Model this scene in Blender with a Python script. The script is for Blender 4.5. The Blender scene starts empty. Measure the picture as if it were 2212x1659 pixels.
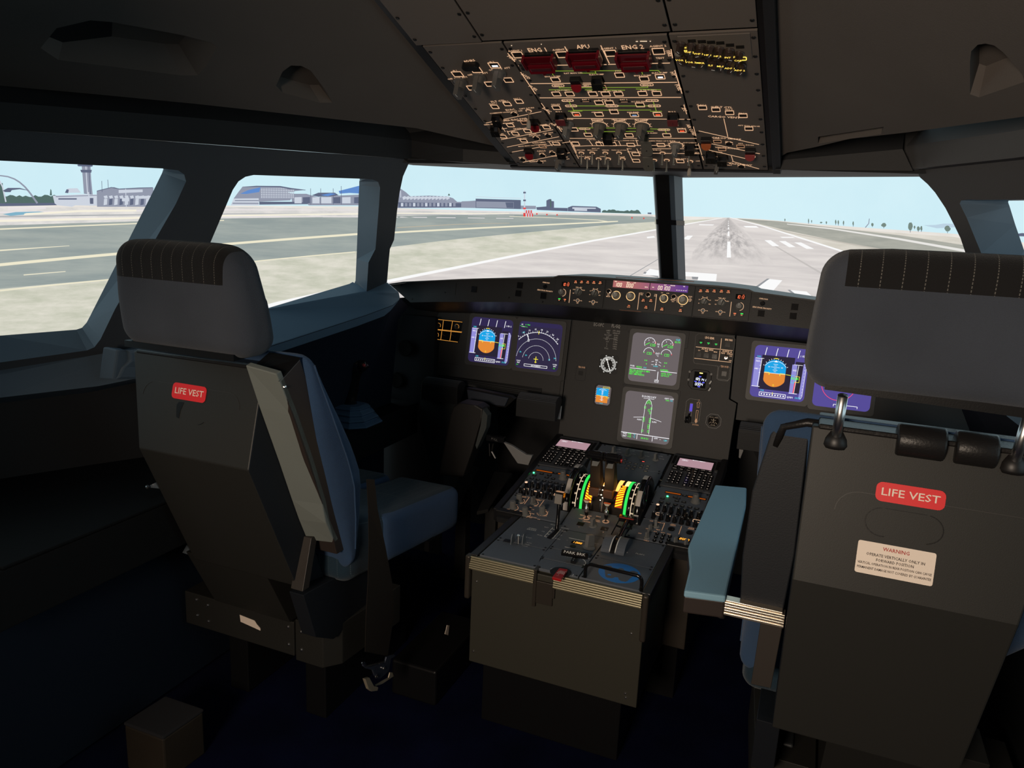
import bpy, bmesh, math, random
from mathutils import Vector, Matrix
from mathutils.geometry import tessellate_polygon
random.seed(7)
R=math.radians
SC=bpy.context.scene; COL=SC.collection
# ---------------------------------------------------------------- camera frame (measured from the place)
F=1621.7; CX,CY=1106.0,829.5
CAM=Vector((.4765,0,1.2283))
_y,_p,_r=R(22.0),R(-12.303),R(2.578)
_f=Vector((-math.sin(_y)*math.cos(_p),math.cos(_y)*math.cos(_p),math.sin(_p)))
_rt=Vector((math.cos(_y),math.sin(_y),0)); _up=_rt.cross(_f)
RT=_rt*math.cos(_r)+_up*math.sin(_r); UP=-_rt*math.sin(_r)+_up*math.cos(_r)
def ray(px,py): return (_f+RT*((px-CX)/F)-UP*((py-CY)/F)).normalized()
def hit(p,p0,n):
    d=ray(*p); n=Vector(n); return CAM+d*((Vector(p0)-CAM).dot(n)/d.dot(n))
def at(p,x=None,y=None,z=None):
    if x is not None: return hit(p,(x,0,0),(1,0,0))
    if y is not None: return hit(p,(0,y,0),(0,1,0))
    return hit(p,(0,0,z),(0,0,1))
def crop(x0,y0,s): return lambda X,Y:(x0+X/s,y0+Y/s)
cA=crop(880,60,2.765);cB=crop(1060,580,3.253);cE=crop(1240,680,5.529);cD=crop(900,660,6.144);cM=crop(840,560,2.304)
cK=crop(1000,930,2.719);cL=crop(1060,940,7.9);cN=crop(1200,960,5.821);cQ=crop(1000,1100,4.809);cF=crop(1560,700,6.379)
cW=crop(0,330,3.53);cV=crop(430,340,3.881);cU=crop(840,340,3.456);cT=crop(1400,350,2.724)
cS=crop(280,1000,2.989);cR=crop(1440,1020,2.596);cC=crop(0,0,2.458);cP=crop(640,640,3.607);cO=crop(1600,0,3.614)
# ---------------------------------------------------------------- materials
def lin(c): return c/12.92 if c<=.04045 else ((c+.055)/1.055)**2.4
def srgb(r,g,b): return (lin(r/255),lin(g/255),lin(b/255),1)
MATS={}
def mat(name,col,rough=.5,metal=0,emit=0,bump=0,bscale=400,var=0,spec=None,sheen=0):
    if spec is None and bump and not metal: spec=.3
    if name in MATS: return MATS[name]
    m=bpy.data.materials.new(name); m.use_nodes=True; nt=m.node_tree; b=nt.nodes['Principled BSDF']
    c=tuple(col)+((1,) if len(col)==3 else ())
    b.inputs['Base Color'].default_value=c; b.inputs['Roughness'].default_value=rough; b.inputs['Metallic'].default_value=metal
    if spec is not None: b.inputs['Specular IOR Level'].default_value=spec
    if sheen: b.inputs['Sheen Weight'].default_value=sheen; b.inputs['Sheen Roughness'].default_value=.5
    if emit:
        b.inputs['Emission Color'].default_value=c; b.inputs['Emission Strength'].default_value=emit
        b.inputs['Base Color'].default_value=(.01,.01,.01,1); b.inputs['Specular IOR Level'].default_value=.1
    if bump or var:
        tc=nt.nodes.new('ShaderNodeTexCoord'); n=nt.nodes.new('ShaderNodeTexNoise'); n.inputs['Scale'].default_value=bscale; n.inputs['Detail'].default_value=3
        nt.links.new(tc.outputs['Object'],n.inputs['Vector'])
        if bump:
            bp=nt.nodes.new('ShaderNodeBump'); bp.inputs['Strength'].default_value=bump; bp.inputs['Distance'].default_value=.002
            nt.links.new(n.outputs['Fac'],bp.inputs['Height']); nt.links.new(bp.outputs['Normal'],b.inputs['Normal'])
        if var:
            n2=nt.nodes.new('ShaderNodeTexNoise'); n2.inputs['Scale'].default_value=6; n2.inputs['Detail'].default_value=4
            nt.links.new(tc.outputs['Object'],n2.inputs['Vector'])
            r=nt.nodes.new('ShaderNodeMapRange'); r.inputs['From Min'].default_value=.3; r.inputs['From Max'].default_value=.7
            r.inputs['To Min'].default_value=1-var; r.inputs['To Max'].default_value=1+var; nt.links.new(n2.outputs['Fac'],r.inputs['Value'])
            x=nt.nodes.new('ShaderNodeVectorMath'); x.operation='SCALE'; x.inputs[0].default_value=c[:3]
            nt.links.new(r.outputs['Result'],x.inputs['Scale']); nt.links.new(x.outputs['Vector'],b.inputs['Base Color'])
    MATS[name]=m; return m
def em(name,r,g,b,s=1.0): return mat(name,srgb(r,g,b),.6,emit=s)
def fabric(name,base,line=None,spacing=.02,axis=0,diag=True,x0=0,wide=.035):
    if name in MATS: return MATS[name]
    m=mat(name,base,.95,bump=.5,bscale=900,var=.12,spec=.12,sheen=.12)
    if line:   # woven pin stripes, a dashed thread every `spacing` metres
        nt=m.node_tree; b=nt.nodes['Principled BSDF']
        tc=nt.nodes.new('ShaderNodeTexCoord'); sp=nt.nodes.new('ShaderNodeSeparateXYZ'); nt.links.new(tc.outputs['Object'],sp.inputs[0])
        def mth(op,a,b_=None,v=None):
            k=nt.nodes.new('ShaderNodeMath'); k.operation=op; nt.links.new(a,k.inputs[0])
            if b_ is not None: nt.links.new(b_,k.inputs[1])
            elif v is not None: k.inputs[1].default_value=v
            return k.outputs[0]
        c=mth('DIVIDE',sp.outputs[axis],v=spacing); c=mth('FRACT',c); c=mth('LESS_THAN',c,v=wide)
        q=mth('ADD',sp.outputs[1],sp.outputs[2]); q=mth('DIVIDE',q,v=.0045); q=mth('FRACT',q); q=mth('LESS_THAN',q,v=.62); c=mth('MULTIPLY',c,q)
        mx=nt.nodes.new('ShaderNodeMix'); mx.data_type='RGBA'; nt.links.new(c,mx.inputs['Factor'])
        mx.inputs['A'].default_value=base; mx.inputs['B'].default_value=line; nt.links.new(mx.outputs['Result'],b.inputs['Base Color'])
    return m
# ---------------------------------------------------------------- mesh builder
class Fr:   # a panel frame: origin, u (right), v (up), n (outwards)
    def __init__(s,o,u,v):
        s.o=Vector(o); s.u=Vector(u).normalized(); s.v=Vector(v).normalized(); s.n=s.u.cross(s.v)
        s.M=Matrix(((s.u.x,s.v.x,s.n.x,s.o.x),(s.u.y,s.v.y,s.n.y,s.o.y),(s.u.z,s.v.z,s.n.z,s.o.z),(0,0,0,1)))
    def uv(s,p,h=0):
        q=hit(p,s.o+s.n*h,s.n)-s.o; return (q.dot(s.u),q.dot(s.v))
    def w(s,u,v,h=0): return s.o+s.u*u+s.v*v+s.n*h
I4=Matrix.Identity(4)
_txt={}
def _txtmesh(s,bold):
    k=(s,bold)
    if k not in _txt:
        c=bpy.data.curves.new('t','FONT'); c.body=s; c.resolution_u=1; c.offset=bold
        c.align_x='CENTER'; c.align_y='CENTER'; c.size=1
        o=bpy.data.objects.new('t',c); COL.objects.link(o); bpy.context.view_layer.update()
        dg=bpy.context.evaluated_depsgraph_get(); me=o.evaluated_get(dg).to_mesh()
        vs=[v.co.copy() for v in me.vertices]; fs=[tuple(p.vertices) for p in me.polygons]
        x0=min((v.x for v in vs),default=0); x1=max((v.x for v in vs),default=0)
        _txt[k]=(vs,fs,x0,x1); o.evaluated_get(dg).to_mesh_clear(); bpy.data.objects.remove(o); bpy.data.curves.remove(c)
    return _txt[k]
class G:
    def __init__(s,fr=None):
        s.bm=bmesh.new(); s.M=fr.M if isinstance(fr,Fr) else (fr or I4); s.mi=0
    def add(s,vs,fs,T=None):
        M=s.M if T is None else s.M@T
        b=[s.bm.verts.new(M@Vector(v)) for v in vs]
        for f in fs:
            try: q=s.bm.faces.new([b[i] for i in f]); q.material_index=s.mi
            except ValueError: pass
        return s
    def box(s,x0,x1,y0,y1,z0,z1,T=None):
        v=[(x,y,z) for x in (x0,x1) for y in (y0,y1) for z in (z0,z1)]
        return s.add(v,[(0,1,3,2),(4,6,7,5),(0,4,5,1),(2,3,7,6),(0,2,6,4),(1,5,7,3)],T)
    def prism(s,pts,d,T=None):   # planar outline pushed along d
        d=Vector(d); n=len(pts); P=[Vector(p) for p in pts]; v=P+[p+d for p in P]
        t=tessellate_polygon([P]) if n>4 else None
        fs=[(i,(i+1)%n,n+(i+1)%n,n+i) for i in range(n)]
        if t: fs+=[tuple(q) for q in t]+[tuple(n+i for i in q) for q in t]
        else: fs+=[tuple(range(n)),tuple(range(2*n-1,n-1,-1))]
        return s.add(v,fs,T)
    def poly2(s,pts,h0,h1): return s.prism([(p[0],p[1],h0) for p in pts],(0,0,h1-h0))
    def face(s,pts,holes=()):
        L=[[Vector(p) for p in pts]]+[[Vector(p) for p in h] for h in holes]
        t=tessellate_polygon(L); v=[p for l in L for p in l]; return s.add(v,[tuple(q) for q in t])
    def strip(s,a,b,close=False):
        n=len(a); v=list(a)+list(b)
        return s.add(v,[(i,(i+1)%n,n+(i+1)%n,n+i) for i in range(n if close else n-1)])
    def loft(s,rings,cap=True,close=True):
        n=len(rings[0]); v=[p for r in rings for p in r]; fs=[]
        for k in range(len(rings)-1):
            for i in range(n if close else n-1): fs.append((k*n+i,k*n+(i+1)%n,(k+1)*n+(i+1)%n,(k+1)*n+i))
        if cap: fs+=[tuple(range(n)),tuple(range(len(v)-1,len(v)-n-1,-1))]
        return s.add(v,fs)
    def cyl(s,p0,p1,r0,r1=None,n=14,cap=True):
        r1=r0 if r1 is None else r1; p0,p1=Vector(p0),Vector(p1); a=(p1-p0).normalized()
        t=a.orthogonal().normalized(); b=a.cross(t)
        ring=lambda p,r:[p+(t*math.cos(2*math.pi*i/n)+b*math.sin(2*math.pi*i/n))*r for i in range(n)]
        return s.loft([ring(p0,r0),ring(p1,r1)],cap)
    def lathe(s,p,prof,n=16,ax=(0,0,1),sx=1):
        p=Vector(p); a=Vector(ax).normalized(); t=a.orthogonal().normalized() if abs(a.z)<.99 else Vector((1,0,0)); b=a.cross(t)
        return s.loft([[p+a*h+(t*math.cos(2*math.pi*i/n)*sx+b*math.sin(2*math.pi*i/n))*max(r,1e-4) for i in range(n)] for r,h in prof])
    def tube(s,pts,r,n=8,flat=1):
        P=[Vector(p) for p in pts]; rings=[]; up=None
        for i,p in enumerate(P):
            a=(P[min(i+1,len(P)-1)]-P[max(i-1,0)]).normalized()
            if up is None: up=a.orthogonal().normalized()
            t=(up-a*up.dot(a)).normalized(); up=t; b=a.cross(t); rr=r[i] if isinstance(r,(list,tuple)) else r
            rings.append([p+(t*math.cos(2*math.pi*k/n)+b*math.sin(2*math.pi*k/n)*flat)*rr for k in range(n)])
        return s.loft(rings)
    def line(s,a,b,w=.001,h=.0006,z=0):   # flat printed stroke in the panel plane
        a=Vector((a[0],a[1],0)); b=Vector((b[0],b[1],0)); d=(b-a)
        if d.length<1e-6: return s
        d.normalize(); q=Vector((-d.y,d.x,0))*w/2
        return s.prism([a-q+Vector((0,0,z)),b-q+Vector((0,0,z)),b+q+Vector((0,0,z)),a+q+Vector((0,0,z))],(0,0,h))
    def pline(s,pts,w=.001,h=.0006,z=0,close=False):
        P=list(pts)+([pts[0]] if close else [])
        for a,b in zip(P,P[1:]): s.line(a,b,w,h,z)
        return s
    def rect(s,cx,cy,w,h,t=.001,hh=.0006,z=0,r=0):
        x0,x1,y0,y1=cx-w/2,cx+w/2,cy-h/2,cy+h/2
        if not r: return s.pline([(x0,y0),(x1,y0),(x1,y1),(x0,y1)],t,hh,z,True)
        return s.pline(rrect(cx,cy,w,h,r,3),t,hh,z,True)
    def fill(s,cx,cy,w,h,z0,z1): return s.box(cx-w/2,cx+w/2,cy-h/2,cy+h/2,z0,z1)
    def arc(s,cx,cy,r,a0,a1,w=.001,h=.0006,z=0,n=20,sy=1):
        P=[(cx+r*math.cos(R(a0+(a1-a0)*i/n)),cy+r*sy*math.sin(R(a0+(a1-a0)*i/n))) for i in range(n+1)]
        for a,b in zip(P,P[1:]): s.line(a,b,w,h,z)
        return s
    def disc(s,cx,cy,r,z0,z1,n=16): return s.cyl((cx,cy,z0),(cx,cy,z1),r,n=n)
    def text(s,t,x,y,size,z=0,ang=0,al='c',bold=.012,sx=1,w=None):
        vs,fs,x0,x1=_txtmesh(t,bold)
        if w: sx=w/max((x1-x0)*size,1e-6)
        dx={'c':0,'l':-x0,'r':-x1}[al]
        T=Matrix.Translation((x,y,z))@Matrix.Rotation(R(ang),4,'Z')@Matrix.Diagonal((size*sx,size,1,1))@Matrix.Translation((dx,0,0))
        return s.add(vs,fs,T)
    def build(s,name,ms,parent=None,bevel=0,smooth=False,seg=2,sub=0,label=None,kind=None,cat=None,group=None,solid=0,ang=35):
        me=bpy.data.meshes.new(name); bm=s.bm
        bmesh.ops.remove_doubles(bm,verts=bm.verts,dist=1e-6)
        bmesh.ops.recalc_face_normals(bm,faces=bm.faces)
        off=Vector((0,0,0))
        root=parent
        while root is not None and root.parent is not None: root=root.parent
        if root is not None: off=root.location.copy()
        bmesh.ops.translate(bm,verts=bm.verts,vec=-off)
        bm.to_mesh(me); bm.free()
        for m in (ms if isinstance(ms,(list,tuple)) else [ms]): me.materials.append(m)
        o=bpy.data.objects.new(name,me); COL.objects.link(o)
        if parent is not None: o.parent=parent
        if solid:
            q=o.modifiers.new('s','SOLIDIFY'); q.thickness=solid; q.offset=1
        if bevel:
            q=o.modifiers.new('b','BEVEL'); q.width=bevel; q.segments=seg; q.limit_method='ANGLE'; q.angle_limit=R(ang); q.harden_normals=False
        if sub:
            q=o.modifiers.new('u','SUBSURF'); q.levels=sub; q.render_levels=sub
        if smooth:
            for p in me.polygons: p.use_smooth=True
        tag(o,label,cat,group,kind); return o
def rrect(cx,cy,w,h,r,n=4):
    P=[]
    for sx,sy,a in ((1,-1,-90),(1,1,0),(-1,1,90),(-1,-1,180)):
        ox,oy=cx+sx*(w/2-r),cy+sy*(h/2-r)
        for i in range(n+1): t=R(a+90*i/n); P.append((ox+r*math.cos(t),oy+r*math.sin(t)))
    return P
def cham(cx,cy,w,h,c):
    x0,x1,y0,y1=cx-w/2,cx+w/2,cy-h/2,cy+h/2
    return [(x0+c,y0),(x1-c,y0),(x1,y0+c),(x1,y1-c),(x1-c,y1),(x0+c,y1),(x0,y1-c),(x0,y0+c)]
def tag(o,label=None,cat=None,group=None,kind=None):
    if label: o['label']=label
    if cat: o['category']=cat
    if group: o['group']=group
    if kind: o['kind']=kind
    return o
def thing(name,label,cat,loc,group=None):
    o=bpy.data.objects.new(name,None); COL.objects.link(o); o.location=loc; o.empty_display_size=.05
    bpy.context.view_layer.update(); return tag(o,label,cat,group)
def flat(fr,mp,pts,h=0): return [fr.uv(mp(*p),h) for p in pts]
# common materials
BLK=mat('black_plastic',(.007,.007,.0075),.35,bump=.05)
GLOSS=mat('gloss_black',(.008,.008,.009),.12)
PAN=mat('panel_grey_paint',(.025,.026,.028),.5,bump=.12,bscale=900)
PANO=mat('overhead_grey_paint',(.125,.104,.090),.55,bump=.12,bscale=900)
DK=mat('dark_grey_plastic',(.016,.0165,.018),.5,bump=.1)
KN=mat('grey_knob_plastic',(.13,.13,.125),.45)
WHT=mat('white_print',(.75,.75,.72),.6)
CHR=mat('chrome',(.8,.8,.8),.28,1)
RED=mat('red_plastic',(.20,.008,.014),.35)
AMB=em('amber_backlight',255,203,160,.80); AMBD=em('dim_amber_backlight',215,160,120,.6); GRNL=em('green_flow_line',150,180,60,.75)
YEL=em('yellow_backlight',255,214,90,1.6)
SCW=em('screen_white',245,245,250,1.1); SCG=em('screen_green',70,255,60,1.1); SCC=em('screen_cyan',60,210,225,1.1); SCY=em('screen_yellow',240,225,60,1.1); SCR=em('screen_red',250,60,70,1.0)
DBLK=mat('display_black',(.005,.005,.006),.7,spec=.1)
SCREW=mat('dark_screw',(.02,.02,.02),.3,.6)
# ---------------------------------------------------------------- camera
cd=bpy.data.cameras.new('camera'); cam=bpy.data.objects.new('camera',cd); COL.objects.link(cam); SC.camera=cam
cd.sensor_fit='HORIZONTAL'; cd.sensor_width=36; cd.lens=36*F/2212; cd.clip_start=.02
cam.matrix_world=Matrix(((RT.x,UP.x,-_f.x,CAM.x),(RT.y,UP.y,-_f.y,CAM.y),(RT.z,UP.z,-_f.z,CAM.z),(0,0,0,1)))
SC.view_settings.view_transform='Standard'; SC.view_settings.look='None'; SC.view_settings.gamma=1; SC.view_settings.exposure=0
SC.view_settings.use_curve_mapping=False
SC.cycles.max_bounces=5; SC.cycles.diffuse_bounces=3; SC.cycles.glossy_bounces=3; SC.cycles.transmission_bounces=2; SC.cycles.caustics_reflective=False; SC.cycles.caustics_refractive=False; SC.cycles.use_denoising=True; SC.cycles.adaptive_threshold=.025
w=bpy.data.worlds.new('world'); SC.world=w; w.use_nodes=True; w.node_tree.nodes['Background'].inputs[0].default_value=(.012,.013,.02,1); w.node_tree.nodes['Background'].inputs[1].default_value=.3
# warm cabin light coming through the doorway behind the seats
def area(name,loc,rot,sx,sy,e,col):
    l=bpy.data.lights.new(name,'AREA'); l.shape='RECTANGLE'; l.size=sx; l.size_y=sy; l.energy=e; l.color=col
    o=bpy.data.objects.new(name,l); COL.objects.link(o); o.location=loc; o.rotation_euler=rot; return o
LIGHTS=[area('doorway_cabin_lamp',(.02,-1.10,1.25),(R(86),0,R(-4)),.45,.45,17,(1,.82,.65))]
LIGHTS[0].data.spread=R(125)
# ---------------------------------------------------------------- shell materials
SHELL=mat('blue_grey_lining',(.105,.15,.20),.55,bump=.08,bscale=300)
SHELLF=mat('shaded_wall_lining',(.050,.056,.066),.55,bump=.08,bscale=300)  # same plastic as the reveals, darkened in the colour for shade
SHELLD=mat('dark_lining',(.016,.0165,.018),.6,bump=.08,bscale=300)
CEIL=mat('headliner',(.100,.087,.079),.8,bump=.15,bscale=500,var=.05)
CARP=mat('navy_carpet',(.004,.006,.026),1,bump=.9,bscale=700,var=.3,spec=.05)
WN=Vector((-.89,.456,.25)); WI=Vector((-.92,1.5,1.15)); WO=Vector((-1.02,1.5,1.15)); WJ=Vector((-.86,1.5,1.15))
mx=lambda v:Vector((-v[0],v[1],v[2]))
I=lambda p:hit(p,WI,WN); O=lambda p:hit(p,WO,WN); J=lambda p:hit(p,WJ,WN)
# --- left wall round the two side windows
pillar=[(885,344),(883.5,352),(870.6,381),(862.9,417),(857.7,456),(851.3,518),(842.3,538),(839.7,564),(836,610)]
w2in=[(792,630),(796,567),(811,538),(819,440),(821,405),(817,393),(806,388),(790,386.5),(548,378),(530,382),(515,392),(503,410),(455,523),(372,715),(352,750)]
w2out=[(762,620),(768,606),(770,560),(773,480),(775,420),(776,400),(776,392),(777,388),(777,386),(535,368),(515,372),(500,382),(488,402),(440,520),(350,715),(340,750)]
w1in=[(-500,338),(0,347),(352,364),(385,368),(398,377),(402,392),(380,440),(249,667),(217,733),(204,750),(188,757),(0,783),(-500,855)]
w1out=[(-500,330),(0,343),(352,363),(353,365),(352,368),(350,374),(330,415),(195,682),(187,697),(177,708),(165,712),(0,725),(-500,765)]
lowl=[(215,765),(0,800),(-500,875)]
g=G(); g.face([I(p) for p in pillar+w2in+lowl+[(-500,245),(0,279)]],[[I(p) for p in w1in[::-1]]] if 0 else [])
g.bm.free(); g=G()
out=[I(p) for p in pillar+w2in+lowl+[(-520,245),(0,279)]]
hole=[I(p) for p in w1in[:-1]+[(-495,853)]]; hole[0]=I((-495,338))
g.face(out,[hole])
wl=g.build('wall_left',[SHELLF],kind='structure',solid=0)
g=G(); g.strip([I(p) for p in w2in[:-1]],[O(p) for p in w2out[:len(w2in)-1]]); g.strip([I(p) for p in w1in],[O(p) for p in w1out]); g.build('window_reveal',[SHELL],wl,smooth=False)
# pillar side towards the windshield
g=G(); g.strip([I(p) for p in pillar],[I(p)+Vector((-.10,.12,0)) for p in pillar]); g.build('pillar_side',[SHELL],wl,smooth=True)
# sill shelf under the forward side window
sill=[O((330,752)),O((590,667)),O((755,613)),O((762,609)),I((792,630)),I((836,610)),Vector((-.80,2.085,1.008)),J((862,630)),J((866,645)),J((849,659)),J((790,681)),J((640,730)),J((500,775)),J((330,815))]
g=G(); g.face(sill); g.strip([J(p) for p in [(862,630),(866,645),(849,659),(790,681),(640,730),(500,775),(330,815)]],[J(p)+Vector((-.03,.0,-.035)) for p in [(862,630),(866,645),(849,659),(790,681),(640,730),(500,775),(330,815)]])
g.build('trim_1',[mat('sill_lit_lining',(.17,.26,.36),.55,bump=.08,bscale=300)],kind='structure',bevel=.004)  # sill lining lightened and blued in the colour to stand for window light
# ledge under the aft side window: undercut, rail, and wall down to the console
a=[(340,740),(215,765),(0,800),(-500,880)]; b=[(340,752),(217,778),(0,806),(-500,890)]; c=[(340,808),(213,834),(0,859),(-500,960)]
g=G(); A0=[I(p) for p in a]; B0=[I(p)+Vector((.015,-.0,0)) for p in b]; C0=[J(p) for p in c]
g.strip(A0,B0); g.strip(B0,C0); D0=[p+Vector((-.07,.03,-.03)) for p in C0]; g.strip(C0,D0)
g.build('trim_2',[SHELL],kind='structure')
g=G(); E0=[Vector((p.x,p.y,.56)) for p in D0]; g.strip(D0,E0); g.build('wall_panel_rear_left',[SHELLD],kind='structure')
g=G(); g.loft([[J(p) for p in [(222,748),(262,752),(262,775),(240,790),(228,815),(212,820)]],[J(p)+Vector((.03,-.02,0)) for p in [(250,750),(275,754),(278,775),(262,788),(252,808),(240,815)]],[J(p) for p in [(330,748),(350,752),(350,775),(350,790),(350,815),(330,820)]]]); g.build('trim_3',[SHELL],kind='structure',bevel=.006)
# wall below the forward sill down to the side console
lo=[Vector((-.80,2.20,.93)),J((866,645)),J((849,659)),J((790,681)),J((640,730)),J((500,775)),J((330,815))]
lo2=[p+Vector((-.05,.02,-.05)) for p in lo]; lo3=[Vector((min(p.x-.02,-.88),p.y,.56)) for p in lo2]
g=G(); g.strip(lo,lo2); g.strip(lo2,lo3); g.build('wall_panel_left',[mat('navy_lining',(.008,.014,.026),.55,bump=.1)],kind='structure',smooth=True)
# outer skin so that no light enters except through the windows
g=G(); g.strip([O((-500,250)),O((0,240)),O((900,240))],[O((-500,250))+Vector((.9,.1,.5)),O((0,240))+Vector((.8,.1,.4)),O((900,240))+Vector((.5,-.1,.3))])
g.build('wall_upper_left',[SHELLD],kind='structure')
# lower left wall behind / beside the seat
g=G(); g.strip([(-1.34,-1.3,1.9),(-1.34,.2,1.3),(-1.31,.69,.92)],[(-1.34,-1.3,0),(-1.34,.2,0),(-1.31,.69,0)])
g.build('wall_lower_left',[SHELLD],kind='structure')
# --- right wall
IR=lambda p:hit(p,mx(WI),mx(WN)); OR=lambda p:hit(p,mx(WO),mx(WN))
pr=[(1980,366),(1987,383),(2004,398),(2020,416),(2042,449),(2061,486),(2075,515),(2086,548),(2096,600),(2102,660),(2100,760)]
w3in=[(2190,760),(2160,660),(2120,548),(2088,470),(2073,440),(2076,433),(2090,431),(2120,432),(2700,425)]
w3out=[(2260,760),(2235,640),(2212,540),(2193,485),(2181,446),(2178,438),(2178,435),(2179,433.5),(2720,428)]
g=G(); g.face([IR(p) for p in pr+w3in+[(2700,280),(2212,344)]])
wr=g.build('wall_right',[mat('warm_grey_lining',(.060,.058,.060),.6,bump=.1,bscale=300)],kind='structure')
g=G(); g.strip([IR(p) for p in w3in],[OR(p) for p in w3out]); g.build('window_reveal',[SHELL],wr)
g=G(); g.strip([IR(p) for p in pr],[IR(p)+Vector((.10,.12,0)) for p in pr]); g.build('pillar_side',[SHELLD],wr,smooth=True)
g=G(); g.face([(.80,2.09,1.0),(.95,1.9,.98),(1.12,1.4,.90),(1.25,1.0,.88),(1.15,.95,.80),(.92,1.5,.85),(.77,2.0,.93)]); g.build('trim_4',[SHELL],kind='structure')
g=G(); g.strip([(1.30,.9,.80),(1.30,.3,.8),(1.30,-1.3,1.9)],[(1.30,.9,0),(1.30,.3,0),(1.30,-1.3,0)]); g.build('wall_lower_right',[SHELLD],kind='structure')
g=G(); g.strip([(.77,2.0,.93),(.92,1.5,.85),(1.15,.95,.80),(1.30,.9,.80)],[(.95,2.2,.592),(1.02,1.5,.592),(1.2,1.0,.592),(1.30,.9,.592)])
g.strip([(.77,2.0,.93),(.80,2.09,1.0)],[(.95,2.2,.592),(.97,2.25,.592)]); g.build('wall_panel_right',[SHELLD],kind='structure'); g=G(); g.box(1.30,1.305,-1.3,-1.2,0,1.9); g.build('wall_lower_right',[SHELLD],kind='structure')
g=G(); g.strip([OR((2700,250)),OR((2212,240)),OR((1980,240))],[OR((2700,250))+Vector((-.9,.1,.5)),OR((2212,240))+Vector((-.8,.1,.4)),OR((1980,240))+Vector((-.5,-.1,.3))]); g.build('wall_upper_right',[SHELLD],kind='structure')
# --- windshield head: bright strip, dark strip
TL,TC,TR_=Vector((-.64,1.91,1.372)),Vector((0,2.31,1.378)),Vector((.64,1.91,1.366))
g=G()
def bar(g,pts,dz0,dz1,dy0,dy1):
    a=[p+Vector((0,dy0,dz0)) for p in pts]; b=[p+Vector((0,dy0,dz1)) for p in pts]; c=[p+Vector((0,dy1,dz1)) for p in pts]; d=[p+Vector((0,dy1,dz0)) for p in pts]
    n=len(pts); g.loft([[a[i],b[i],c[i],d[i]] for i in range(n)])
bar(g,[TL+Vector((-.03,-.02,0)),TC,TR_+Vector((.03,-.02,0))],.0,.06,.0,.10); g.build('trim_5',[SHELLD],kind='structure')
L0,R0=at((880,344),y=1.90),at((1985,366),y=1.90)
g=G(); g.prism([L0,at((1400,359),y=1.965),at((1660,366),y=1.965),R0,R0+Vector((0,.02,.007)),at((1660,366),y=1.965)+Vector((0,0,.009)),at((1400,359),y=1.965)+Vector((0,0,.009)),L0+Vector((0,.02,.007))],(0,.012,0))
g.build('trim_6',[mat('pale_edge_strip',(.34,.37,.40),.4)],kind='structure')
# dark soffit between the strip and the windshield
g=G(); g.strip([L0+Vector((-.03,0,.002)),at((1400,359),y=1.965),at((1660,366),y=1.965),R0+Vector((.03,0,.002))],[TL,TC,TC,TR_]); g.strip([L0+Vector((-.03,0,.0)),at((1400,359),y=1.965),at((1660,366),y=1.965),R0+Vector((.03,0,.0))],[L0+Vector((-.03,0,.1)),Vector((-.3,1.97,1.45)),Vector((.3,1.97,1.45)),R0+Vector((.03,0,.1))]); g.build('trim_7',[SHELLD],kind='structure')
# centre post
def sec(p,sc=1):
    a=[(-.045,.055),(-.030,0),(-.012,-.012),(.012,-.012),(.030,0),(.045,.055)]
    return [p+Vector((x*sc,y,0)) for x,y in a]
pt,pb=Vector((0,2.295,1.40)),Vector((0,2.56,1.03))
g=G(); g.loft([sec(pt),sec(pb)]); ctr=g.build('center_post',[mat('post_paint',(.05,.062,.078),.45)],kind='structure'); 
mid=lambda t:pt.lerp(pb,t)
g=G(); g.loft([sec(mid(.405)+Vector((0,-.003,0)),1.06),sec(mid(.445)+Vector((0,-.003,0)),1.06)]); g.build('post_band',[GLOSS],ctr)
g=G(); g.loft([[p+Vector((x,y,0)) for x,y in ((-.022,-.0165),(.018,-.0165),(.018,-.010),(-.022,-.010))] for p in (pt,pb)]); g.build('post_inlay',[GLOSS],ctr)
# --- headliner: two sloping sheets either side of the overhead panel
HN=None
def plane3(a,b,c):
    n=(Vector(b)-Vector(a)).cross(Vector(c)-Vector(a)).normalized(); return Vector(a),n
oh0,oh1=(-.345,1.30,1.615),(-.345,1.955,1.385)
hp,hn=plane3(oh0,oh1,(-.88,1.30,1.43))
H=lambda p:hit(p,hp,hn)
hb=[(1098,322),(1000,300),(900,277),(640,248),(419,224),(200,203),(0,185),(-500,150)]
pocket=[cC(*p) for p in [(215,255),(310,318),(960,400),(1050,400),(1100,345),(1150,250),(1120,225),(960,185),(600,118),(480,108),(300,150)]]
dpock=[cC(*p) for p in [(1466,455),(1500,492),(1700,545),(1765,545),(1745,500),(1650,375),(1600,350),(1545,348),(1500,380)]]
g=G(); g.face([H(p) for p in hb+[(-500,-700),(740,-150),(815,0),(905,98)]],[[H(p) for p in pocket],[H(p) for p in dpock]])
for pk,d in ((pocket,.05),(dpock,.03)):
    a=[H(p) for p in pk]; c=sum(a,Vector())/len(a); b=[c+(p-c)*.80+Vector((-.02,0,d)) for p in a]; g.strip(a,b,True); g.face(b)
g.strip([H(p) for p in hb],[H(p)+Vector((-.02,.02,.08)) for p in hb])
g.build('ceiling_left',[CEIL],kind='structure')
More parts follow.
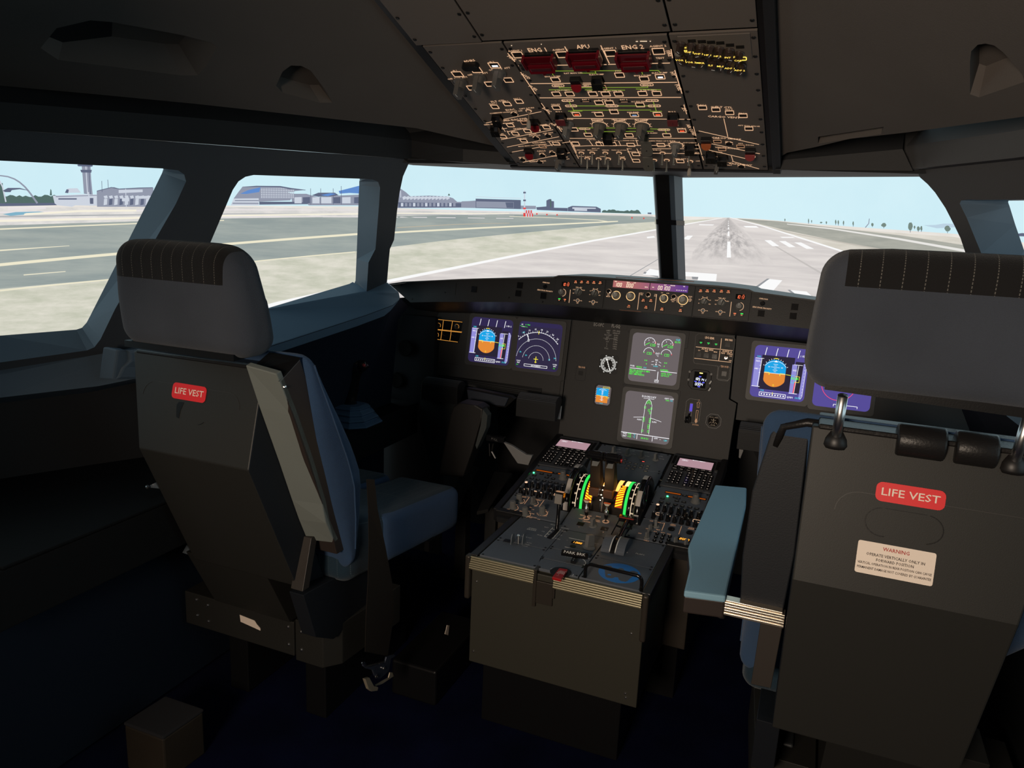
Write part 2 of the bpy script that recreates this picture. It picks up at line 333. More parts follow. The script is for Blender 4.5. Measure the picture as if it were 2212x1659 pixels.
# beam over the side windows (left)
b1=[(1098,340),(889,304),(640,276),(419,256),(0,222),(-500,175)]; b2=[(1098,362),(885,344),(640,325),(419,309),(0,279),(-500,240)]
bn=WN; bp=Vector((-.895,1.5,1.38))
BB=lambda p:hit(p,bp,bn)
g=G(); P2=[at((1100,356),y=1.93),at((1000,350),y=1.90)]+[I(p)+Vector((.012,-.01,0)) for p in [(885,344),(640,325),(419,309),(0,279),(-500,240)]]
P1=[at((1100,330),y=1.93),at((1000,322),y=1.90)]+[I(p)+Vector((.012,-.01,0)) for p in [(885,304),(640,276),(419,256),(0,222),(-500,175)]]
g.strip(P1,P2); g.strip(P1,[p+Vector((-.06,.05,.10)) for p in P1]); g.strip(P2,[p+Vector((-.02,.015,0)) for p in P2]); g.build('trim_8',[SHELLD],kind='structure')
# right side
hp2,hn2=mx(hp),mx(hn)
HR=lambda p:hit(p,hp2,hn2)
hbr=[(1676,345),(1700,330),(1760,318),(1835,300),(1960,286),(2212,252),(2700,180)]
dp2=[cO(*p) for p in [(1790,735),(1790,480),(1800,400),(1850,350),(1910,340),(1980,355),(2050,410),(2160,530),(2212,600),(2212,640),(1860,760)]]
g=G(); g.face([HR(p) for p in hbr+[(2700,-500),(1668,-150),(1668,0),(1675,200)]],[[HR(p) for p in dp2],[HR(cO(*p)) for p in ((604,1068),(1118,990),(1098,1046),(604,1122))]])
a=[HR(cO(*p)) for p in ((604,1068),(1118,990),(1098,1046),(604,1122))]; b=[p+Vector((.0,.0,.035)) for p in a]; g.strip(a,b,True); g.face(b)
a=[HR(p) for p in dp2]; c=sum(a,Vector())/len(a); b=[c+(p-c)*.75+Vector((.0,0,.035)) for p in a]; g.strip(a,b,True); g.face(b)
g.strip([HR(p) for p in hbr],[HR(p)+Vector((.0,.03,.08)) for p in hbr])
g.build('ceiling_right',[CEIL],kind='structure')
g=G(); P1=[at((1675,347),y=1.93),at((1950,322),y=1.88)]; P2=[at((1675,367),y=1.93),at((1972,369),y=1.88)]
g.strip(P1,P2); g.strip(P1,[p+Vector((0,.05,.1)) for p in P1]); g.build('trim_9',[SHELLD],kind='structure')
g=G(); P1=[IR(p)+Vector((-.02,-.01,0)) for p in [(1953,320),(2212,285),(2700,200)]]; P2=[IR(p)+Vector((-.02,-.01,0)) for p in [(1972,368),(2212,343),(2700,280)]]
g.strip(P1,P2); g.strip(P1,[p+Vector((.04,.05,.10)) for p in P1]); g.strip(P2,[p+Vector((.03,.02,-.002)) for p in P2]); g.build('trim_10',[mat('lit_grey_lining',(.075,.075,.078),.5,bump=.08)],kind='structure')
# rear ceiling and walls of the cabin behind the viewpoint, plus an added light blocker
g=G(); g.box(-1.6,1.6,-1.35,1.25,1.95,1.98); g.build('ceiling',[CEIL],kind='structure')
g=G(); g.box(-1.6,-.38,-.30,-.25,0,1.235); g.box(-1.6,-.15,-.30,-.25,1.235,1.95); g.build('lamp_blocker_rear_left',[SHELLD],kind='structure')  # unseen stepped blocker, added to shade the left wall and ceiling from the lamp
g=G(); g.box(-1.05,-.72,2.315,2.335,0,.575); g.build('wall_foot_left',[SHELLD],kind='structure')
g=G(); g.box(.72,1.05,2.315,2.335,0,.575); g.build('wall_foot_right',[SHELLD],kind='structure')
g=G(); g.box(-1.6,-.3,-1.4,-1.35,0,2); g.box(.9,1.6,-1.4,-1.35,0,2); g.box(-.3,.9,-1.4,-1.35,1.85,2); g.build('wall_back',[SHELLD],kind='structure')
g=G(); g.box(-1.5,1.5,-1.6,2.7,-.03,0); g.build('floor',[CARP],kind='structure')
# outer nose skin under the windshield, ahead of the instrument panel
g=G(); g.strip([(-1.0,2.2,.93),(-.62,2.50,.98),(0,2.64,1.0),(.62,2.50,.98),(1.0,2.2,.93)],[(-1.0,2.62,.0),(-.62,2.66,.0),(0,2.7,0),(.62,2.66,0),(1.0,2.62,0)]); g.build('wall_front',[SHELLD],kind='structure')
# ---------------------------------------------------------------- curved projection screen outside the windows, showing an airfield
CCX,CCY,SCRAD=0.0,1.2,3.0
def SP(p,lay=0):
    d=ray(*p); r=SCRAD-.0025*lay; ox,oy=CAM.x-CCX,CAM.y-CCY
    a=d.x*d.x+d.y*d.y; b=ox*d.x+oy*d.y; c=ox*ox+oy*oy-r*r
    return CAM+d*((-b+math.sqrt(b*b-a*c))/a)
def emn(name,c1,c2,s=1,scale=(2,2,2),lo=.35,hi=.65):
    m=bpy.data.materials.new(name); m.use_nodes=True; nt=m.node_tree; b=nt.nodes['Principled BSDF']
    tc=nt.nodes.new('ShaderNodeTexCoord'); mp=nt.nodes.new('ShaderNodeMapping'); mp.inputs['Scale'].default_value=scale
    n=nt.nodes.new('ShaderNodeTexNoise'); n.inputs['Scale'].default_value=1; n.inputs['Detail'].default_value=6; n.inputs['Roughness'].default_value=.65
    r=nt.nodes.new('ShaderNodeMapRange'); r.inputs['From Min'].default_value=lo; r.inputs['From Max'].default_value=hi
    x=nt.nodes.new('ShaderNodeMix'); x.data_type='RGBA'; x.inputs['A'].default_value=srgb(*c1); x.inputs['B'].default_value=srgb(*c2)
    nt.links.new(tc.outputs['Object'],mp.inputs['Vector']); nt.links.new(mp.outputs['Vector'],n.inputs['Vector']); nt.links.new(n.outputs['Fac'],r.inputs['Value']); nt.links.new(r.outputs['Result'],x.inputs['Factor'])
    nt.links.new(x.outputs['Result'],b.inputs['Emission Color']); b.inputs['Emission Strength'].default_value=s; b.inputs['Base Color'].default_value=(.01,.01,.01,1); b.inputs['Specular IOR Level'].default_value=0
    MATS[name]=m; return m
scr=thing('projection_screen','curved simulator screen outside the windows showing a bright airfield with runway','screen',(0,1.2,0))
def spatch(g,mp,pts,lay,mi=0):
    """an outline on the picture, cut fine enough to follow the curve of the screen"""
    b=bmesh.new(); P=[SP(mp(*p) if mp else p,lay) for p in pts]
    pol=[Vector((math.atan2(p.x-CCX,p.y-CCY)*3,p.z,0)) for p in P]
    for t in tessellate_polygon([pol]):
        b.faces.new([b.verts.new(pol[i]) for i in t])
    bmesh.ops.remove_doubles(b,verts=b.verts,dist=1e-6)
    for _ in range(8):
        es=[e for e in b.edges if abs(e.verts[0].co.x-e.verts[1].co.x)>.22]
        if not es: break
        bmesh.ops.subdivide_edges(b,edges=es,cuts=1); bmesh.ops.triangulate(b,faces=b.faces)
    r=SCRAD-.0025*lay; b.verts.index_update()
    vs=[(CCX+r*math.sin(v.co.x/3),CCY+r*math.cos(v.co.x/3),v.co.y) for v in b.verts]
    g.mi=mi; g.add(vs,[tuple(v.index for v in f.verts) for f in b.faces]); b.free(); g.mi=0
def sl(g,mp,pts,w0,w1,lay,mi=0):   # painted line with a width in pixels, changing along it
    P=[mp(*p) if mp else p for p in pts]; n=len(P)
    for i in range(n-1):
        a,b=P[i],P[i+1]; wa=w0+(w1-w0)*i/(n-1); wb=w0+(w1-w0)*(i+1)/(n-1)
        dx,dy=b[0]-a[0],b[1]-a[1]; L=math.hypot(dx,dy); nx,ny=-dy/L/2,dx/L/2
        spatch(g,None,[(a[0]-nx*wa,a[1]-ny*wa),(b[0]-nx*wb,b[1]-ny*wb),(b[0]+nx*wb,b[1]+ny*wb),(a[0]+nx*wa,a[1]+ny*wa)],lay,mi)
SB=1.0
g=G(); n=96
ring=lambda z,r=SCRAD:[(CCX+r*math.sin(R(-128+256*i/n)),CCY+r*math.cos(R(-128+256*i/n)),z) for i in range(n+1)]
g.strip(ring(-.2),ring(3.1)); g.build('sky_picture',emn('sky_picture',(199,232,243),(211,240,248),SB,(.5,.5,.5)),scr)
hor=[(-900,452),(-400,446),(0,442),(100,443),(340,445),(520,444),(780,446),(870,450),(1000,454),(1130,457),(1300,460),(1400,463),(1470,467),(1570,470),(1640,473),(1760,484),(1900,494),(2061,505),(2212,524),(2700,600)]
g=G(); spatch(g,None,hor+[(2700,1500),(1106,1250),(-900,1500)],1); g.build('ground_picture',emn('ground_picture',(226,220,212),(240,236,230),SB,(3,3,9)),scr)
# pale aprons beyond the grass, on the left
g=G(); spatch(g,None,[(-900,456),(0,448),(300,448),(520,447),(870,453),(1130,459),(1410,465),(1410,470),(1100,466),(857,468),(484,477),(235,484),(0,493),(-900,560)],2)
for y0,y1,mi in ((455,461,1),(464,467,2),(470,474,1)):
    sl(g,None,[(-400,y0+12),(0,y0+4),(300,y0),(520,y0-2),(860,y0-1),(1120,y0+2)],4,1,3,mi)
sl(g,None,[(-300,494),(0,477),(250,472),(480,466),(770,462),(860,461),(1100,461)],6,1.5,4,3)
spatch(g,cW,[(20,468),(120,452),(300,448),(380,456),(200,470),(80,481)],4,4)
sl(g,cW,[(60,425),(350,420)],5,4,4,1); sl(g,cW,[(180,470),(600,445),(1040,440)],5,4,4,3)
g.build('apron_picture',[emn('apron_a',(206,205,203),(232,228,224),SB,(8,8,30)),em('apron_b',232,226,228),em('apron_c',178,180,182),em('apron_d',246,240,222),em('pool_blue',128,178,200)],scr)
# dark infield grass left
top=[(-900,560),(0,487),(235,480),(484,472),(770,468),(857,466),(1100,463),(1300,465),(1410,468),(1450,473)]
bot=[(1450,477),(1332,484),(1129,503),(990,516),(851,533),(767,543),(564,562),(400,580),(235,603),(0,624),(-900,760)]
g=G(); spatch(g,None,top+bot,3); g.build('infield_picture',emn('infield',(146,157,156),(166,174,169),SB,(2.5,2.5,26)),scr)
g=G(); sl(g,None,[(-600,650),(0,572),(246,549),(492,527),(767,506),(854,502),(1129,488),(1317,479),(1335,478)],7,2,5)
sl(g,cU,[(1650,481),(1560,468),(1200,450),(900,440)],1.6,1,5); sl(g,None,[(0,495),(292,483),(484,476)],3,2,5); sl(g,None,[(0,541),(150,531)],3,1,5); sl(g,None,[(0,628),(235,604),(564,563),(767,544)],3,2,5)
sl(g,cU,[(60,525),(500,500),(900,490)],1.6,1,5,1); sl(g,cW,[(180,932),(500,905)],2,1.5,5)
g.build('taxiway_line_picture',[em('line_cream',238,232,206),em('line_sand',190,180,160)],scr)
# dry grass strip
g=G(); spatch(g,None,bot[:-1][::1]+[(-900,760),(-900,1300),(300,760),(480,692),(590,657),(700,632),(840,606),(985,577),(1129,547),(1280,519),(1407,497),(1500,480),(1545,473)],2); g.build('dry_grass_picture',emn('dry_grass',(196,198,180),(224,221,208),SB,(6,6,30)),scr)
# right of the runway
g=G(); spatch(g,None,[(1583,472),(1640,487),(1811,540),(1960,596),(2120,680),(2700,1000),(2700,610),(2212,540),(2061,512),(1900,500),(1760,490),(1640,477)],2)
spatch(g,None,[(1592,472),(1680,478),(1767,488),(1950,509),(2079,529),(2300,566),(2700,640),(2700,800),(2300,630),(2086,566),(1900,540),(1790,517),(1700,498)],3,1)
sl(g,None,[(1700,484),(1796,494),(1940,516),(2086,542),(2300,590)],1.5,7,4,2)
sl(g,cT,[(560,345),(800,410),(1120,470),(1400,520)],1.2,3,4,3)
g.build('right_field_picture',[emn('right_sand',(205,200,188),(226,221,211),SB,(4,4,26)),emn('right_grass',(158,160,152),(180,180,170),SB,(4,4,26)),em('line_white',232,230,226),em('rfl',196,190,180)],scr)
# runway
g=G(); spatch(g,None,[(1569,470),(1577,470),(1650,489),(1811,540),(1960,594),(2120,678),(2300,800),(2300,1300),(250,1300),(250,790),(400,725),(480,697),(590,662),(700,636),(840,610),(985,580),(1129,550),(1280,521),(1407,499),(1500,482)],4)
g.build('runway_picture',emn('runway',(208,202,200),(228,222,218),SB,(2,7,40)),scr)
g=G(); sl(g,None,[(400,726),(590,658),(700,633),(840,607),(985,578),(1129,549),(1280,520),(1407,498),(1500,481),(1560,471)],9,1,5); sl(g,None,[(1577,470),(1650,489),(1811,540),(1960,594)],1,5,5); 
q=[(463,562),(488,562),(484,468),(466,468)],[(467,436),(480,436),(478,408),(469,408)],[(469,396),(477,396),(476,384),(470,384)],[(470,377),(476,377),(475,369),(471,369)],[(470.5,363),(475,363),(474.5,357),(471,357)],[(471,352),(474,352),(474,346),(471,346)]
for a in q: spatch(g,cT,a,7)
for a in ([(685,460),(722,460),(772,495),(732,495)],[(770,465),(808,465),(868,500),(830,501)],[(860,473),(900,473),(977,511),(933,511)],[(203,452),(232,433),(264,433),(240,458)],[(-8,440),(35,435),(42,444),(-5,449)],[(560,376),(636,376),(652,387),(575,385)],[(300,366),(390,368),(380,373),(300,371)],[(205,645),(405,659),(400,701),(290,697),(295,676),(215,672)],[(10,628),(75,640),(80,672),(-30,662)],[(712,688),(790,696),(737,756),(642,740)],[(835,753),(932,762),(990,812),(890,796)],[(775,440),(850,440),(865,446),(790,446)]): spatch(g,cT,a,7)
for a in ([(700,686),(716,686),(650,738),(628,736)],[(820,752),(838,752),(893,798),(870,794)],[(256,672),(298,676),(294,692),(260,690)],[(-30,655),(-20,645),(60,668),(60,680)],[(-10,640),(10,628),(20,632),(0,645)]): spatch(g,cT,a,7,1)  # dark outlines beside the runway markings
sl(g,cT,[(740,490),(960,620),(1100,700)],2,5,6,2); sl(g,cU,[(1800,885),(2010,760)],1.5,1,6,1)
g.build('runway_marking_picture',[em('mark_white',250,250,250),em('mark_dark',150,152,156),em('mark_seam',196,191,188)],scr)
# tyre marks: a soft dark fan of streaks either side of the centreline
p0=SP((1573,470),5); pA=SP((1573,575),5); az0=math.atan2(p0.x-CCX,p0.y-CCY); zh=p0.z; tb_=zh-pA.z
m=bpy.data.materials.new('tyre_streaks'); m.use_nodes=True; nt=m.node_tree; b=nt.nodes['Principled BSDF']
def nd(op,*a):
    k=nt.nodes.new('ShaderNodeMath'); k.operation=op
    for i,v in enumerate(a):
        if hasattr(v,'links'): nt.links.new(v,k.inputs[i])
        else: k.inputs[i].default_value=v
    return k.outputs[0]
tc=nt.nodes.new('ShaderNodeTexCoord'); sp=nt.nodes.new('ShaderNodeSeparateXYZ'); nt.links.new(tc.outputs['Object'],sp.inputs[0])
az=nd('SUBTRACT',nd('ARCTAN2',sp.outputs[0],sp.outputs[1]),az0); t=nd('MAXIMUM',nd('SUBTRACT',zh,sp.outputs[2]),.0008)
r=nd('DIVIDE',az,nd('ADD',nd('MULTIPLY',t,.42),.001)); ar=nd('ABSOLUTE',r)
mask=nd('MAXIMUM',nd('SUBTRACT',1,nd('POWER',ar,1.6)),0); fade=nd('MINIMUM',nd('MAXIMUM',nd('MULTIPLY',nd('SUBTRACT',tb_*1.0,t),9.0/tb_/4),0),1)
cv=nt.nodes.new('ShaderNodeCombineXYZ'); nt.links.new(nd('MULTIPLY',r,4.2),cv.inputs[0]); nt.links.new(nd('MULTIPLY',nd('LOGARITHM',t,2.718),3.2),cv.inputs[1])
n1=nt.nodes.new('ShaderNodeTexNoise'); n1.inputs['Scale'].default_value=1.6; n1.inputs['Detail'].default_value=5; n1.inputs['Roughness'].default_value=.6; nt.links.new(cv.outputs[0],n1.inputs['Vector'])
q=nd('MINIMUM',nd('MAXIMUM',nd('MULTIPLY',nd('SUBTRACT',n1.outputs['Fac'],.40),4.5),0),1)
near=nd('MINIMUM',nd('MAXIMUM',nd('MULTIPLY',nd('SUBTRACT',tb_*.35,t),4/tb_),0),.6)
fac=nd('MULTIPLY',nd('MULTIPLY',nd('MAXIMUM',q,near),nd('POWER',mask,.7)),fade)
mxn=nt.nodes.new('ShaderNodeMix'); mxn.data_type='RGBA'; mxn.inputs['A'].default_value=srgb(219,213,210); mxn.inputs['B'].default_value=srgb(150,147,147); nt.links.new(nd('MULTIPLY',fac,.85),mxn.inputs['Factor'])
nt.links.new(mxn.outputs['Result'],b.inputs['Emission Color']); b.inputs['Emission Strength'].default_value=SB; b.inputs['Base Color'].default_value=(.01,.01,.01,1); b.inputs['Specular IOR Level'].default_value=0
g=G(); spatch(g,None,[(1571.5,470.5),(1575,470.5),(1612,500),(1650,540),(1672,572),(1478,572),(1500,540),(1537,500)],4.5); g.build('tyre_mark_picture',[m],scr)
# ---- buildings on the picture
B1,B2,B3,B4,B5,B6=em('bld_grey',146,152,170),em('bld_dark',96,104,128),em('bld_pale',205,212,224),em('bld_blue',96,140,206),em('bld_green',84,108,104),em('bld_red',226,70,66)
BM=[B1,B2,B3,B4,B5,B6]
g=G()
spatch(g,cW,[(622,88),(690,88),(695,200),(707,320),(640,312),(630,180)],6,0); sl(g,cW,[(654,88),(660,200),(668,315)],2,2,7,2); sl(g,cW,[(676,88),(682,200),(690,318)],1.5,1.5,7,1)
spatch(g,cW,[(588,92),(600,88),(705,88),(708,102),(700,106),(596,103)],7,1); spatch(g,cW,[(612,130),(700,130),(696,152),(620,150)],7,1); g.build('control_tower_picture',BM,scr)
g=G(); spatch(g,cW,[(402,328),(640,316),(738,318),(740,404),(575,400),(550,412),(420,398)],5,2); sl(g,cW,[(445,352),(585,352)],3,3,7,1); spatch(g,cW,[(425,330),(738,322),(738,328),(425,338)],7,0)
spatch(g,cW,[(685,345),(712,345),(712,390),(685,390)],7,1); spatch(g,cW,[(495,305),(508,278),(520,272),(590,270),(618,305)],6,2); spatch(g,cW,[(495,305),(508,278),(525,282),(520,308)],7,1)
sl(g,cW,[(675,300),(684,404)],2.2,2.2,8,2)
spatch(g,cW,[(738,292),(830,268),(870,262),(920,278),(1060,266),(1170,266),(1166,412),(740,412)],4,0); sl(g,cW,[(738,292),(850,264),(910,276),(1060,268),(1165,266)],1.5,1.5,7,1)
spatch(g,cW,[(905,283),(1088,280),(1088,300),(905,308)],6,2); 
for i in range(9): 
    x=790+i*40; spatch(g,cW,[(x,330),(x+26,325),(x+32,345),(x+8,350)],7,2); spatch(g,cW,[(x+4,352),(x+28,350),(x+26,395),(x,400)],7,1 if i%2 else 2)
spatch(g,cW,[(930,345),(985,345),(985,370),(930,370)],8,2); sl(g,cW,[(958,275),(963,415)],1.5,1.5,8,2); sl(g,cW,[(776,215),(778,300)],1,1,7,1); sl(g,cW,[(822,205),(826,270)],1,1,7,1)
spatch(g,cW,[(1032,330),(1165,328),(1165,350),(1032,350)],8,2)
g.build('left_terminal_picture',BM,scr)
g=G(); pts=[(-60,178),(0,174),(60,182),(110,200),(150,225),(190,260),(230,308),(285,385)]; sl(g,cW,pts,2.4,4,6,0); sl(g,cW,[(-20,180),(20,260),(45,375)],3,3,6,2); spatch(g,cW,[(20,290),(60,268),(150,268),(230,290),(150,278),(90,285),(80,300),(40,300)],6,1); spatch(g,cW,[(-40,250),(20,230),(35,370),(-40,380)],5,4); g.build('arch_picture',BM,scr)
g=G(); P=[(-400,340)]; rnd=random.Random(5)
for i in range(34): P.append((-380+i*24,338-rnd.random()*18))
spatch(g,cW,P+[(440,330),(440,385),(-400,400)],4,4); spatch(g,cW,[(385,275),(392,285),(396,325),(380,325)],5,4); spatch(g,cW,[(-400,390),(410,382),(440,400),(200,405),(-400,415)],5,1); g.build('tree_belt_picture',BM,scr)
g=G(); spatch(g,cV,[(330,290),(365,245),(480,238),(680,240),(770,256),(895,272),(740,290),(790,310),(765,360),(500,372),(290,345)],5,0)
spatch(g,cV,[(355,250),(480,238),(680,240),(780,258),(895,272),(890,276),(760,268),(680,250),(480,247)],7,1)
for i in range(20):
    x=520+i*14; spatch(g,cV,[(x,256),(x+7,256),(x+7,345),(x,345)],7,2)
for i in range(5): sl(g,cV,[(515,262+i*20),(800,270+i*18)],1.1,1.1,8,0)
spatch(g,cV,[(345,305),(410,275),(515,250),(505,290),(400,306)],7,3); spatch(g,cV,[(290,345),(500,343),(503,402),(265,402)],6,2); sl(g,cV,[(300,362),(500,362)],1.5,1.5,8,1); sl(g,cV,[(280,385),(500,386)],3,3,8,0)
spatch(g,cV,[(770,315),(800,305),(900,305),(940,318),(1000,335),(1120,322),(1345,312),(1345,402),(920,402),(900,380),(780,372)],6,0)
for x0,x1,mi in ((800,860,2),(870,930,1),(950,1010,2),(1020,1110,2),(1125,1185,1),(1200,1270,2),(1300,1345,1)): spatch(g,cV,[(x0,335),(x1,332),(x1,385),(x0,385)],7,mi)
spatch(g,cV,[(945,318),(1000,296),(1140,296),(1170,318),(1100,326),(1000,330)],7,1); spatch(g,cV,[(1020,316),(1100,300),(1150,306),(1080,325)],8,3)
spatch(g,cV,[(1170,282),(1345,237),(1345,303),(1260,298),(1180,304)],7,3)
for x in (935,1020,1125,1192): sl(g,cV,[(x,260 if x!=1192 else 240),(x+1,395)],1,1,8,1)
spatch(g,cV,[(505,372),(910,372),(920,392),(505,396)],6,1); g.build('wave_roof_terminal_picture',BM,scr)
g=G(); spatch(g,cU,[(60,225),(90,235),(125,258),(160,290),(300,285),(440,292),(480,305),(510,332),(545,332),(545,376),(60,378)],5,0)
for i in range(13): spatch(g,cU,[(100+i*27,296),(122+i*27,288),(132+i*27,305),(108+i*27,318)],7,2)
for i in range(9): spatch(g,cU,[(84,250+i*0),(90,245),(92,300),(86,300)],7,2)
spatch(g,cU,[(70,335),(540,342),(540,372),(70,374)],6,1); 
for i in range(14): spatch(g,cU,[(90+i*30,340),(108+i*30,340),(108+i*30,366),(90+i*30,366)],8,0 if i%3 else 2)
spatch(g,cU,[(440,285),(448,268),(458,285)],7,4)
spatch(g,cU,[(543,328),(600,326),(648,322),(648,378),(543,376)],6,0); spatch(g,cU,[(648,308),(985,318),(985,386),(648,378)],6,1); spatch(g,cU,[(652,328),(932,334),(932,380),(652,374)],8,0); spatch(g,cU,[(870,336),(930,336),(930,378),(880,376)],9,1); sl(g,cU,[(648,294),(985,306)],1,1,7,2)
spatch(g,cU,[(985,360),(1098,362),(1098,386),(985,386)],6,0); g.build('hangar_picture',BM,scr)
g=G(); spatch(g,cU,[(1176,322),(1196,312),(1212,311),(1214,325),(1233,328),(1233,374),(1176,372)],6,1); spatch(g,cU,[(1204,318),(1213,318),(1213,372),(1204,372)],7,4)
spatch(g,cU,[(1100,372),(1180,366),(1240,376),(1335,378),(1335,402),(1105,392)],6,1); spatch(g,cU,[(1336,374),(1368,362),(1550,368),(1582,384),(1582,411),(1336,402)],6,1); spatch(g,cU,[(1370,372),(1545,376),(1545,384),(1370,384)],7,2); spatch(g,cU,[(1385,384),(1480,386),(1480,400),(1385,398)],7,2)
P=[(1590,404)]+[(1600+i*14,402-rnd.random()*14) for i in range(20)]; spatch(g,cU,P+[(1885,421),(1590,412)],6,4); spatch(g,cU,[(1932,412),(1960,412),(1960,424),(1932,422)],6,1); g.build('distant_block_picture',BM,scr)
g=G(); sl(g,cU,[(1013,248),(1013,440)],2.2,3,8,2); 
for y in (262,320,380): spatch(g,cU,[(1003,y-5),(1023,y-5),(1023,y+7),(1003,y+7)],9,1 if y<370 else 5)
spatch(g,cU,[(1004,415),(1020,415),(1020,441),(1004,441)],9,5)
spatch(g,cU,[(1022,394),(1072,394),(1072,442),(1022,442)],8,2)
for i in range(3):
    for j in range(2): x=1022+i*18+(j*9); spatch(g,cU,[(x,394+j*24),(x+9,394+j*24),(x+9,418+j*24),(x,418+j*24)],9,5)
for x,y in ((1815,451),(1903,455),(1105,422),(1180,427),(1256,429)): spatch(g,cU,[(x+6*math.cos(R(45*i)),y+6*math.sin(R(45*i))) for i in range(8)],9,5)
g.build('mast_picture',BM,scr)
g=G()
for x,y,w,h in ((805,340,8,14),(944,345,7,26),(962,348,6,14),(1018,356,16,8),(1049,356,10,14),(1104,352,9,26),(1119,355,10,26),(1150,357,9,24),(1207,361,9,26),(1320,368,16,20),(1387,371,32,26),(1543,378,28,52),(1568,382,12,18),(1590,392,20,28),(1608,390,14,30),(1762,392,36,38)):
    P=[(x+w/2*math.cos(R(30*i))*rnd.uniform(.75,1.1),y+h/2*math.sin(R(30*i))*rnd.uniform(.8,1.1)) for i in range(12)]; spatch(g,cT,P,6,4); spatch(g,cT,[(x-1.5,y),(x+1.5,y),(x+1.5,y+h*.7),(x-1.5,y+h*.7)],6,1)
sl(g,cT,[(1302,333),(1298,362),(1278,386)],1.6,2,6,0)
spatch(g,cT,[(1620,372),(1690,370),(1740,362),(1800,364),(1810,384),(1700,390)],4,3)
spatch(g,cT,[(2150,425),(2200,418),(2300,424),(2300,440),(2150,436)],6,1)
g.build('right_tree_picture',[B1,B2,B3,em('haze_hill',188,210,226),em('tree_grey',118,136,128),B6],scr)
# ---------------------------------------------------------------- controls shared by the panels
def button(par,fr,uv,w=.0165,h=.0150,edge=AMB,lamp=None,name='push_button',t=.0010,dep=.0005,lab=None,z=0):
    g=G(fr); x,y=uv; g.fill(x,y,w,h,z-.001,z+dep); ms=[BLK]
    if edge: g.mi=1; g.rect(x,y,w+t,h+t,t,.0012,z+.0004); ms.append(edge)
    if lamp: g.mi=len(ms); ms.append(lamp); g.fill(x,y-h*.18,w*.6,h*.28,z+dep,z+dep+.0004)
    return g.build(name,ms,par)
def guard(par,fr,uv,w=.022,h=.02,col=BLK,name='guarded_button',dep=.014):
    g=G(fr); x,y=uv; g.fill(x,y,w,h,-.001,.006); g.box(x-w/2,x-w/2+.002,y-h/2,y+h/2,0,dep); g.box(x+w/2-.002,x+w/2,y-h/2,y+h/2,0,dep)
    g.mi=1; g.prism([(x-w/2,y+h*.2,dep),(x+w/2,y+h*.2,dep),(x+w/2,y-h*.55,dep+.005),(x-w/2,y-h*.55,dep+.005)],(0,0,.002)); g.line((x,y+h*.1),(x,y-h*.5),.0012,.001,dep+.005)
    return g.build(name,[BLK,col],par)
def mushroom(par,fr,uv,col,w=.022,h=.022,name='guarded_button'):
    g=G(fr); x,y=uv; g.fill(x,y,w,h,-.001,.010); g.mi=1
    T=Matrix.Translation((x,y-h*.35,.012))@Matrix.Rotation(R(-25),4,'X')
    P=[Vector((w*.5*math.cos(R(a))*1.0,h*.55*math.sin(R(a)),0)) for a in range(180,361,20)]+[Vector((w*.5,h*.25,0)),Vector((-w*.5,h*.25,0))]
    g.prism([T@p for p in P],T.to_3x3()@Vector((0,0,.003)))
    return g.build(name,[BLK,col],par,bevel=.0006)
def knob(par,fr,uv,r=.011,h=.020,ang=90,m=None,name='rotary_knob',skirt=1.25,bar=True,z=0,dot=False):
    g=G(fr); x,y=uv; m=m or KN
    g.lathe((x,y,z),[(0,0),(r*skirt,0),(r*skirt,.003),(r*.95,.005),(r*.9,h*.5 if bar else h),(r*.88,h*.5 if bar else h),(0,h*.5 if bar else h)],18)
    c,s=math.cos(R(ang)),math.sin(R(ang)); T=Matrix.Translation((x,y,z))@Matrix.Rotation(R(ang),4,'Z')
    if bar:
        k=r*.42; g.prism([T@Vector(p) for p in [(-r,-k,.004),(r,-k,.004),(r*.92,-k*.8,h),(-r*.92,-k*.8,h)]],T.to_3x3()@Vector((0,2*k,0)))
    else:
        for i in range(14): a=2*math.pi*i/14; g.box(-.0006,.0006,-.0006,.0006,.005,h*.97,Matrix.Translation((x+r*.92*math.cos(a),y+r*.92*math.sin(a),z)))
    g.mi=1; g.line((x+c*r*.1,y+s*r*.1),(x+c*r*.95,y+s*r*.95),.0012,.0005,z+h)
    return g.build(name,[m,WHT],par,bevel=.0005)
def toggle(par,fr,uv,l=.022,tilt=(0,-.5),r=.0021,ring=.0065,m=None,tip=None,name='toggle_switch',edge=AMB,ends=False):
    g=G(fr); x,y=uv; g.cyl((x,y,0),(x,y,.003),ring*.75,n=12); e=Vector((x+tilt[0]*l,y+tilt[1]*l,.003+l*.9))
    g.tube([(x,y,.002),tuple(e)],[r*.6,r],8); g.lathe(e,[(r,0),(r*1.25,r*.6),(r*.6,r*1.6),(0,r*1.8)],8)
    g.mi=1; g.arc(x,y,ring,0,360,.0011,.001,.001,12)
    if tip: g.mi=2; a=Vector((x,y,.003)); d=(e-a).normalized(); g.tube([e-d*.002,e+d*.004,e+d*.014,e+d*.017],[.003,.0048,.005,.002],10)
    return g.build(name,[m or CHR,edge or BLK]+([tip] if tip else []),par,smooth=False)
def hole(par,fr,uv,r=.0075,edge=AMB,name='round_button'):
    g=G(fr); x,y=uv; g.lathe((x,y,0),[(0,.001),(r*.8,.001),(r*.85,.003),(r,.003),(r,0)],16); g.mi=1; g.arc(x,y,r*1.12,20,70,.0012,.0008,.0004,5); g.arc(x,y,r*1.12,110,160,.0012,.0008,.0004,5); g.arc(x,y,r*1.12,200,340,.0012,.0008,.0004,10)
    return g.build(name,[BLK,edge or PAN],par)
def dzus(g,x,y,r=.0042,ang=30):
    g.lathe((x,y,0),[(0,.0016),(r*.7,.0018),(r,.0008),(r,0)],10)
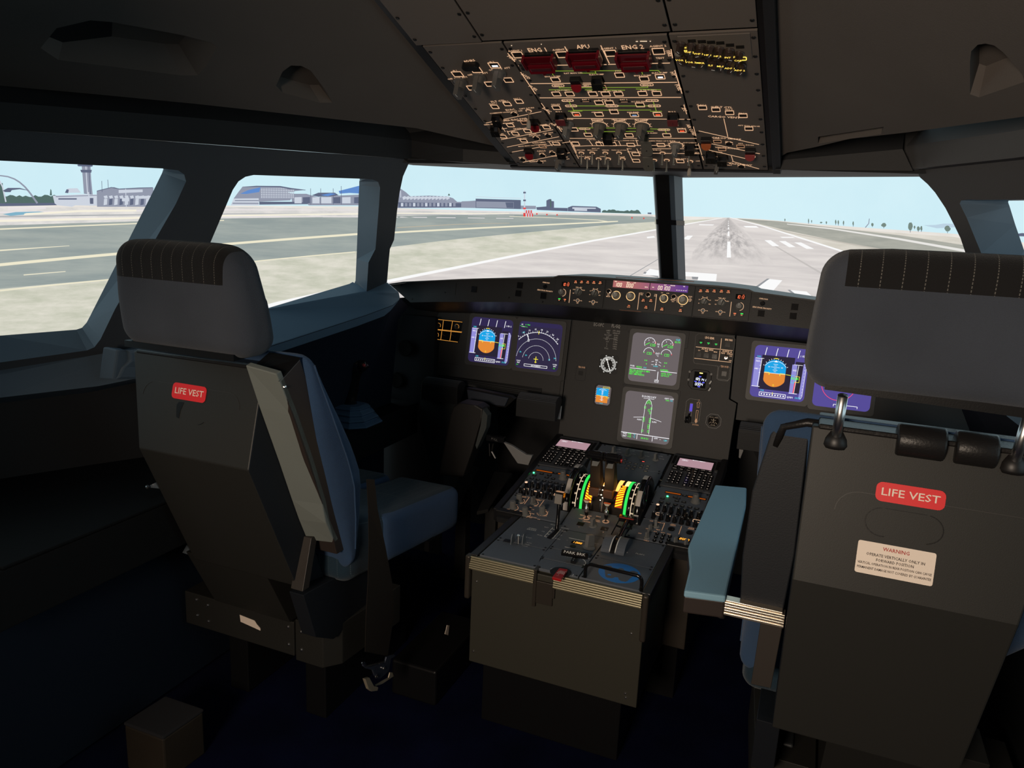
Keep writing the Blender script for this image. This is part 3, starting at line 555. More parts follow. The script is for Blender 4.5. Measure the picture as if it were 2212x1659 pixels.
# ---------------------------------------------------------------- overhead panel
fOH=Fr((0,1.9502,1.3716),(1,0,0),(0,-.9427,.3335))
o_=lambda X,Y:fOH.uv(cA(X,Y))
oh=thing('overhead_panel','grey overhead panel of backlit switches hanging above the windshield centre post','switch panel',(0,1.68,1.47))
def vcol(n=8): pass
# panel plates: left, centre, right, and blank plates behind
YR=.568  # rear edge of the lit plates
def plate(name,x0,x1,y0,y1,par=oh,m=PANO,th=.004,screws=0,x0b=None,x1b=None):
    g=G(fOH); x0b=x0 if x0b is None else x0b; x1b=x1 if x1b is None else x1b
    g.prism([(x0,y0,-th),(x1,y0,-th),(x1b,y1,-th),(x0b,y1,-th)],(0,0,th)); 
    if screws:
        g.mi=1
        for i in range(screws):
            for dx,s in ((.007,1),(-.007,-1)):
                x=(x0+dx) if s>0 else (x1+dx); y=y0+.02+(y1-y0-.04)*i/(screws-1); dzus(g,x,y)
    return g.build(name,[m,SCREW],par,bevel=.001)
left=plate('left_side_panel',-.322,-.150,.0,YR-.003,screws=10)
cen=plate('centre_panel',-.146,.168,.0,YR-.004,screws=10)
rgt=plate('right_side_panel',.172,.322,.0,YR-.003,screws=10)
plate('blank_plate',-.334,-.190,YR+.002,.75,screws=3); plate('blank_plate',-.186,.176,YR+.006,.75,screws=3); plate('blank_plate',.180,.322,YR+.006,.75,screws=3)
g=G(fOH); g.box(-.346,-.324,-.01,.80,-.03,-.001); g.build('mounting_rail',[BLK],oh)
g=G(fOH); g.box(.323,.334,-.01,.80,-.06,-.003); g.build('mounting_rail',[BLK],oh)
g=G(fOH); g.box(.334,.352,-.008,.80,-.03,.006); g.build('side_flange',[DK],oh,bevel=.001)
g=G(fOH); g.box(-.346,.352,-.014,-.002,-.05,.001); g.box(-.36,.36,-.01,.9,-.09,-.031); g.build('backing_box',[BLK],oh)
LA=AMB
# --- centre panel
T=G(fOH); T2=G(fOH); T3=G(fOH)
def otx(X,Y,s,size,ang=0,g=None,w=None): x,y=o_(X,Y); (g or T).text(s,x,y,size,.0006,ang,w=w)
def oln(X0,Y0,X1,Y1,w=.0012,g=None): (g or T).line(o_(X0,Y0),o_(X1,Y1),w)
def cap(X,Y,s=None,w=.026,h=.008,g=None): x,y=o_(X,Y); (g or T).rect(x,y,w,h,.0011,r=.003); (g or T).text(s,x,y,.0062,.0006) if s else None
otx(778,132,'ENG 1',.0185,w=.037); otx(1050,113,'APU',.0185,w=.026); otx(1345,115,'ENG 2',.0185,w=.041)
for X,Y,s in ((645,137,'AGENT 1'),(912,130,'AGENT 2'),(1203,122,'AGENT 1'),(1497,108,'AGENT 2'),(690,198,'TEST'),(1510,180,'TEST'),(1108,215,'AGENT')): otx(X,Y,s,.0075)
for a in ((663,226,815,225),(830,224,1190,219),(1200,218,1568,210),(940,112,997,216),(1155,105,1206,212),(600,152,642,202),(1575,128,1584,180),(677,265,765,395),(735,333,1610,325),(790,418,1635,415),(1597,253,1640,392)): oln(*a,w=.0016)
for a in ((800,450,850,515),(1652,458,1668,515),(880,540,1690,546),(885,572,940,645),(1708,590,1724,645),(970,660,1728,660),(968,672,1022,780),(988,708,1090,704),(1090,704,1740,700),(1085,672,1108,704),(1140,672,1163,704),(1258,668,1275,704),(1365,668,1378,704),(1312,720,1350,803),(1370,722,1385,750),(1383,748,1745,752),(1393,722,1740,722),(1738,690,1768,790),(985,690,1010,745)): oln(*a)
for X,Y,s,a in ((622,180,'FIRE',-62),(1562,152,'FIRE',-80),(708,290,'HYD',-60),(752,360,'FUEL',-60),(1589,280,'HYD',-80),(1618,355,'FUEL',-78),(833,490,'ELEC',-58),(1650,480,'ELEC',-80),(905,595,'AIR COND',-58),(1695,610,'AIR COND',-80)): otx(X,Y,s,.011,a)
for X,Y,s in ((842,245,'GREEN'),(1110,242,'BLUE'),(1390,237,'YELLOW'),(900,345,'ENG 1'),(1068,345,'APU'),(1430,340,'ENG 2'),(957,434,'AC BUS 1'),(1462,434,'AC BUS 2'),(978,466,'DC BUS 1'),(1222,466,'DC ESS BUS'),(1475,466,'DC BUS 2'),(1133,548,'COCKPIT'),(1265,548,'FWD CABIN'),(1397,549,'AFT CABIN'),(1058,602,'PACK 1'),(1532,608,'PACK 2')): cap(X,Y,s)
for X,Y,s in ((868,290,'ENG 1 PUMP'),(990,270,'RAT MAN ON'),(1130,278,'ELEC PUMP'),(1258,257,'PTU'),(1405,284,'ENG 2 PUMP'),(1507,268,'ELEC PUMP'),(925,372,'L TK PUMPS'),(1100,376,'CTR TK'),(1178,378,'MODE SEL'),(1250,376,'CTR TK'),(1440,372,'R TK PUMPS'),(1065,428,'BAT 1'),(1178,428,'1   BAT   2'),(1292,428,'BAT 2'),(885,457,'GALLEY'),(1385,440,'AC ESS FEED'),(1230,487,'BUS TIE'),(995,503,'GEN 1'),(1133,503,'APU GEN'),(1348,504,'EXT PWR'),(1488,503,'GEN 2'),(905,500,'IDG 1'),(1580,500,'IDG 2'),(948,546,'PACK FLOW'),(1587,562,'HOT AIR'),(1636,600,'PACK 2'),(1465,628,'X BLEED'),(1100,667,'ANTI ICE'),(1318,673,'PROBE/WINDOW HEAT'),(1515,675,'CABIN PRESS LDG ELEV'),(1688,686,'DITCHING'),(1003,680,'WING'),(1148,680,'ENG 1'),(1222,680,'ENG 2'),(1125,720,'EXT LT'),(1325,722,'APU'),(1355,740,'MASTER SW'),(1480,730,'INTEGR LT'),(1035,730,'STROBE'),(1105,730,'BEACON'),(1183,730,'WING'),(1265,730,'NAV & LOGO'),(1060,768,'RWY TURN'),(1170,768,'LAND'),(1280,770,'NOSE'),(1680,738,'ANN LT'),(1640,782,'EMER EXIT LT'),(1730,745,'BRT'),(1735,795,'OFF')): otx(X,Y,s,.0062)
for a in ((852,258,1500,254),(852,250,872,283),(1118,250,1128,275),(1395,245,1405,278),(1500,256,1512,268),(1030,270,1125,270),(905,358,1435,355),(905,348,912,360),(1432,345,1437,357),(845,370,990,370),(1060,370,1300,372),(1365,365,1515,370)): oln(*a,g=T2)
for a in ((965,440,995,495),(1468,440,1487,497),(1000,466,1190,466),(1255,466,1450,466),(990,492,1455,490),(960,497,1045,497),(1450,498,1520,498),(1010,598,1110,597),(1180,598,1250,598),(1310,600,1380,600),(1450,603,1570,606),(1060,610,1070,628),(1170,620,1470,618),(1540,615,1548,630)): oln(*a,g=T2,w=.0013)
for X,Y in ((660,160),(925,158),(1215,150),(1500,138)): button(cen,fOH,o_(X,Y),.020,.018)
for X,Y in ((885,308),(1268,280),(1415,303),(890,393),(970,393),(1108,393),(1185,393),(1262,393),(1405,390),(1490,390),(1145,445),(1207,445),(890,475),(1390,458),(1235,500),(1145,515),(1080,637),(1325,640),(1550,640),(1590,573),(1005,690),(1150,693),(1225,693),(1335,697),(1515,698),(1365,753),(1367,792),(1630,795),(995,605)): button(cen,fOH,o_(X,Y))
WL=em('lamp_white',235,240,255,1.6); RL=em('lamp_red',255,80,45,1.6)
for X,Y,l in ((1510,290,WL),(1010,515,RL),(1495,515,RL),(1640,612,RL),(1355,518,em('lamp_blue',150,175,215,.8))): button(cen,fOH,o_(X,Y),lamp=l)
button(cen,fOH,o_(1163,355),edge=AMBD); button(cen,fOH,o_(1035,212),edge=None,w=.018)
for X,Y in ((1065,438),(1295,440)): button(cen,fOH,o_(X,Y),.024,.006,edge=None,lamp=AMBD,name='voltage_display')
for X,Y in ((697,216),(1512,200),(1163,210)): button(cen,fOH,o_(X,Y),.006,.010,edge=None,name='test_button',dep=.012)
GR=mat('translucent_red_cover',(.10,.003,.008),.2)
for X,Y in ((803,180),(1068,160),(1362,165)):
    x,y=o_(X,Y); g=G(fOH); g.fill(x,y+.004,.058,.034,0,.006); g.mi=1
    P=[(x-.033,y+.022),(x+.033,y+.022),(x+.033,y-.004),(x+.027,y-.019),(x-.027,y-.019),(x-.033,y-.004)]
    g.poly2(P,.010,.013)
    for s in (-1,1): g.fill(x+s*.030,y+.008,.005,.03,.006,.022)
    g.prism([(x-.030,y-.002,.013),(x+.030,y-.002,.013),(x+.026,y-.019,.020),(x-.026,y-.019,.020)],(0,0,.003)); g.poly2([(x-.004,y-.019),(x+.004,y-.019),(x+.003,y-.030),(x-.003,y-.030)],.016,.020)
    g.mi=2; g.pline([(x-.022,y+.004),(x+.022,y+.004)],.0012,.001,.0135)
    g.fill(x,y-.006,.042,.010,.0215,.0225)
    g.build('fire_handle',[BLK,GR,mat('dark_red_inset',(.06,.004,.006),.3)],cen,bevel=.0008)
mushroom(cen,fOH,o_(1010,308),RED); guard(cen,fOH,o_(1140,303)); guard(cen,fOH,o_(1203,640)); guard(cen,fOH,o_(1690,702))
PINK=mat('red_guard',(.12,.02,.025),.4)
for X,Y in ((920,520),(1590,520)): guard(cen,fOH,o_(X,Y),col=PINK)
for X,Y in ((1148,580),(1278,580),(1403,582)):
    x,y=o_(X,Y); T.arc(x,y,.0175,-25,205,.0012,.0008,.0004,16)
    for k in range(7): a=R(-20+220*k/6); T.line((x+.0195*math.cos(a),y+.0195*math.sin(a)),(x+.022*math.cos(a),y+.022*math.sin(a)),.001)
    knob(cen,fOH,(x,y),.0135,.032,95,mat('worn_knob',(.085,.08,.07),.5))
x,y=o_(960,572); knob(cen,fOH,(x,y),.0115,.034,90)
x,y=o_(1605,700); T.arc(x,y,.0165,-40,220,.0012,.0008,.0004,16); knob(cen,fOH,(x,y),.011,.026,90)
for k in range(9): a=R(-30+240*k/8); T.line((x+.018*math.cos(a),y+.018*math.sin(a)),(x+.0205*math.cos(a),y+.0205*math.sin(a)),.001)
for X,Y in ((1430,650),(1440,745)):
    x,y=o_(X,Y); g=G(fOH); g.fill(x,y,.010,.008,0,.012); g.prism([(x-.012,y+.002,.012),(x+.012,y+.002,.012),(x+.014,y-.026,.026),(x+.009,y-.034,.030),(x-.009,y-.034,.030),(x-.014,y-.026,.026)],(0,0,.0025)); g.mi=1; g.lathe((x,y-.02,.024),[(.0015,0),(.0015,.003),(0,.003)],8)
    g.build('selector_paddle',[mat('worn_knob',(.085,.08,.07),.5),BLK],cen,bevel=.0006)
BRS=mat('brass_steel',(.34,.28,.22),.3,1)
for X,Y in ((1040,745),(1105,745),(1183,745),(1265,745),(1075,778),(1143,780),(1200,780),(1287,780),(1475,788),(1525,745),(1550,788),(1595,745),(1685,748)): toggle(cen,fOH,o_(X,Y),m=BRS,tilt=(0,-.55))
toggle(cen,fOH,o_(1690,795),m=BRS,tip=mat('ivory_tip',(.30,.27,.23),.4),tilt=(0,-.3),l=.018)
T.build('amber_lettering',[AMB],cen); T2.build('green_flow_lines',[GRNL],cen)
# --- left side panel
T=G(fOH)
otx(370,197,'ADIRS',.010,9); otx(543,438,'FLT CTL',.0105,9); otx(615,489,'EVAC',.010,9); otx(640,548,'EMER ELEC PWR',.0095,9); otx(655,602,'GPWS',.008,9); otx(750,635,'RCDR',.008,9); otx(785,685,'OXYGEN',.009,9); otx(800,735,'CALLS',.009,9); otx(780,797,'RAIN RPLNT',.009,8); otx(890,765,'WIPER',.009,6)
for X,Y,s in ((285,255,'IR 1'),(505,203,'IR 2'),(512,453,'ELAC 1'),(585,438,'SEC 1'),(655,422,'FAC 1'),(530,508,'COMMAND'),(630,500,'HORN SHUT OFF'),(712,480,'CAPT & PURS'),(508,575,'EMER GEN TEST'),(600,568,'GEN 1 LINE'),(690,552,'EMER GEN'),(560,633,'TERR'),(632,617,'SYS'),(705,600,'G/S MODE'),(813,580,'LDG FLAP 3'),(683,660,'GND CTL'),(760,643,'CVR ERASE'),(840,628,'CVR TEST'),(710,705,'MASK MAN ON'),(797,697,'PASSENGER'),(880,675,'CREW SUPPLY'),(683,773,'MECH'),(803,748,'FWD'),(860,735,'AFT'),(940,772,'SLOW'),(955,783,'FAST')): otx(X,Y,s,.0066,8)
for X,Y,s in ((300,300,'OFF  NAV  ATT'),(420,275,'OFF  NAV  ATT'),(550,245,'OFF  NAV  ATT')): otx(X,Y,s,.0075,8)
for a in ((470,568,800,500),(545,605,595,600),(560,583,585,620),(600,620,830,575),(560,668,870,608),(595,615,610,640),(595,712,905,650),(845,680,865,705),(625,742,970,680),(690,803,970,745),(700,800,760,787)): oln(*a,w=.0011)
for X,Y in ((300,275),(412,250),(520,222)): button(left,fOH,o_(X,Y),.021,.018,lamp=WL if X==520 else None)
for X,Y in ((385,357),(492,334),(603,310)): button(left,fOH,o_(X,Y),.018,.016)
for X,Y in ((318,320),(430,292),(548,265)): knob(left,fOH,o_(X,Y),.0125,.036,93,mat('worn_grey_knob',(.095,.09,.085),.5))
x,y=o_(380,215); g=G(fOH); g.poly2(cham(x,y,.036,.016,.004),0,.012); g.mi=1; g.text('',x,y,.01) ; g.build('data_window',[BLK,AMBD],left,bevel=.001)
for X,Y in ((523,470),(597,453),(668,438),(615,580),(572,648),(645,630),(718,615),(770,604),(832,592),(695,672),(890,690)): button(left,fOH,o_(X,Y),.0155,.0145)
for X,Y in ((700,565),(808,707)): button(left,fOH,o_(X,Y),.0155,.0145,edge=AMBD)
for X,Y in ((540,530),(530,592),(925,728)): guard(left,fOH,o_(X,Y))
for X,Y in ((762,558),(728,730)): mushroom(left,fOH,o_(X,Y),RED)
for X,Y in ((640,513),(770,657),(842,642),(690,785),(808,760),(868,748),(792,800)): hole(left,fOH,o_(X,Y))
x,y=o_(725,493); toggle(left,fOH,(x,y),.022,(0.05,-.35),m=BRS,tip=mat('ivory_tip',(.30,.27,.23),.4))
knob(left,fOH,o_(908,788),.011,.028,92,mat('worn_grey_knob',(.095,.09,.085),.5))
T.build('amber_lettering',[AMB],left)
# --- right side panel
T=G(fOH)
otx(1890,474,'FLT CTL',.0095,-7); otx(1890,532,'CARGO VENT',.0105,-7); otx(1905,660,'CARGO SMOKE',.009,-9); otx(1910,718,'VENTILATION',.0085,-9); otx(1990,815,'RAIN RPLNT',.0095,-10)
for X,Y,s in ((1757,460,'ELAC 2'),(1835,472,'SEC 2'),(1920,487,'SEC 3'),(2003,510,'FAC 2'),(2040,585,'AFT ISOL VALVE'),(1845,660,'FWD'),(1990,690,'AFT'),(2045,700,'DISCH'),(1850,742,'BLOWER'),(1920,805,'SLOW'),(1922,820,'FAST'),(1915,680,'TEST'),(1870,770,'WIPER')): otx(X,Y,s,.0062,-7)
for a in ((1890,542,1914,650),(1740,615,2100,697),(1805,690,2105,752),(1790,727,2060,790),(1935,765,1945,795),(1940,797,2100,842)): oln(*a,w=.0012)
for X,Y in ((1763,475),(1843,487),(1925,505),(2005,523),(2040,600)): button(rgt,fOH,o_(X,Y),.0155,.0145)
for X,Y in ((1852,677),(1990,706),(1880,724)): button(rgt,fOH,o_(X,Y),.0155,.012,edge=AMBD)
button(rgt,fOH,o_(2055,765),.0155,.010)
mushroom(rgt,fOH,o_(1787,665),mat('orange_guard',(.42,.10,.03),.4)); mushroom(rgt,fOH,o_(2050,730),mat('faded_red_guard',(.30,.05,.05),.4))
for X,Y in ((1815,750),(1885,768)): guard(rgt,fOH,o_(X,Y))
for X,Y in ((1922,690),(1995,826)): hole(rgt,fOH,o_(X,Y))
knob(rgt,fOH,o_(1855,800),.011,.028,80,mat('worn_grey_knob',(.095,.09,.085),.5))
x,y=o_(1855,785); T.arc(x,y,.018,-20,60,.001); T.build('amber_lettering',[AMB],rgt)
# audio panel at the rear of the right side
T=G(fOH); DKN=mat('dark_brown_knob',(.035,.022,.018),.4)
aud=G(fOH); x0,y0=.186,.43; aud.box(.186,.310,YR-.085,YR-.008,0,.002); aud=aud.build('audio_control_panel',[PANO],rgt,bevel=.0006)
r1=[(1635,92),(1697,98),(1752,108),(1808,115),(1865,122),(1925,130),(1985,148)]; r2=[(1648,160),(1705,172),(1763,176),(1822,190),(1880,196),(1937,208),(1995,220)]
for (X,Y) in r1+r2: knob(aud.parent,fOH,o_(X,Y),.0075,.020,random.choice((60,80,120,200,-20)),DKN,skirt=1.2)
for (X,Y),s in zip(r1,('','VHF 2','VHF 3','HF 1','HF 2','INT','CAB')): x,y=o_(X,Y); T.text(s,x,y+.009,.0068,.021,-8)
for (X,Y),s in zip(r2,('VOR 1','VOR 2','MKR','ILS','MLS','ADF 1','ADF 2')): x,y=o_(X,Y); T.text(s,x,y+.011,.0072,.018,-8)
x,y=o_(2000,178); T.rect(x,y,.015,.010,.0013,.0008,.002,r=.002); x,y=o_(1962,168); T.text('PA',x,y,.007,.003,-8)
x,y=o_(1662,118); T.arc(x,y,.005,60,300,.0012,.001,.003,10); otx(1765,136,'RAD',.006); otx(1828,146,'ON',.006)
T.build('yellow_lettering',[YEL],rgt)
x,y=o_(1625,112); g=G(fOH); g.lathe((x,y,0),[(.004,0),(.004,.012),(.006,.013),(.006,.016),(0,.017)],10); g.build('round_button',[mat('ivory_tip',(.30,.27,.23),.4)],rgt)
for X,Y in ((1700,72),(1760,76),(1815,80),(1870,84),(1928,97),(1988,108)): button(rgt,fOH,o_(X,Y),.014,.009,edge=None,z=.002)
# thin glowing strips along the rear joint: leaking light drawn as emission
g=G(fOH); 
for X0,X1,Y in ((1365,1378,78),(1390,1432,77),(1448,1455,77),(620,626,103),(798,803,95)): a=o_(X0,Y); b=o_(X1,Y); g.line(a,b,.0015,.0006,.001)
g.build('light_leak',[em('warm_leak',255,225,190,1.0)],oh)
# ---------------------------------------------------------------- glareshield with the autopilot panel
fGS=Fr((0,2.2205,.9814),(1,0,0),(0,.2186,.9758))
b_=lambda X,Y:fGS.uv(cB(X,Y)); mG=lambda X,Y:fGS.uv(cM(X,Y))
gs=thing('glareshield','long black glareshield with amber lit control panels under the windshield','glareshield',(0,2.3,.98))
FACE=mat('glareshield_face_paint',(.018,.0185,.020),.45,bump=.1)
# face: centre part and two sloping wings, built as one body with a top shelf and an underside
top=[(-.885,.0125),(-.80,.030),(-.60,.052),(-.30,.078),(-.285,.084),(-.20,.088),(.20,.088),(.285,.084),(.30,.078),(.48,.068),(.62,.052),(.80,.030),(.885,.0125)]
bot=[(-.80,-.040),(-.70,-.030),(-.60,-.022),(-.45,-.010),(-.29,-.006),(-.20,-.006),(.20,-.006),(.29,-.006),(.45,-.010),(.62,-.020),(.70,-.028),(.80,-.040)]
bend=lambda x:max(0,abs(x)-.30)*-.10
W=lambda u,v,h=0:fGS.w(u,v,h)+Vector((0,bend(u),0))
g=G(); ft=[W(*p) for p in top]; fb=[W(*p) for p in bot]
fb2=[W(-.87,-.036)]+fb[:-1]+[W(.87,-.036)]
g.face([fGS.w(u,v)+Vector((0,0,0)) for u,v in [(-.885,.0125)]+top[1:]+bot[::-1]])
back=[p+Vector((0,.30-abs(p.x)*.18,-.004+.0*abs(p.x))) for p in ft]
lip=[p+Vector((0,-.012,.004)) for p in ft]; lip2=[p+Vector((0,-.012,.0)) for p in ft]
g.strip(ft,lip2); g.strip(lip2,lip); g.strip(lip,back)
und=[Vector((p.x,2.3855,.9125)) if abs(p.x)<.5 else Vector((p.x,2.3855,.9125-(abs(p.x)-.5)*.07)) for p in fb2]
g.strip([fGS.w(u,v) for u,v in bot],und); body=g.build('body',[FACE],gs,smooth=False)
# purple / pale bounce comes from the screens below; small rivets
g=G(fGS)
for X,Y in ((60,130),(280,165),(115,198),(598,190),(765,212)): x,y=mG(X,Y); dzus(g,x,y,.0028)
for X,Y in ((1250,275),(1340,284),(1425,297)): pass
g.build('screw',[SCREW],gs)
g=G(fGS); x,y=mG(334,160); g.line(mG(336,118),mG(330,180),.0008,.0003,.0005); g.build('panel_joint',[BLK],gs); g=G(fGS); g.line(mG(1808,160),mG(1798,300),.001,.0003,.0005); g.build('panel_joint',[BLK],gs)
T=G(fGS)
for X,Y in ((425,150),(653,130),(645,170),(770,182),(2020,238),(2012,283),(1853,270)):
    x,y=mG(X,Y); g=G(fGS); g.fill(x,y,.0175,.0175,-.001,.003); g.mi=1; g.rect(x,y,.019,.019,.0012,.0015); g.build('push_button',[GLOSS,BLK],gs)
for X,Y in ((779,137),(1860,221)): x,y=mG(X,Y); g=G(fGS); g.lathe((x,y,0),[(.0065,0),(.0065,.005),(.005,.007),(0,.007)],14); g.build('round_button',[GLOSS],gs)
for X,Y,s in ((783,117,'CHRONO'),(777,157,'SIDE STICK PRIORITY'),(1865,198,'CHRONO'),(1857,243,'SIDE STICK PRIORITY')): x,y=mG(X,Y); T.text(s,x,y,.0055,.0006,-3)
T.build('amber_lettering',[AMB],gs)
DISP=em('digit_amber',255,190,140,1.5); DISPR=em('digit_red',255,120,80,1.4); REDA=em('key_red_amber',235,120,80,1.2); KEYW=em('key_text',255,170,120,1.3); KGR=em('key_green',60,240,90,1.3)
def seg(g,s,x,y,w,h,sp,t,z,ang=-3):   # seven segment figures
    S={'0':'abcdef','1':'bc','2':'abged','3':'abgcd','4':'fgbc','5':'afgcd','6':'afgedc','7':'abc','8':'abcdefg','9':'abcdfg','-':'g',' ':'','.':'p'}
    for ch in s:
        for k in S[ch]:
            a={'a':((0,h),(w,h)),'b':((w,h),(w,h/2)),'c':((w,h/2),(w,0)),'d':((0,0),(w,0)),'e':((0,h/2),(0,0)),'f':((0,h),(0,h/2)),'g':((0,h/2),(w,h/2)),'p':((w*.4,0),(w*.6,0))}[k]
            sh=lambda p:(x+p[0]+p[1]*.08,y+p[1]); g.line(sh(a[0]),sh(a[1]),t,.0004,z)
        x+=sp*(.5 if ch=='.' else 1)
def efis(side):
    P=[b_(462,66),b_(812,70),b_(788,268),b_(440,240)] if side<0 else [b_(1443,112),b_(1838,135),b_(1812,358),b_(1420,325)]
    x0=(P[0][0]+P[3][0])/2; x1=(P[1][0]+P[2][0])/2
    g=G(fGS); g.box(x0,x1,-.004,.0835,0,.0025); p=g.build('display_control_panel',[FACE],gs,bevel=.0008)
    T=G(fGS); K=G(fGS); q=b_
    if side<0:
        ks=[(601,97),(643,98),(686,99),(729,101),(773,103)]; lab=['CSTR','WPT','VOR.D','NDB','ARPT']; disp=(530,112); baro=(505,170); kn=[(618,165,.0115),(733,175,.010)]; tg=[(613,226),(722,236)]; fd=[(486,220),(525,224)]; ln=((562,150),(552,242)); 
    else:
        ks=[(1477,160),(1524,160),(1572,161),(1623,163),(1671,166)]; lab=['ARPT','NDB','VOR.D','WPT','CSTR']; disp=(1755,200); baro=(1748,268); kn=[(1502,236,.010),(1622,243,.0115)]; tg=[(1492,296),(1614,306)]; fd=[(1716,323),(1765,325)]; ln=((1692,235),(1680,338))
    for (X,Y),s in zip(ks,lab):
        x,y=q(X,Y); g=G(fGS); g.fill(x,y,.0125,.0105,.0,.0065); g.mi=1; g.fill(x,y+.0025,.006,.0022,.0065,.007); g.mi=2; g.text(s,x,y-.0022,.0048,.007,w=.0095); g.build('key',[BLK,REDA,KEYW],p)
    x,y=q(*disp); g=G(fGS); g.fill(x,y,.026,.0145,.002,.0035); g.mi=1; seg(g,'1013',x-.010,y-.005,.0035,.0085,.0055,.0009,.0036); g.mi=1; g.text('QNH',x+.008,y+.0060,.0020,.0036); g.build('pressure_display',[DBLK,DISPR],p)
    x,y=q(*baro); knob(p,fGS,(x,y),.0085,.020,90,bar=False); T.arc(x,y,.0115,-80,80,.0012,.0006,.0026)
    for X,Y,r in kn:
        x,y=q(X,Y); knob(p,fGS,(x,y),r*.85,.016,70,mat('dark_grey_knob',(.10,.098,.09),.45),z=.002)
        for k in range(6): a=R(200-44*k); T.text(('ILS','VOR','NAV','ARC','PLAN','')[k] if abs(X-620)<10 or X==1622 else ('10','20','40','80','160','320')[k],x+.0165*math.cos(a),y+.0150*math.sin(a),.0040,.0026)
        T.arc(x,y,.0125,30 if X!=733 else 0,150,.0009,.0006,.0026,8)
    for X,Y in tg:
        x,y=q(X,Y); T.arc(x,y,.0052,0,360,.0010,.0006,.0026,14); g=G(fGS); g.lathe((x,y,.002),[(.0035,0),(.003,.002),(.0015,.003),(.002,.012),(0,.013)],10); g.build('toggle_switch',[CHR],p); T.text('ADF',x-.0105,y,.0036,.0026); T.text('VOR',x+.0105,y,.0036,.0026); T.text('OFF',x,y-.0085,.0036,.0026)
    for (X,Y),c,s in zip(fd,(KGR,REDA) if side<0 else (REDA,KGR),('FD','LS') if side<0 else ('LS','FD')):
        x,y=q(X,Y); g=G(fGS); g.fill(x,y,.0115,.0100,0,.006); g.mi=1; g.fill(x,y+.0022,.007,.0026,.006,.0065); g.mi=2; g.text(s,x,y-.0022,.004,.0065); g.build('key',[BLK,c,KEYW],p)
    T.line(q(*ln[0]),q(*ln[1]),.0014,.0006,.0026)
    g=G(fGS)
    for x in (x0+.005,x1-.005):
        for y in (.0,.079): dzus(g,x,y,.0022)
    T.build('amber_lettering',[AMB],p); return p
efis(-1); efis(1)
g=G(fGS); xa=(b_(818,70)[0]+b_(792,270)[0])/2; xb=(b_(1440,112)[0]+b_(1415,325)[0])/2
g.box(xa,xb,-.005,.0845,0,.003); fcu=g.build('autopilot_control_panel',[FACE],gs,bevel=.0008)
PK=mat('lcd_pink',srgb(205,140,160),.5,emit=.62)
pk=bpy.data.materials['lcd_pink']; nt=pk.node_tree; b=nt.nodes['Principled BSDF']; tc=nt.nodes.new('ShaderNodeTexCoord'); sp=nt.nodes.new('ShaderNodeSeparateXYZ'); mr=nt.nodes.new('ShaderNodeMapRange'); mxn=nt.nodes.new('ShaderNodeMix'); mxn.data_type='RGBA'
mr.inputs['From Min'].default_value=-.05; mr.inputs['From Max'].default_value=.10; mxn.inputs['A'].default_value=srgb(214,130,128); mxn.inputs['B'].default_value=srgb(120,74,170)
nt.links.new(tc.outputs['Object'],sp.inputs[0]); nt.links.new(sp.outputs[0],mr.inputs['Value']); nt.links.new(mr.outputs['Result'],mxn.inputs['Factor']); nt.links.new(mxn.outputs['Result'],b.inputs['Emission Color'])
DW=em('digit_cream',255,240,205,1.5)
P=[b_(862,88),b_(1120,100),b_(1114,152),b_(860,135)]; y0=(P[2][1]+P[3][1])/2+.001; y1=(P[0][1]+P[1][1])/2
for (xa_,xb_,tx) in ((b_(862,110)[0],b_(1117,125)[0],0),(b_(1123,125)[0],b_(1388,145)[0],1)):
    g=G(fGS); g.box(xa_,xb_,y0,y1,.003,.0042); g.mi=1; hh=.0105
    if tx==0:
        seg(g,'100',xa_+.007,y0+.003,.0042,hh,.0075,.0009,.0043); seg(g,'000',xa_+.042,y0+.003,.0042,hh,.0075,.0009,.0043)
        for s,x,y in (('SPD',xa_+.008,y1-.003),('HDG',xa_+.046,y1-.003),('LAT',xa_+.066,y1-.003),('HDG',xb_-.009,y0+.007)): g.text(s,x,y,.0042,.0043)
    else:
        seg(g,'00100',xa_+.024,y0+.003,.0042,hh,.0075,.0009,.0043); seg(g,'-----',xb_-.034,y0+.002,.0042,hh*.6,.0065,.0009,.0043)
        for s,x,y in (('V/S',xa_+.009,y0+.008),('ALT',xa_+.044,y1-.003),('LVL/CH',xa_+.066,y1-.003),('V/S',xb_-.012,y1-.003)): g.text(s,x,y,.0042,.0043)
    g.build('lcd_display',[PK,DW],fcu)
T=G(fGS)
GLOW=em('knob_ring_glow',255,205,140,1.3)
for X,Y,r,m in ((883,190,.0105,KN),(985,196,.0105,KN),(1218,212,.0095,KN),(1352,222,.0115,KN)):
    x,y=b_(X,Y); knob(fcu,fGS,(x,y),r*.85,.020,100,mat('sand_knob',(.26,.25,.22),.45),bar=False,z=.003); g=G(fGS); g.arc(x,y,r*1.22,0,360,.0016,.001,.003,20); g.build('glow_ring',[GLOW],fcu)
for X,Y in ((832,162),(1108,186),(1288,200)):
    x,y=b_(X,Y); g=G(fGS); g.lathe((x,y,.003),[(.0065,0),(.0065,.003),(.004,.0035),(0,.0035)],14); g.mi=1; g.arc(x,y,.0068,0,360,.0009,.0012,.0025,14); g.build('round_button',[GLOSS,AMB],fcu)
for X,Y,s in ((828,193,'SPD\nMACH'),(1062,180,'HDG\nTRK'),(1158,190,'V/S\nFPA'),(1283,228,'METRIC\nALT'),(1205,172,'100'),(1245,176,'1000'),(1353,185,'UP'),(1343,266,'DN'),(1402,215,'PUSH\nTO\nLEVEL\nOFF')): x,y=b_(X,Y); T.text(s,x,y,.0044,.0032)
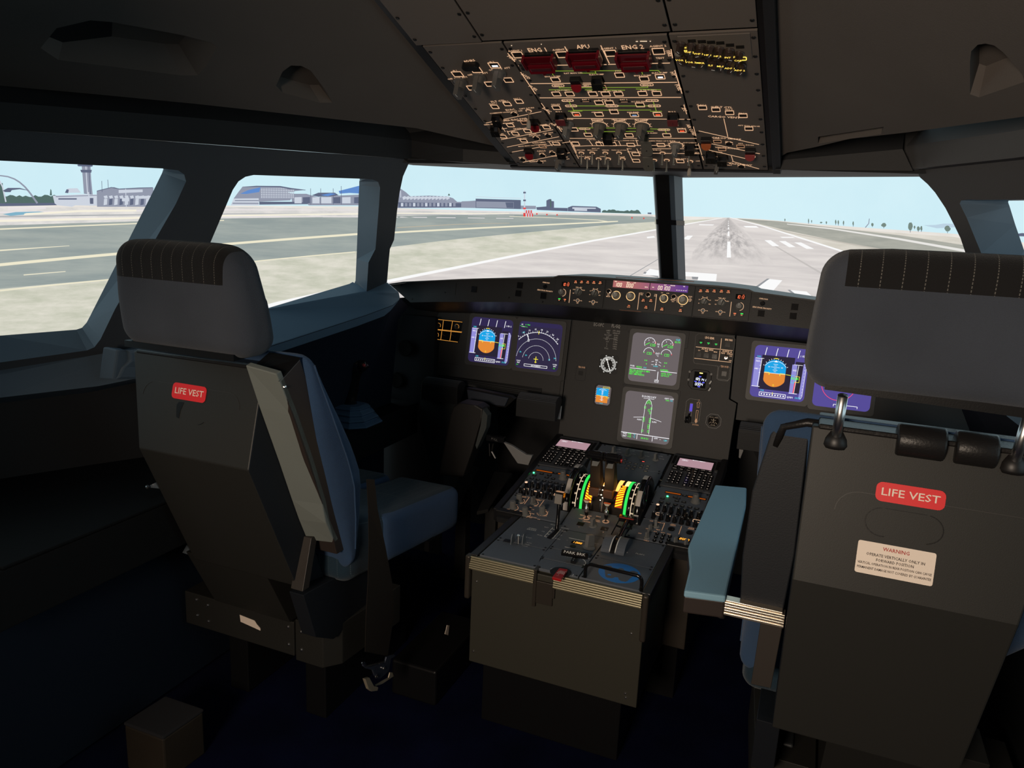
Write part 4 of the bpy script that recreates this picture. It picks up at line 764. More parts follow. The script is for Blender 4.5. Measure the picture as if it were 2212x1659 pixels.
for X,Y,s in ((974,268,'LOC'),(1075,226,'AP1'),(1128,228,'AP2'),(1094,275,'A/THR'),(1206,288,'EXPED'),(1335,298,'APPR')):
    x,y=b_(X,Y); g=G(fGS); g.fill(x,y,.0125,.0115,.002,.0065); g.mi=1; g.fill(x,y+.0028,.006,.0018,.0065,.007); g.mi=2; g.text(s,x,y-.002,.005,.007,w=.009); g.build('key',[BLK,REDA,KEYW],fcu)
for a in ((1047,172,1033,290),(1168,182,1154,298)): T.line(b_(a[0],a[1]),b_(a[2],a[3]),.0014,.0006,.0032)
x,y=b_(1352,222); T.arc(x,y,.0175,150,210,.001,.0006,.0032); T.build('amber_lettering',[AMB],fcu)
g=G(fGS); a=b_(905,292); c=b_(1060,305); g.line(a,c,.0012,.0006,.003); g.line(b_(880,62),b_(1430,92),.0016,.0006,.001); g.build('edge_wear',[mat('copper_edge',(.35,.16,.10),.25,.8)],fcu)
# ---------------------------------------------------------------- main instrument panel
fMP=Fr((0,2.3173,.5506),(1,0,0),(0,.1906,.9817))
e_=lambda X,Y,h=0:fMP.uv(cE(X,Y),h); d_=lambda X,Y,h=0:fMP.uv(cD(X,Y),h); m_=lambda X,Y,h=0:fMP.uv(cM(X,Y),h); k_=lambda X,Y,h=0:fMP.uv(cF(X,Y),h)
mp=thing('instrument_panel','dark grey main instrument panel of lit flight screens facing both seats','instrument panel',(0,2.33,.55))
MPM=mat('main_panel_paint',(.036,.0345,.034),.55,bump=.12,bscale=900)
def board(name,P,h=0,th=.012,m=MPM): g=G(fMP); g.poly2(P,h-th,h); return g.build(name,[m],mp,bevel=.001)
board('left_board',[(-.96,.120),(-.81,.120),(-.285,.069),(-.285,.368),(-.96,.352)])
board('centre_board',[(-.282,-.022),(.272,-.026),(.276,.160),(.252,.170),(.246,.368),(-.282,.368)],.0015)
board('right_board',[(.279,.110),(.96,.110),(.96,.352),(.250,.368),(.256,.172),(.279,.162)])
g=G(fMP); g.line((-.2785,.165),(-.2785,.40),.0016,.0004,.0016); g.line((-.2785,.165),(-.2955,.160),.0016,.0004,.0002); g.line((-.2955,.160),(-.2955,.07),.0016,.0004,.0002); g.build('panel_joint',[BLK],mp); g=G(fMP); g.line(e_(650,80),e_(630,185),.001,.0004,.0016); g.line(e_(180,175),e_(630,185),.001,.0004,.0016); g.build('placard_edge',[BLK],mp); g=G(fMP); g.line(d_(50,740),d_(555,785),.001,.0004,.0002); g.build('panel_joint',[BLK],mp)
IND=em('display_indigo',62,52,104,.55); IND=em('display_indigo',70,60,112,1.0); INDD=em('display_dark_indigo',38,32,52,1.0); GRY=em('display_grey',104,96,98,1.0)
LAV=em('tape_lavender',146,142,216,1.0); SKYB=em('horizon_blue',20,160,225,1.05); EAR=em('horizon_orange',222,134,52,1.05)
def screen(cx,cy,w,h,bg,name='display_screen',r=.014,bez=.012,z=.002,bezel_side=0):
    g=G(fMP); g.poly2(rrect(cx,cy,w+2*bez,h+2*bez,.010),0,z+.002); g.mi=1; g.poly2(rrect(cx,cy,w,h,r),z+.002,z+.0028); o=g.build(name,[DK if bezel_side is None else mat('bezel_grey',(.05,.049,.05),.5),bg],mp,bevel=.0006); return o
def localf(P):  # bilinear map from measured corners to unit square
    return P
def pfd(cx,cy,s=1.0,par=None):
    z=.0049; w=.159*s
    X=lambda a:cx+(a-.5)*w; Y=lambda b:cy+(.5-b)*w
    g=G(fMP); g.fill(X(.45),Y(.51),w*.60,w*.66,z,z+.0002); g.fill(X(.85),Y(.55),w*.16,w*.60,z,z+.0002); g.build('dark_field',[INDD],par)
    # attitude ball
    C=(X(.415),Y(.515)); r=w*.235
    def ball(a0,a1,wide): 
        P=[]; 
        for i in range(25):
            t=R(a0+(a1-a0)*i/24); P.append((C[0]+max(-r*.83,min(r*.83,r*math.cos(t))),C[1]+r*1.12*math.sin(t)))
        return P
    g=G(fMP); P=ball(0,180,1); g.poly2(P,z+.0003,z+.0005); g.build('sky_half',[SKYB],par)
    g=G(fMP); P=ball(180,360,1); g.poly2(P,z+.0003,z+.0005); g.build('ground_half',[EAR],par)
    g=G(fMP); zz=z+.0006
    g.line((C[0]-r*.83,C[1]),(C[0]+r*.83,C[1]),.0012,.0002,zz); g.arc(C[0],C[1],r*1.0,35,145,.0010,.0002,zz,16,1.0)
    for i,k in enumerate((.14,.26,.38,.5,.62,.74)): ww=r*(.16,.30,.16,.55,.16,.28)[i]; g.line((C[0]-ww/1.6,C[1]+r*k),(C[0]+ww/1.6,C[1]+r*k),.0009,.0002,zz)
    g.text('10',C[0]-r*.5,C[1]+r*.5,.006,zz); g.text('10',C[0]+r*.5,C[1]+r*.5,.006,zz)
    for a in (30,45,60,70,80,100,110,120,135,150): g.line((C[0]+r*1.02*math.cos(R(a)),C[1]+r*1.15*math.sin(R(a))),(C[0]+r*1.10*math.cos(R(a)),C[1]+r*1.24*math.sin(R(a))),.0014,.0002,zz)
    for q in (.20,.40,.60,.80): g.line((X(q+.02),Y(.03)),(X(q),Y(.18)),.0018,.0002,zz)
    # speed tape
    g.line((X(.15),Y(.25)),(X(.13),Y(.80)),.0016,.0002,zz); g.line((X(.03),Y(.25)),(X(.19),Y(.25)),.0012,.0002,zz); g.line((X(.02),Y(.80)),(X(.17),Y(.80)),.0016,.0002,zz); g.text('060',X(.08),Y(.31),.0075,zz); g.text('040',X(.07),Y(.46),.0075,zz)
    for k in (.32,.39,.46,.53): g.line((X(.12),Y(k)),(X(.15),Y(k)),.0008,.0002,zz)
    # altitude + v/s
    g.line((X(.83),Y(.31)),(X(.80),Y(.86)),.0014,.0002,zz); g.line((X(.74),Y(.31)),(X(.90),Y(.31)),.0012,.0002,zz); g.line((X(.71),Y(.86)),(X(.86),Y(.86)),.0016,.0002,zz); g.text('005',X(.77),Y(.42),.0075,zz); g.text('1 FD 2',X(.90),Y(.14),.0075,zz); g.text('QNH',X(.74),Y(.94),.0075,zz)
    g.pline([(X(.18),Y(.90)),(X(.66),Y(.90)),(X(.66),Y(.97)),(X(.18),Y(.97))],.0016,.0002,zz,True)
    for k in range(9): g.line((X(.21+.05*k),Y(.935)),(X(.235+.05*k),Y(.935)),.004,.0002,zz)
    g.pline([(X(.93),Y(.28)),(X(.97),Y(.33)),(X(.955),Y(.90)),(X(.93),Y(.95)),(X(.91),Y(.93))],.0009,.0002,zz)
    for k in range(10): g.line((X(.935),Y(.34+.06*k)),(X(.95),Y(.34+.06*k)),.0008,.0002,zz)
    g.poly2([(C[0]-.005,C[1]+r*.92),(C[0]+.005,C[1]+r*.92),(C[0],C[1]+r*1.08)],zz,zz+.0002)
    g.build('white_symbols',[SCW],par)
    g=G(fMP); g.fill(X(.08),Y(.525),w*.11,w*.55,z+.0003,z+.0004); g.build('speed_tape',[LAV],par); g=G(fMP); g.fill(X(.76),Y(.585),w*.09,w*.55,z+.0003,z+.0004); g.build('altitude_tape',[LAV],par); g=G(fMP); g.poly2([(X(.915),Y(.28)),(X(.95),Y(.28)),(X(.975),Y(.35)),(X(.955),Y(.88)),(X(.915),Y(.96)),(X(.895),Y(.92))],z+.0003,z+.0004); g.build('vertical_speed_tape',[LAV],par)
    g=G(fMP); g.line((X(.80),Y(.63)),(X(.79),Y(.85)),.0028,.0002,zz+.0002); g.build('red_band',[SCR],par)
    g=G(fMP); zz+=.0003; g.line((C[0]+r*.87,C[1]),(X(.71),C[1]-.001),.0016,.0002,zz); g.pline([(C[0]-r*.8,C[1]+.001),(C[0]-r*.42,C[1]+.001),(C[0]-r*.42,C[1]-.006)],.0020,.0002,zz); g.pline([(C[0]+r*.8,C[1]+.001),(C[0]+r*.42,C[1]+.001),(C[0]+r*.42,C[1]-.006)],.0020,.0002,zz); g.line((C[0]-.005,C[1]+r*1.22),(C[0]+.005,C[1]+r*1.22),.0022,.0002,zz)
    g.rect(C[0],C[1]-r*.98,.003,.005,.0008,.0002,zz); g.line((X(.42),Y(.88)),(X(.42),Y(.93)),.0016,.0002,zz); g.pline([(X(.79),Y(.53)),(X(.87),Y(.53)),(X(.87),Y(.64)),(X(.79),Y(.64))],.0012,.0002,zz)
    g.build('yellow_symbols',[SCY],par)
    g=G(fMP); g.text('100',X(.09),Y(.22),.008,zz); g.text('1013',X(.88),Y(.94),.0085,zz); g.text('194',X(.22),Y(.865),.007,zz); g.pline([(X(.78),Y(.52)),(X(.72),Y(.52)),(X(.72),Y(.66)),(X(.78),Y(.66)),(X(.78),Y(.60))],.0011,.0002,zz); g.build('cyan_symbols',[SCC],par)
    g=G(fMP); g.text('0120',X(.79),Y(.575),.010,zz+.0003,bold=.03); g.build('green_symbols',[SCG],par)
LU,LV=d_(740,160,.005),d_(1240,830,.005)
cP=(( -.5668),(.2616)); 
# left outer display, left inner display (slightly raised), centre pair, right pair
pc=(-.567,.268); nc=(-.388,.268)
s1=screen(pc[0],pc[1],.156,.158,IND); pfd(pc[0],pc[1],.985,s1)
s2=screen(nc[0],nc[1],.156,.160,IND)
z=.0049; g=G(fMP); X=lambda a:nc[0]+(a-.5)*.157; Y=lambda b:nc[1]+(.5-b)*.159
g.fill(nc[0],nc[1]-.005,.150,.140,z,z+.0002); g.build('dark_field',[em('display_navy',44,38,66,1.0)],s2)
C=(X(.475),Y(.80)); g=G(fMP); zz=z+.0004
g.arc(C[0],C[1],.094,40,138,.0014,.0002,zz,26)
for i in range(21): a=R(42+94*i/20); l=.006 if i%2 else .003; g.line((C[0]+.094*math.cos(a),C[1]+.094*math.sin(a)),(C[0]+(.094+l)*math.cos(a),C[1]+(.094+l)*math.sin(a)),.0009,.0002,zz)
for i,s in enumerate(('12','14','15','16','17','18','24','27')): a=R(134-12.2*i); g.text(('6','9','12','15','18','21','24','27')[i],C[0]+.104*math.cos(a),C[1]+.104*math.sin(a),.0075,zz,math.degrees(a)-90)
for r_ in (.072,.049,.0265):
    n=int(r_*700)
    for i in range(n): a0=R(4+172*i/n); a1=R(4+172*(i+.55)/n); g.line((C[0]+r_*math.cos(a0),C[1]+r_*math.sin(a0)),(C[0]+r_*math.cos(a1),C[1]+r_*math.sin(a1)),.0012,.0002,zz)
g.poly2([(C[0]-.041,C[1]+.086),(C[0]-.035,C[1]+.076),(C[0]-.041,C[1]+.078)],zz,zz+.0002); g.line((C[0]-.039,C[1]+.080),(C[0]-.034,C[1]+.066),.0022,.0002,zz); g.rect(C[0]-.034,C[1]+.064,.005,.007,.001,.0002,zz)
g.pline([(X(.22),Y(.905)),(X(.75),Y(.905)),(X(.75),Y(.95)),(X(.22),Y(.95))],.0014,.0002,zz,True); g.text('GPS PRIMARY',X(.49),Y(.928),.006,zz); g.text('VOR1\nBLB',X(.08),Y(.87),.006,zz); g.text('VOR2\nLBC',X(.92),Y(.87),.006,zz); g.text('GS',X(.07),Y(.07),.006,zz); g.text('---/---',X(.1),Y(.115),.006,zz)
g.build('white_symbols',[SCW],s2)
g=G(fMP); g.line((C[0],C[1]+.012),(C[0],C[1]-.010),.0022,.0002,zz); g.line((C[0]-.008,C[1]+.003),(C[0]+.008,C[1]+.003),.0022,.0002,zz); g.line((C[0]-.004,C[1]-.007),(C[0]+.004,C[1]-.007),.0018,.0002,zz); g.line((C[0],C[1]+.088),(C[0],C[1]+.100),.0022,.0002,zz); g.build('yellow_symbols',[SCY],s2)
g=G(fMP)
for x,y,s in ((.10,.66,'30'),(.24,.72,'20'),(.78,.76,'20'),(.90,.72,'30'),(.12,.24,'194')): g.text(s,X(x),Y(y),.007,zz,20 if s=='194' else 0)
g.build('cyan_symbols',[SCC],s2)
g=G(fMP); g.text('0  TAS',X(.2),Y(.07),.006,zz); g.text('0.0',X(.06),Y(.935),.0055,zz); g.text('0.0',X(.91),Y(.935),.0055,zz); g.line((X(.02),Y(.10)),(X(.2),Y(.12)),.0008,.0002,zz); g.build('green_symbols',[SCG],s2)
rc=(.388,.267); s5=screen(rc[0],rc[1],.156,.158,em('display_violet',84,74,150,1.0)); pfd(rc[0],rc[1],.985,s5)
ro=(.567,.262); s6=screen(ro[0],ro[1],.156,.158,em('display_violet',84,74,150,1.0)); g=G(fMP); g.arc(ro[0]-.012,ro[1]-.010,.046,180,360,.0016,.0003,.005,20); g.build('red_arc',[em('arc_pink',230,70,110,1.2)],s6)
g=G(fMP); x,y=k_(1640,1155,.005); g.pline([(x-.022,y+.002),(x-.022,y+.008),(x+.042,y+.008),(x+.042,y+.002)],.0014,.0003,.005); g.line((x+.010,y+.008),(x+.010,y+.002),.0014,.0003,.005); g.build('white_symbols',[SCW],s6)
ex,ey=.0080,.2685; s3=screen(ex,ey,.156,.157,GRY)
X=lambda a:ex+(a-.5)*.156; Y=lambda b:ey+(.5-b)*.157
def gau(g,cx,cy,r,a0,a1): g.arc(cx,cy,r,a0,a1,.0013,.0002,.0052,16)
g=G(fMP); zz=.0052
for cx in (.37,.73):
    gau(g,X(cx),Y(.19),.0175,0,215); gau(g,X(cx),Y(.39),.0165,10,180)
    for a in range(0,200,30): g.line((X(cx)+.0175*math.cos(R(a)),Y(.19)+.0175*math.sin(R(a))),(X(cx)+.0150*math.cos(R(a)),Y(.19)+.0150*math.sin(R(a))),.0008,.0002,zz)
    g.text('5',X(cx)-.004,Y(.19)+.009,.006,zz); g.text('10',X(cx)+.010,Y(.19)+.004,.005,zz)
for s,x,y in (('N1\n%',.55,.22),('EGT\n°C',.555,.41),('N2\n%',.55,.545),('FF',.55,.615),('FOB:',.07,.69),('STS',.60,.945)): g.text(s,X(x),Y(y),.0072,zz)
for a in ((.45,.56,.50,.55),(.45,.62,.50,.62),(.60,.55,.65,.57),(.60,.61,.65,.63)): g.line((X(a[0]),Y(a[1])),(X(a[2]),Y(a[3])),.0011,.0002,zz)
g.line((X(.02),Y(.735)),(X(.56),Y(.735)),.0016,.0002,zz); g.line((X(.66),Y(.735)),(X(.99),Y(.735)),.0016,.0002,zz); g.line((X(.61),Y(.75)),(X(.61),Y(.92)),.0018,.0002,zz); g.rect(X(.60),Y(.945),.012,.008,.0008,.0002,zz); g.build('white_symbols',[SCW],s3)
g=G(fMP)
for cx in (.37,.73): g.line((X(cx)-.013,Y(.23)),(X(cx),Y(.18)),.0016,.0002,zz); g.rect(X(cx)+.010,Y(.225),.015,.0065,.0009,.0002,zz); g.text('0.0',X(cx)+.012,Y(.225),.0055,zz); g.rect(X(cx)+.002,Y(.40),.014,.0065,.0009,.0002,zz); g.text('15',X(cx)+.003,Y(.40),.0055,zz); g.line((X(cx)-.017,Y(.39)),(X(cx)-.013,Y(.395)),.0015,.0002,zz)
for s,x,y in (('0.0',.33,.55),('0',.35,.62),('0.0',.74,.56),('0',.72,.63),('42220',.21,.70),('(UPPER)',.73,.71)): g.text(s,X(x),Y(y),.0075,zz)
g.text('IRS IN ALIGN 5 MN',X(.02),Y(.775),.0078,zz,al='l'); g.text('SEAT BELTS',X(.02),Y(.815),.0078,zz,al='l'); g.text('NO SMOKING',X(.02),Y(.855),.0078,zz,al='l'); g.text('HYD PTU',X(.68),Y(.78),.0078,zz,al='l'); g.text('LDG LT',X(.68),Y(.82),.0078,zz,al='l'); g.text('82.7%',X(.93),Y(.12),.0075,zz); g.build('green_symbols',[SCG],s3)
g=G(fMP); g.text('CLB',X(.93),Y(.07),.0075,zz); g.text('KG',X(.33),Y(.70),.0065,zz); g.text('KG/H',X(.545),Y(.65),.006,zz); g.build('cyan_symbols',[SCC],s3)
g=G(fMP)
for cx in (.37,.73): g.arc(X(cx),Y(.19),.0185,-2,20,.0016,.0002,zz,4); g.arc(X(cx),Y(.39),.0172,0,14,.0018,.0002,zz,3)
g.build('red_symbols',[SCR],s3)
sx_,sy_=.0080,.0795; s4=screen(sx_,sy_,.156,.157,GRY)
X=lambda a:sx_+(a-.5)*.156; Y=lambda b:sy_+(.5-b)*.157
g=G(fMP); g.text('DOOR/OXY',X(.49),Y(.08),.0085,zz); g.line((X(.38),Y(.115)),(X(.60),Y(.115)),.0010,.0002,zz); g.text('CKPT OXY',X(.90),Y(.07),.0062,zz)
Lp=[(.50,.13),(.455,.17),(.43,.24),(.425,.34),(.43,.80),(.455,.80)]; 
g.pline([(X(.50),Y(.125)),(X(.455),Y(.17)),(X(.43),Y(.25)),(X(.425),Y(.84))],.0011,.0002,zz); g.pline([(X(.50),Y(.125)),(X(.545),Y(.17)),(X(.57),Y(.25)),(X(.575),Y(.84))],.0011,.0002,zz)
g.line((X(.43),Y(.50)),(X(.22),Y(.53)),.0011,.0002,zz); g.line((X(.57),Y(.50)),(X(.80),Y(.55)),.0011,.0002,zz); g.text('SLIDE',X(.345),Y(.565),.006,zz); g.text('SLIDE',X(.655),Y(.575),.006,zz)
g.line((X(.0),Y(.865)),(X(1.0),Y(.865)),.0018,.0002,zz); g.line((X(.34),Y(.875)),(X(.34),Y(.97)),.0014,.0002,zz); g.line((X(.66),Y(.875)),(X(.66),Y(.97)),.0014,.0002,zz)
g.text('TAT\nSAT',X(.08),Y(.915),.0075,zz); g.text('GW',X(.73),Y(.90),.007,zz); g.text('--',X(.82),Y(.905),.008,zz); g.build('white_symbols',[SCW],s4)
g=G(fMP)
for x,y in ((.47,.20),(.53,.20),(.50,.17),(.435,.30),(.565,.31),(.52,.35),(.55,.40),(.435,.52),(.435,.57),(.565,.53),(.565,.58),(.55,.66),(.55,.70),(.435,.78),(.555,.78)): g.rect(X(x),Y(y),.0045,.0065,.0009,.0002,zz)
g.text('1800',X(.87),Y(.105),.006,zz); g.text('+15\n+15',X(.18),Y(.915),.0078,zz); g.text('18 H 51',X(.50),Y(.935),.0078,zz); g.build('green_symbols',[SCG],s4)
g=G(fMP); g.text('°C\n°C',X(.28),Y(.915),.0075,zz); g.text('PSI',X(.95),Y(.105),.006,zz); g.text('LBS',X(.93),Y(.915),.007,zz); g.build('cyan_symbols',[SCC],s4)
for nm,P in (('bezel_step',[e_(645,190),e_(1380,205),e_(1355,405),e_(1310,400),e_(1330,250),e_(650,215)]),('bezel_step',[e_(585,825),e_(1275,910),e_(1240,1112),e_(1200,1108),e_(1225,950),e_(600,880)])): g=G(fMP); g.poly2(P,.001,.0035); g.build(nm,[DK],mp,bevel=.0005)
# registration placard and speed placard
GREYT=mat('grey_print',(.42,.40,.38),.6)
T=G(fMP); 
for X_,Y_,s,sz in ((260,68,'MSN 7776',.0055),(545,92,'SELCAL CODE',.006)): x,y=e_(X_,Y_); T.text(s,x,y,sz,.0018,-1)
x,y=e_(297,122); T.text('EC-OPC',x,y,.0155,.0018,w=.0335); x,y=e_(502,138); T.text('FL-GQ',x,y,.0155,.0018,w=.0285)
for i,(a,b_2) in enumerate((('LIMIT','SPD (IAS)'),('VLE','280kt/.67'),('VLO EXT','250kt'),('RET','220kt'),('VFE  1','230kt'),('1+F','215kt'),('2','200kt'),('3','185kt'),('FULL','177kt'))):
    x,y=e_(400+3*(4-i),190+i*26.5); T.text(a,x,y,.0062,.0018); x,y=e_(497-3*(i-4),195+i*26.5); T.text(b_2,x,y,.0062,.0018)
T.line(e_(352,280),e_(510,290),.0008,.0004,.0017)
T.build('grey_lettering',[GREYT],mp)
# small instruments
def inset(name,X_,Y_,w,h,c,q=e_,m=MPM): x,y=q(X_,Y_); g=G(fMP); P=cham(x,y,w,h,c); g.poly2(P,.0012,.0022); g.mi=1; g.pline(P,.0012,.0006,.0018,True); return g.build(name,[m,BLK],mp),x,y
o,x,y=inset('terrain_switch_plate',82,700,.034,.047,.004); T=G(fMP); xx,yy=e_(95,628); T.text('TERR ON ND',xx,yy,.0080,.0026,w=.024); T.build('amber_lettering',[AMBD],o); button(o,fMP,(x,y+.001),.0145,.0145,edge=None,z=.0022,dep=.002)
o,x,y=inset('terrain_switch_plate',1790,700,.034,.045,.004); button(o,fMP,(x+.001,y-.001),.0145,.0145,edge=None,z=.0022,dep=.002)
T=G(fMP); xx,yy=e_(1800,622); T.text('TERR ON ND',xx,yy,.0085,.0026,w=.024); T.build('amber_lettering',[AMBD],o)
# standby compass
x,y=e_(412,592); g=G(fMP); g.poly2(cham(x,y,.064,.062,.006),.0012,.003); g.mi=1; g.lathe((x,y,.003),[(0,0),(.027,0),(.0285,.001),(.0285,0)],24)
cmp_=g.build('compass_dial',[DK,mat('dial_face',(.035,.034,.034),.5)],mp); T=G(fMP)
for k in range(72): a=R(k*5); l=.0045 if k%2 else .0065; T.line((x+.0255*math.cos(a),y+.0255*math.sin(a)),(x+(.0255-l)*math.cos(a),y+(.0255-l)*math.sin(a)),.0011 if k%2==0 else .0007,.0004,.0034)
for k in range(8): a=R(k*45+20); T.poly2([(x+.0265*math.cos(a),y+.0265*math.sin(a)),(x+.030*math.cos(a+.09),y+.030*math.sin(a+.09)),(x+.030*math.cos(a-.09),y+.030*math.sin(a-.09))],.0034,.0040)
for k,s in enumerate(('N','3','6','E','12','15','S','21','24','W','30','33')): a=R(115-30*k); T.text(('24','27','30','33','N','3','6','9','12','15','18','21')[k],x+.0165*math.cos(a),y+.0165*math.sin(a),.0068,.0034,math.degrees(a)-90,bold=.02)
a=R(112); T.line((x+.0185*math.cos(a),y+.0185*math.sin(a)),(x-.0215*math.cos(a),y-.0215*math.sin(a)),.0030,.0004,.0040); T.disc(x+.016*math.cos(a),y+.016*math.sin(a),.0035,.004,.0045); T.build('dial_markings',[em('dial_white',240,238,232,1.0)],cmp_)
g=G(fMP)
for k in (-.010,-.003,.004,.011): g.disc(x+k*math.cos(a),y+k*math.sin(a),.0011,.0042,.0050,8)
g.build('hub_dots',[BLK],cmp_)
# standby horizon
x,y=e_(345,960); g=G(fMP); g.poly2(cham(x,y,.060,.072,.008),.0012,.003); g.mi=1; g.poly2(cham(x+.001,y,.050,.063,.006),.003,.0036); sb=g.build('standby_display',[BLK,GRY],mp)
g=G(fMP); g.box(x-.0215,x+.0180,y-.002,y+.0225,.0037,.0040); g.build('sky_half',[SKYB],sb); g=G(fMP); g.box(x-.0215,x+.0180,y-.0245,y-.002,.0037,.0040); g.build('ground_half',[EAR],sb)
g=G(fMP)
for k in (-18,-15,-12,-8,-5,3,6,9,12,15): g.line((x-.0015-(.006 if k%5==0 else .0030),y+k/1000),(x-.0015+(.006 if k%5==0 else .0030),y+k/1000),.0008,.0003,.0042)
g.arc(x-.001,y+.001,.019,50,130,.0009,.0003,.0042,10); g.line((x-.0015,y-.019),(x-.0015,y+.020),.0006,.0003,.0042)
for k in range(6): g.line((x+.019,y+.020-.006*k),(x+.0215,y+.020-.006*k),.0008,.0003,.0042); g.line((x-.0245,y+.020-.006*k),(x-.022,y+.020-.006*k),.0008,.0003,.0042)
g.build('white_symbols',[SCW],sb); g=G(fMP); g.rect(x+.010,y+.0255,.022,.004,.001,.0003,.0042); g.line((x-.020,y-.002),(x+.016,y-.003),.0012,.0003,.0042); g.text('1020',x+.017,y-.006,.006,.0044); g.build('yellow_symbols',[SCY],sb); g=G(fMP); g.text('1013',x-.002,y-.0275,.0055,.0042); g.build('cyan_symbols',[SCC],sb)
# landing gear indicator panel
P=[e_(1490,225,.002),e_(1905,265,.002),e_(1925,295,.002),e_(1893,555,.002),e_(1880,600,.002),e_(1870,755,.002),e_(1835,782,.002),e_(1705,765,.002),e_(1720,612,.002),e_(1440,580,.002),e_(1425,550,.002),e_(1455,250,.002)]
g=G(fMP); g.poly2(P,.0012,.0020); g.mi=1; g.pline(P,.0013,.0008,.0016,True); lg=g.build('landing_gear_panel',[MPM,BLK],mp); T=G(fMP)
def et(X_,Y_,s,sz,w=None): x,y=e_(X_,Y_,.002); T.text(s,x,y,sz,.0024,-2,w=w)
et(1620,278,'LDG GEAR',.0095,.028); et(1848,302,'BRK FAN',.0085,.022); et(1595,415,'AUTO BRK',.0075); et(1495,425,'LO',.005); et(1583,435,'MED',.005); et(1690,445,'MAX',.005); et(1828,440,'A/SKID &',.0072); et(1825,465,'N/W STRG',.0072); et(1870,495,'ON',.005); et(1865,550,'OFF',.005)
for a in ((1762,282,1748,405),(1745,425,1728,545),(1455,382,1895,428),(1435,518,1875,568)): T.line(e_(a[0],a[1],.002),e_(a[2],a[3],.002),.0014,.0004,.0022)
T.build('amber_lettering',[AMB],lg)
GT=em('gear_green',60,240,100,1.2)
for X_,Y_ in ((1518,325),(1608,333),(1698,345)):
    x,y=e_(X_,Y_,.002); g=G(fMP); g.fill(x,y,.0155,.0145,.0018,.0042); g.mi=1; g.pline([(x-.0035,y-.0006),(x+.0035,y-.0006),(x,y-.0048)],.0010,.0004,.0042,True); g.build('gear_light',[GLOSS,GT],lg)
for X_,Y_ in ((1490,475),(1580,485),(1678,498),(1835,355)):
    x,y=e_(X_,Y_,.002); g=G(fMP); g.fill(x,y,.0150,.0145,.0018,.0042); g.build('push_button',[GLOSS],lg)
x,y=e_(1815,515,.002); toggle(lg,fMP,(x,y),.018,(0,.8),r=.0026,edge=BLK,m=mat('dark_steel',(.35,.33,.31),.25,1))
# clock
x,y=e_(1502,778,.002); g=G(fMP); g.poly2(cham(x,y,.066,.060,.012),.0012,.0035); g.mi=1; g.pline(cham(x,y,.068,.062,.012),.0012,.0006,.0020,True); g.fill(x+.0005,y,.038,.050,.0034,.0042)
ck=g.build('clock',[MPM,DBLK],mp); g=G(fMP); DIG=em('digit_white',235,240,255,1.6); seg(g,'18',x-.0155,y-.0010,.0038,.0072,.0060,.0010,.0043); seg(g,'51',x-.0035,y-.0016,.0038,.0072,.0060,.0010,.0043); seg(g,'41',x+.0085,y-.0024,.0038,.0072,.0060,.0010,.0043); seg(g,'0004',x-.0125,y-.0175,.0040,.0075,.0062,.0010,.0043); g.build('white_digits',[DIG],ck)
g=G(fMP)
for dx,dy in ((-.012,-.0060),(0,-.0065),(.012,-.0070),(0,.0105),(0,-.0215)): g.fill(x+dx,y+dy,.0070,.0022,.0043,.0046)
g.build('blue_marks',[em('led_blue',90,90,255,2.0)],ck); g=G(fMP); g.fill(x+.002,y+.0215,.010,.003,.0043,.0047); g.build('yellow_mark',[em('lamp_warm',255,225,120,2.5)],ck)
for X_,Y_ in ((1383,680),(1640,710),(1368,775)): a,b2=e_(X_,Y_,.0035); g=G(fMP); g.lathe((a,b2,.0035),[(.0035,0),(.0035,.003),(0,.003)],12); g.build('round_button',[KN],ck)
for X_,Y_ in ((1632,808),(1622,890)): a,b2=e_(X_,Y_,.0035); g=G(fMP); T_=Matrix.Translation((a,b2,.0035))@Matrix.Rotation(R(65),4,'Z'); g.box(-.006,.006,-.0022,.0022,0,.008,T_); g.build('rotary_knob',[mat('pale_knob',(.45,.44,.42),.4)],ck,bevel=.0006)
# gear lever
x,y=e_(1418,1148,.002); g=G(fMP); P=cham(x,y,.046,.074,.009); g.poly2(P,.0012,.0018); g.mi=1; g.pline(P,.0013,.0006,.0018,True); sx0,sy0=e_(1395,1130,.002); g.box(sx0-.0045,sx0+.0045,sy0-.026,sy0+.020,.0018,.0022)
gl=g.build('gear_lever_plate',[MPM,BLK],mp); g=G(fMP); g.box(sx0-.004,sx0+.0045,sy0-.006,sy0+.018,.0023,.0028); g.build('violet_slot',[em('slot_violet',86,70,190,1.2)],gl)
lx,ly=e_(1352,1255,.03); g=G(fMP); g.tube([(sx0,sy0-.010,.002),(sx0-.001,sy0-.014,.018),(lx,ly+.006,.026)],.0022); g.cyl((lx-.0065,ly,.028),(lx-.0012,ly,.028),.0105,n=18); g.cyl((lx+.0012,ly,.028),(lx+.0065,ly,.028),.0105,n=18); g.cyl((lx-.007,ly,.028),(lx+.007,ly,.028),.004,n=10); g.build('gear_lever',[GLOSS],gl,bevel=.0015)
T=G(fMP); a=lambda X_,Y_:e_(X_,Y_,.002); T.pline([a(1470,1108),a(1472,1055),a(1465,1055),a(1488,1038),a(1505,1060),a(1496,1060),a(1492,1110)],.0010,.0004,.0020,True); T.pline([a(1462,1140),a(1485,1143),a(1470,1245),a(1450,1243)],.0010,.0004,.0020,True); T.poly2([a(1450,1243),a(1470,1245),a(1474,1275),a(1455,1300),a(1440,1272)],.0020,.0024); xx,yy=a(1490,1020); T.text('UP',xx,yy,.0050,.0022); xx,yy=a(1450,1315); T.text('DOWN',xx,yy,.0055,.0022); T.build('amber_lettering',[AMBD],gl)
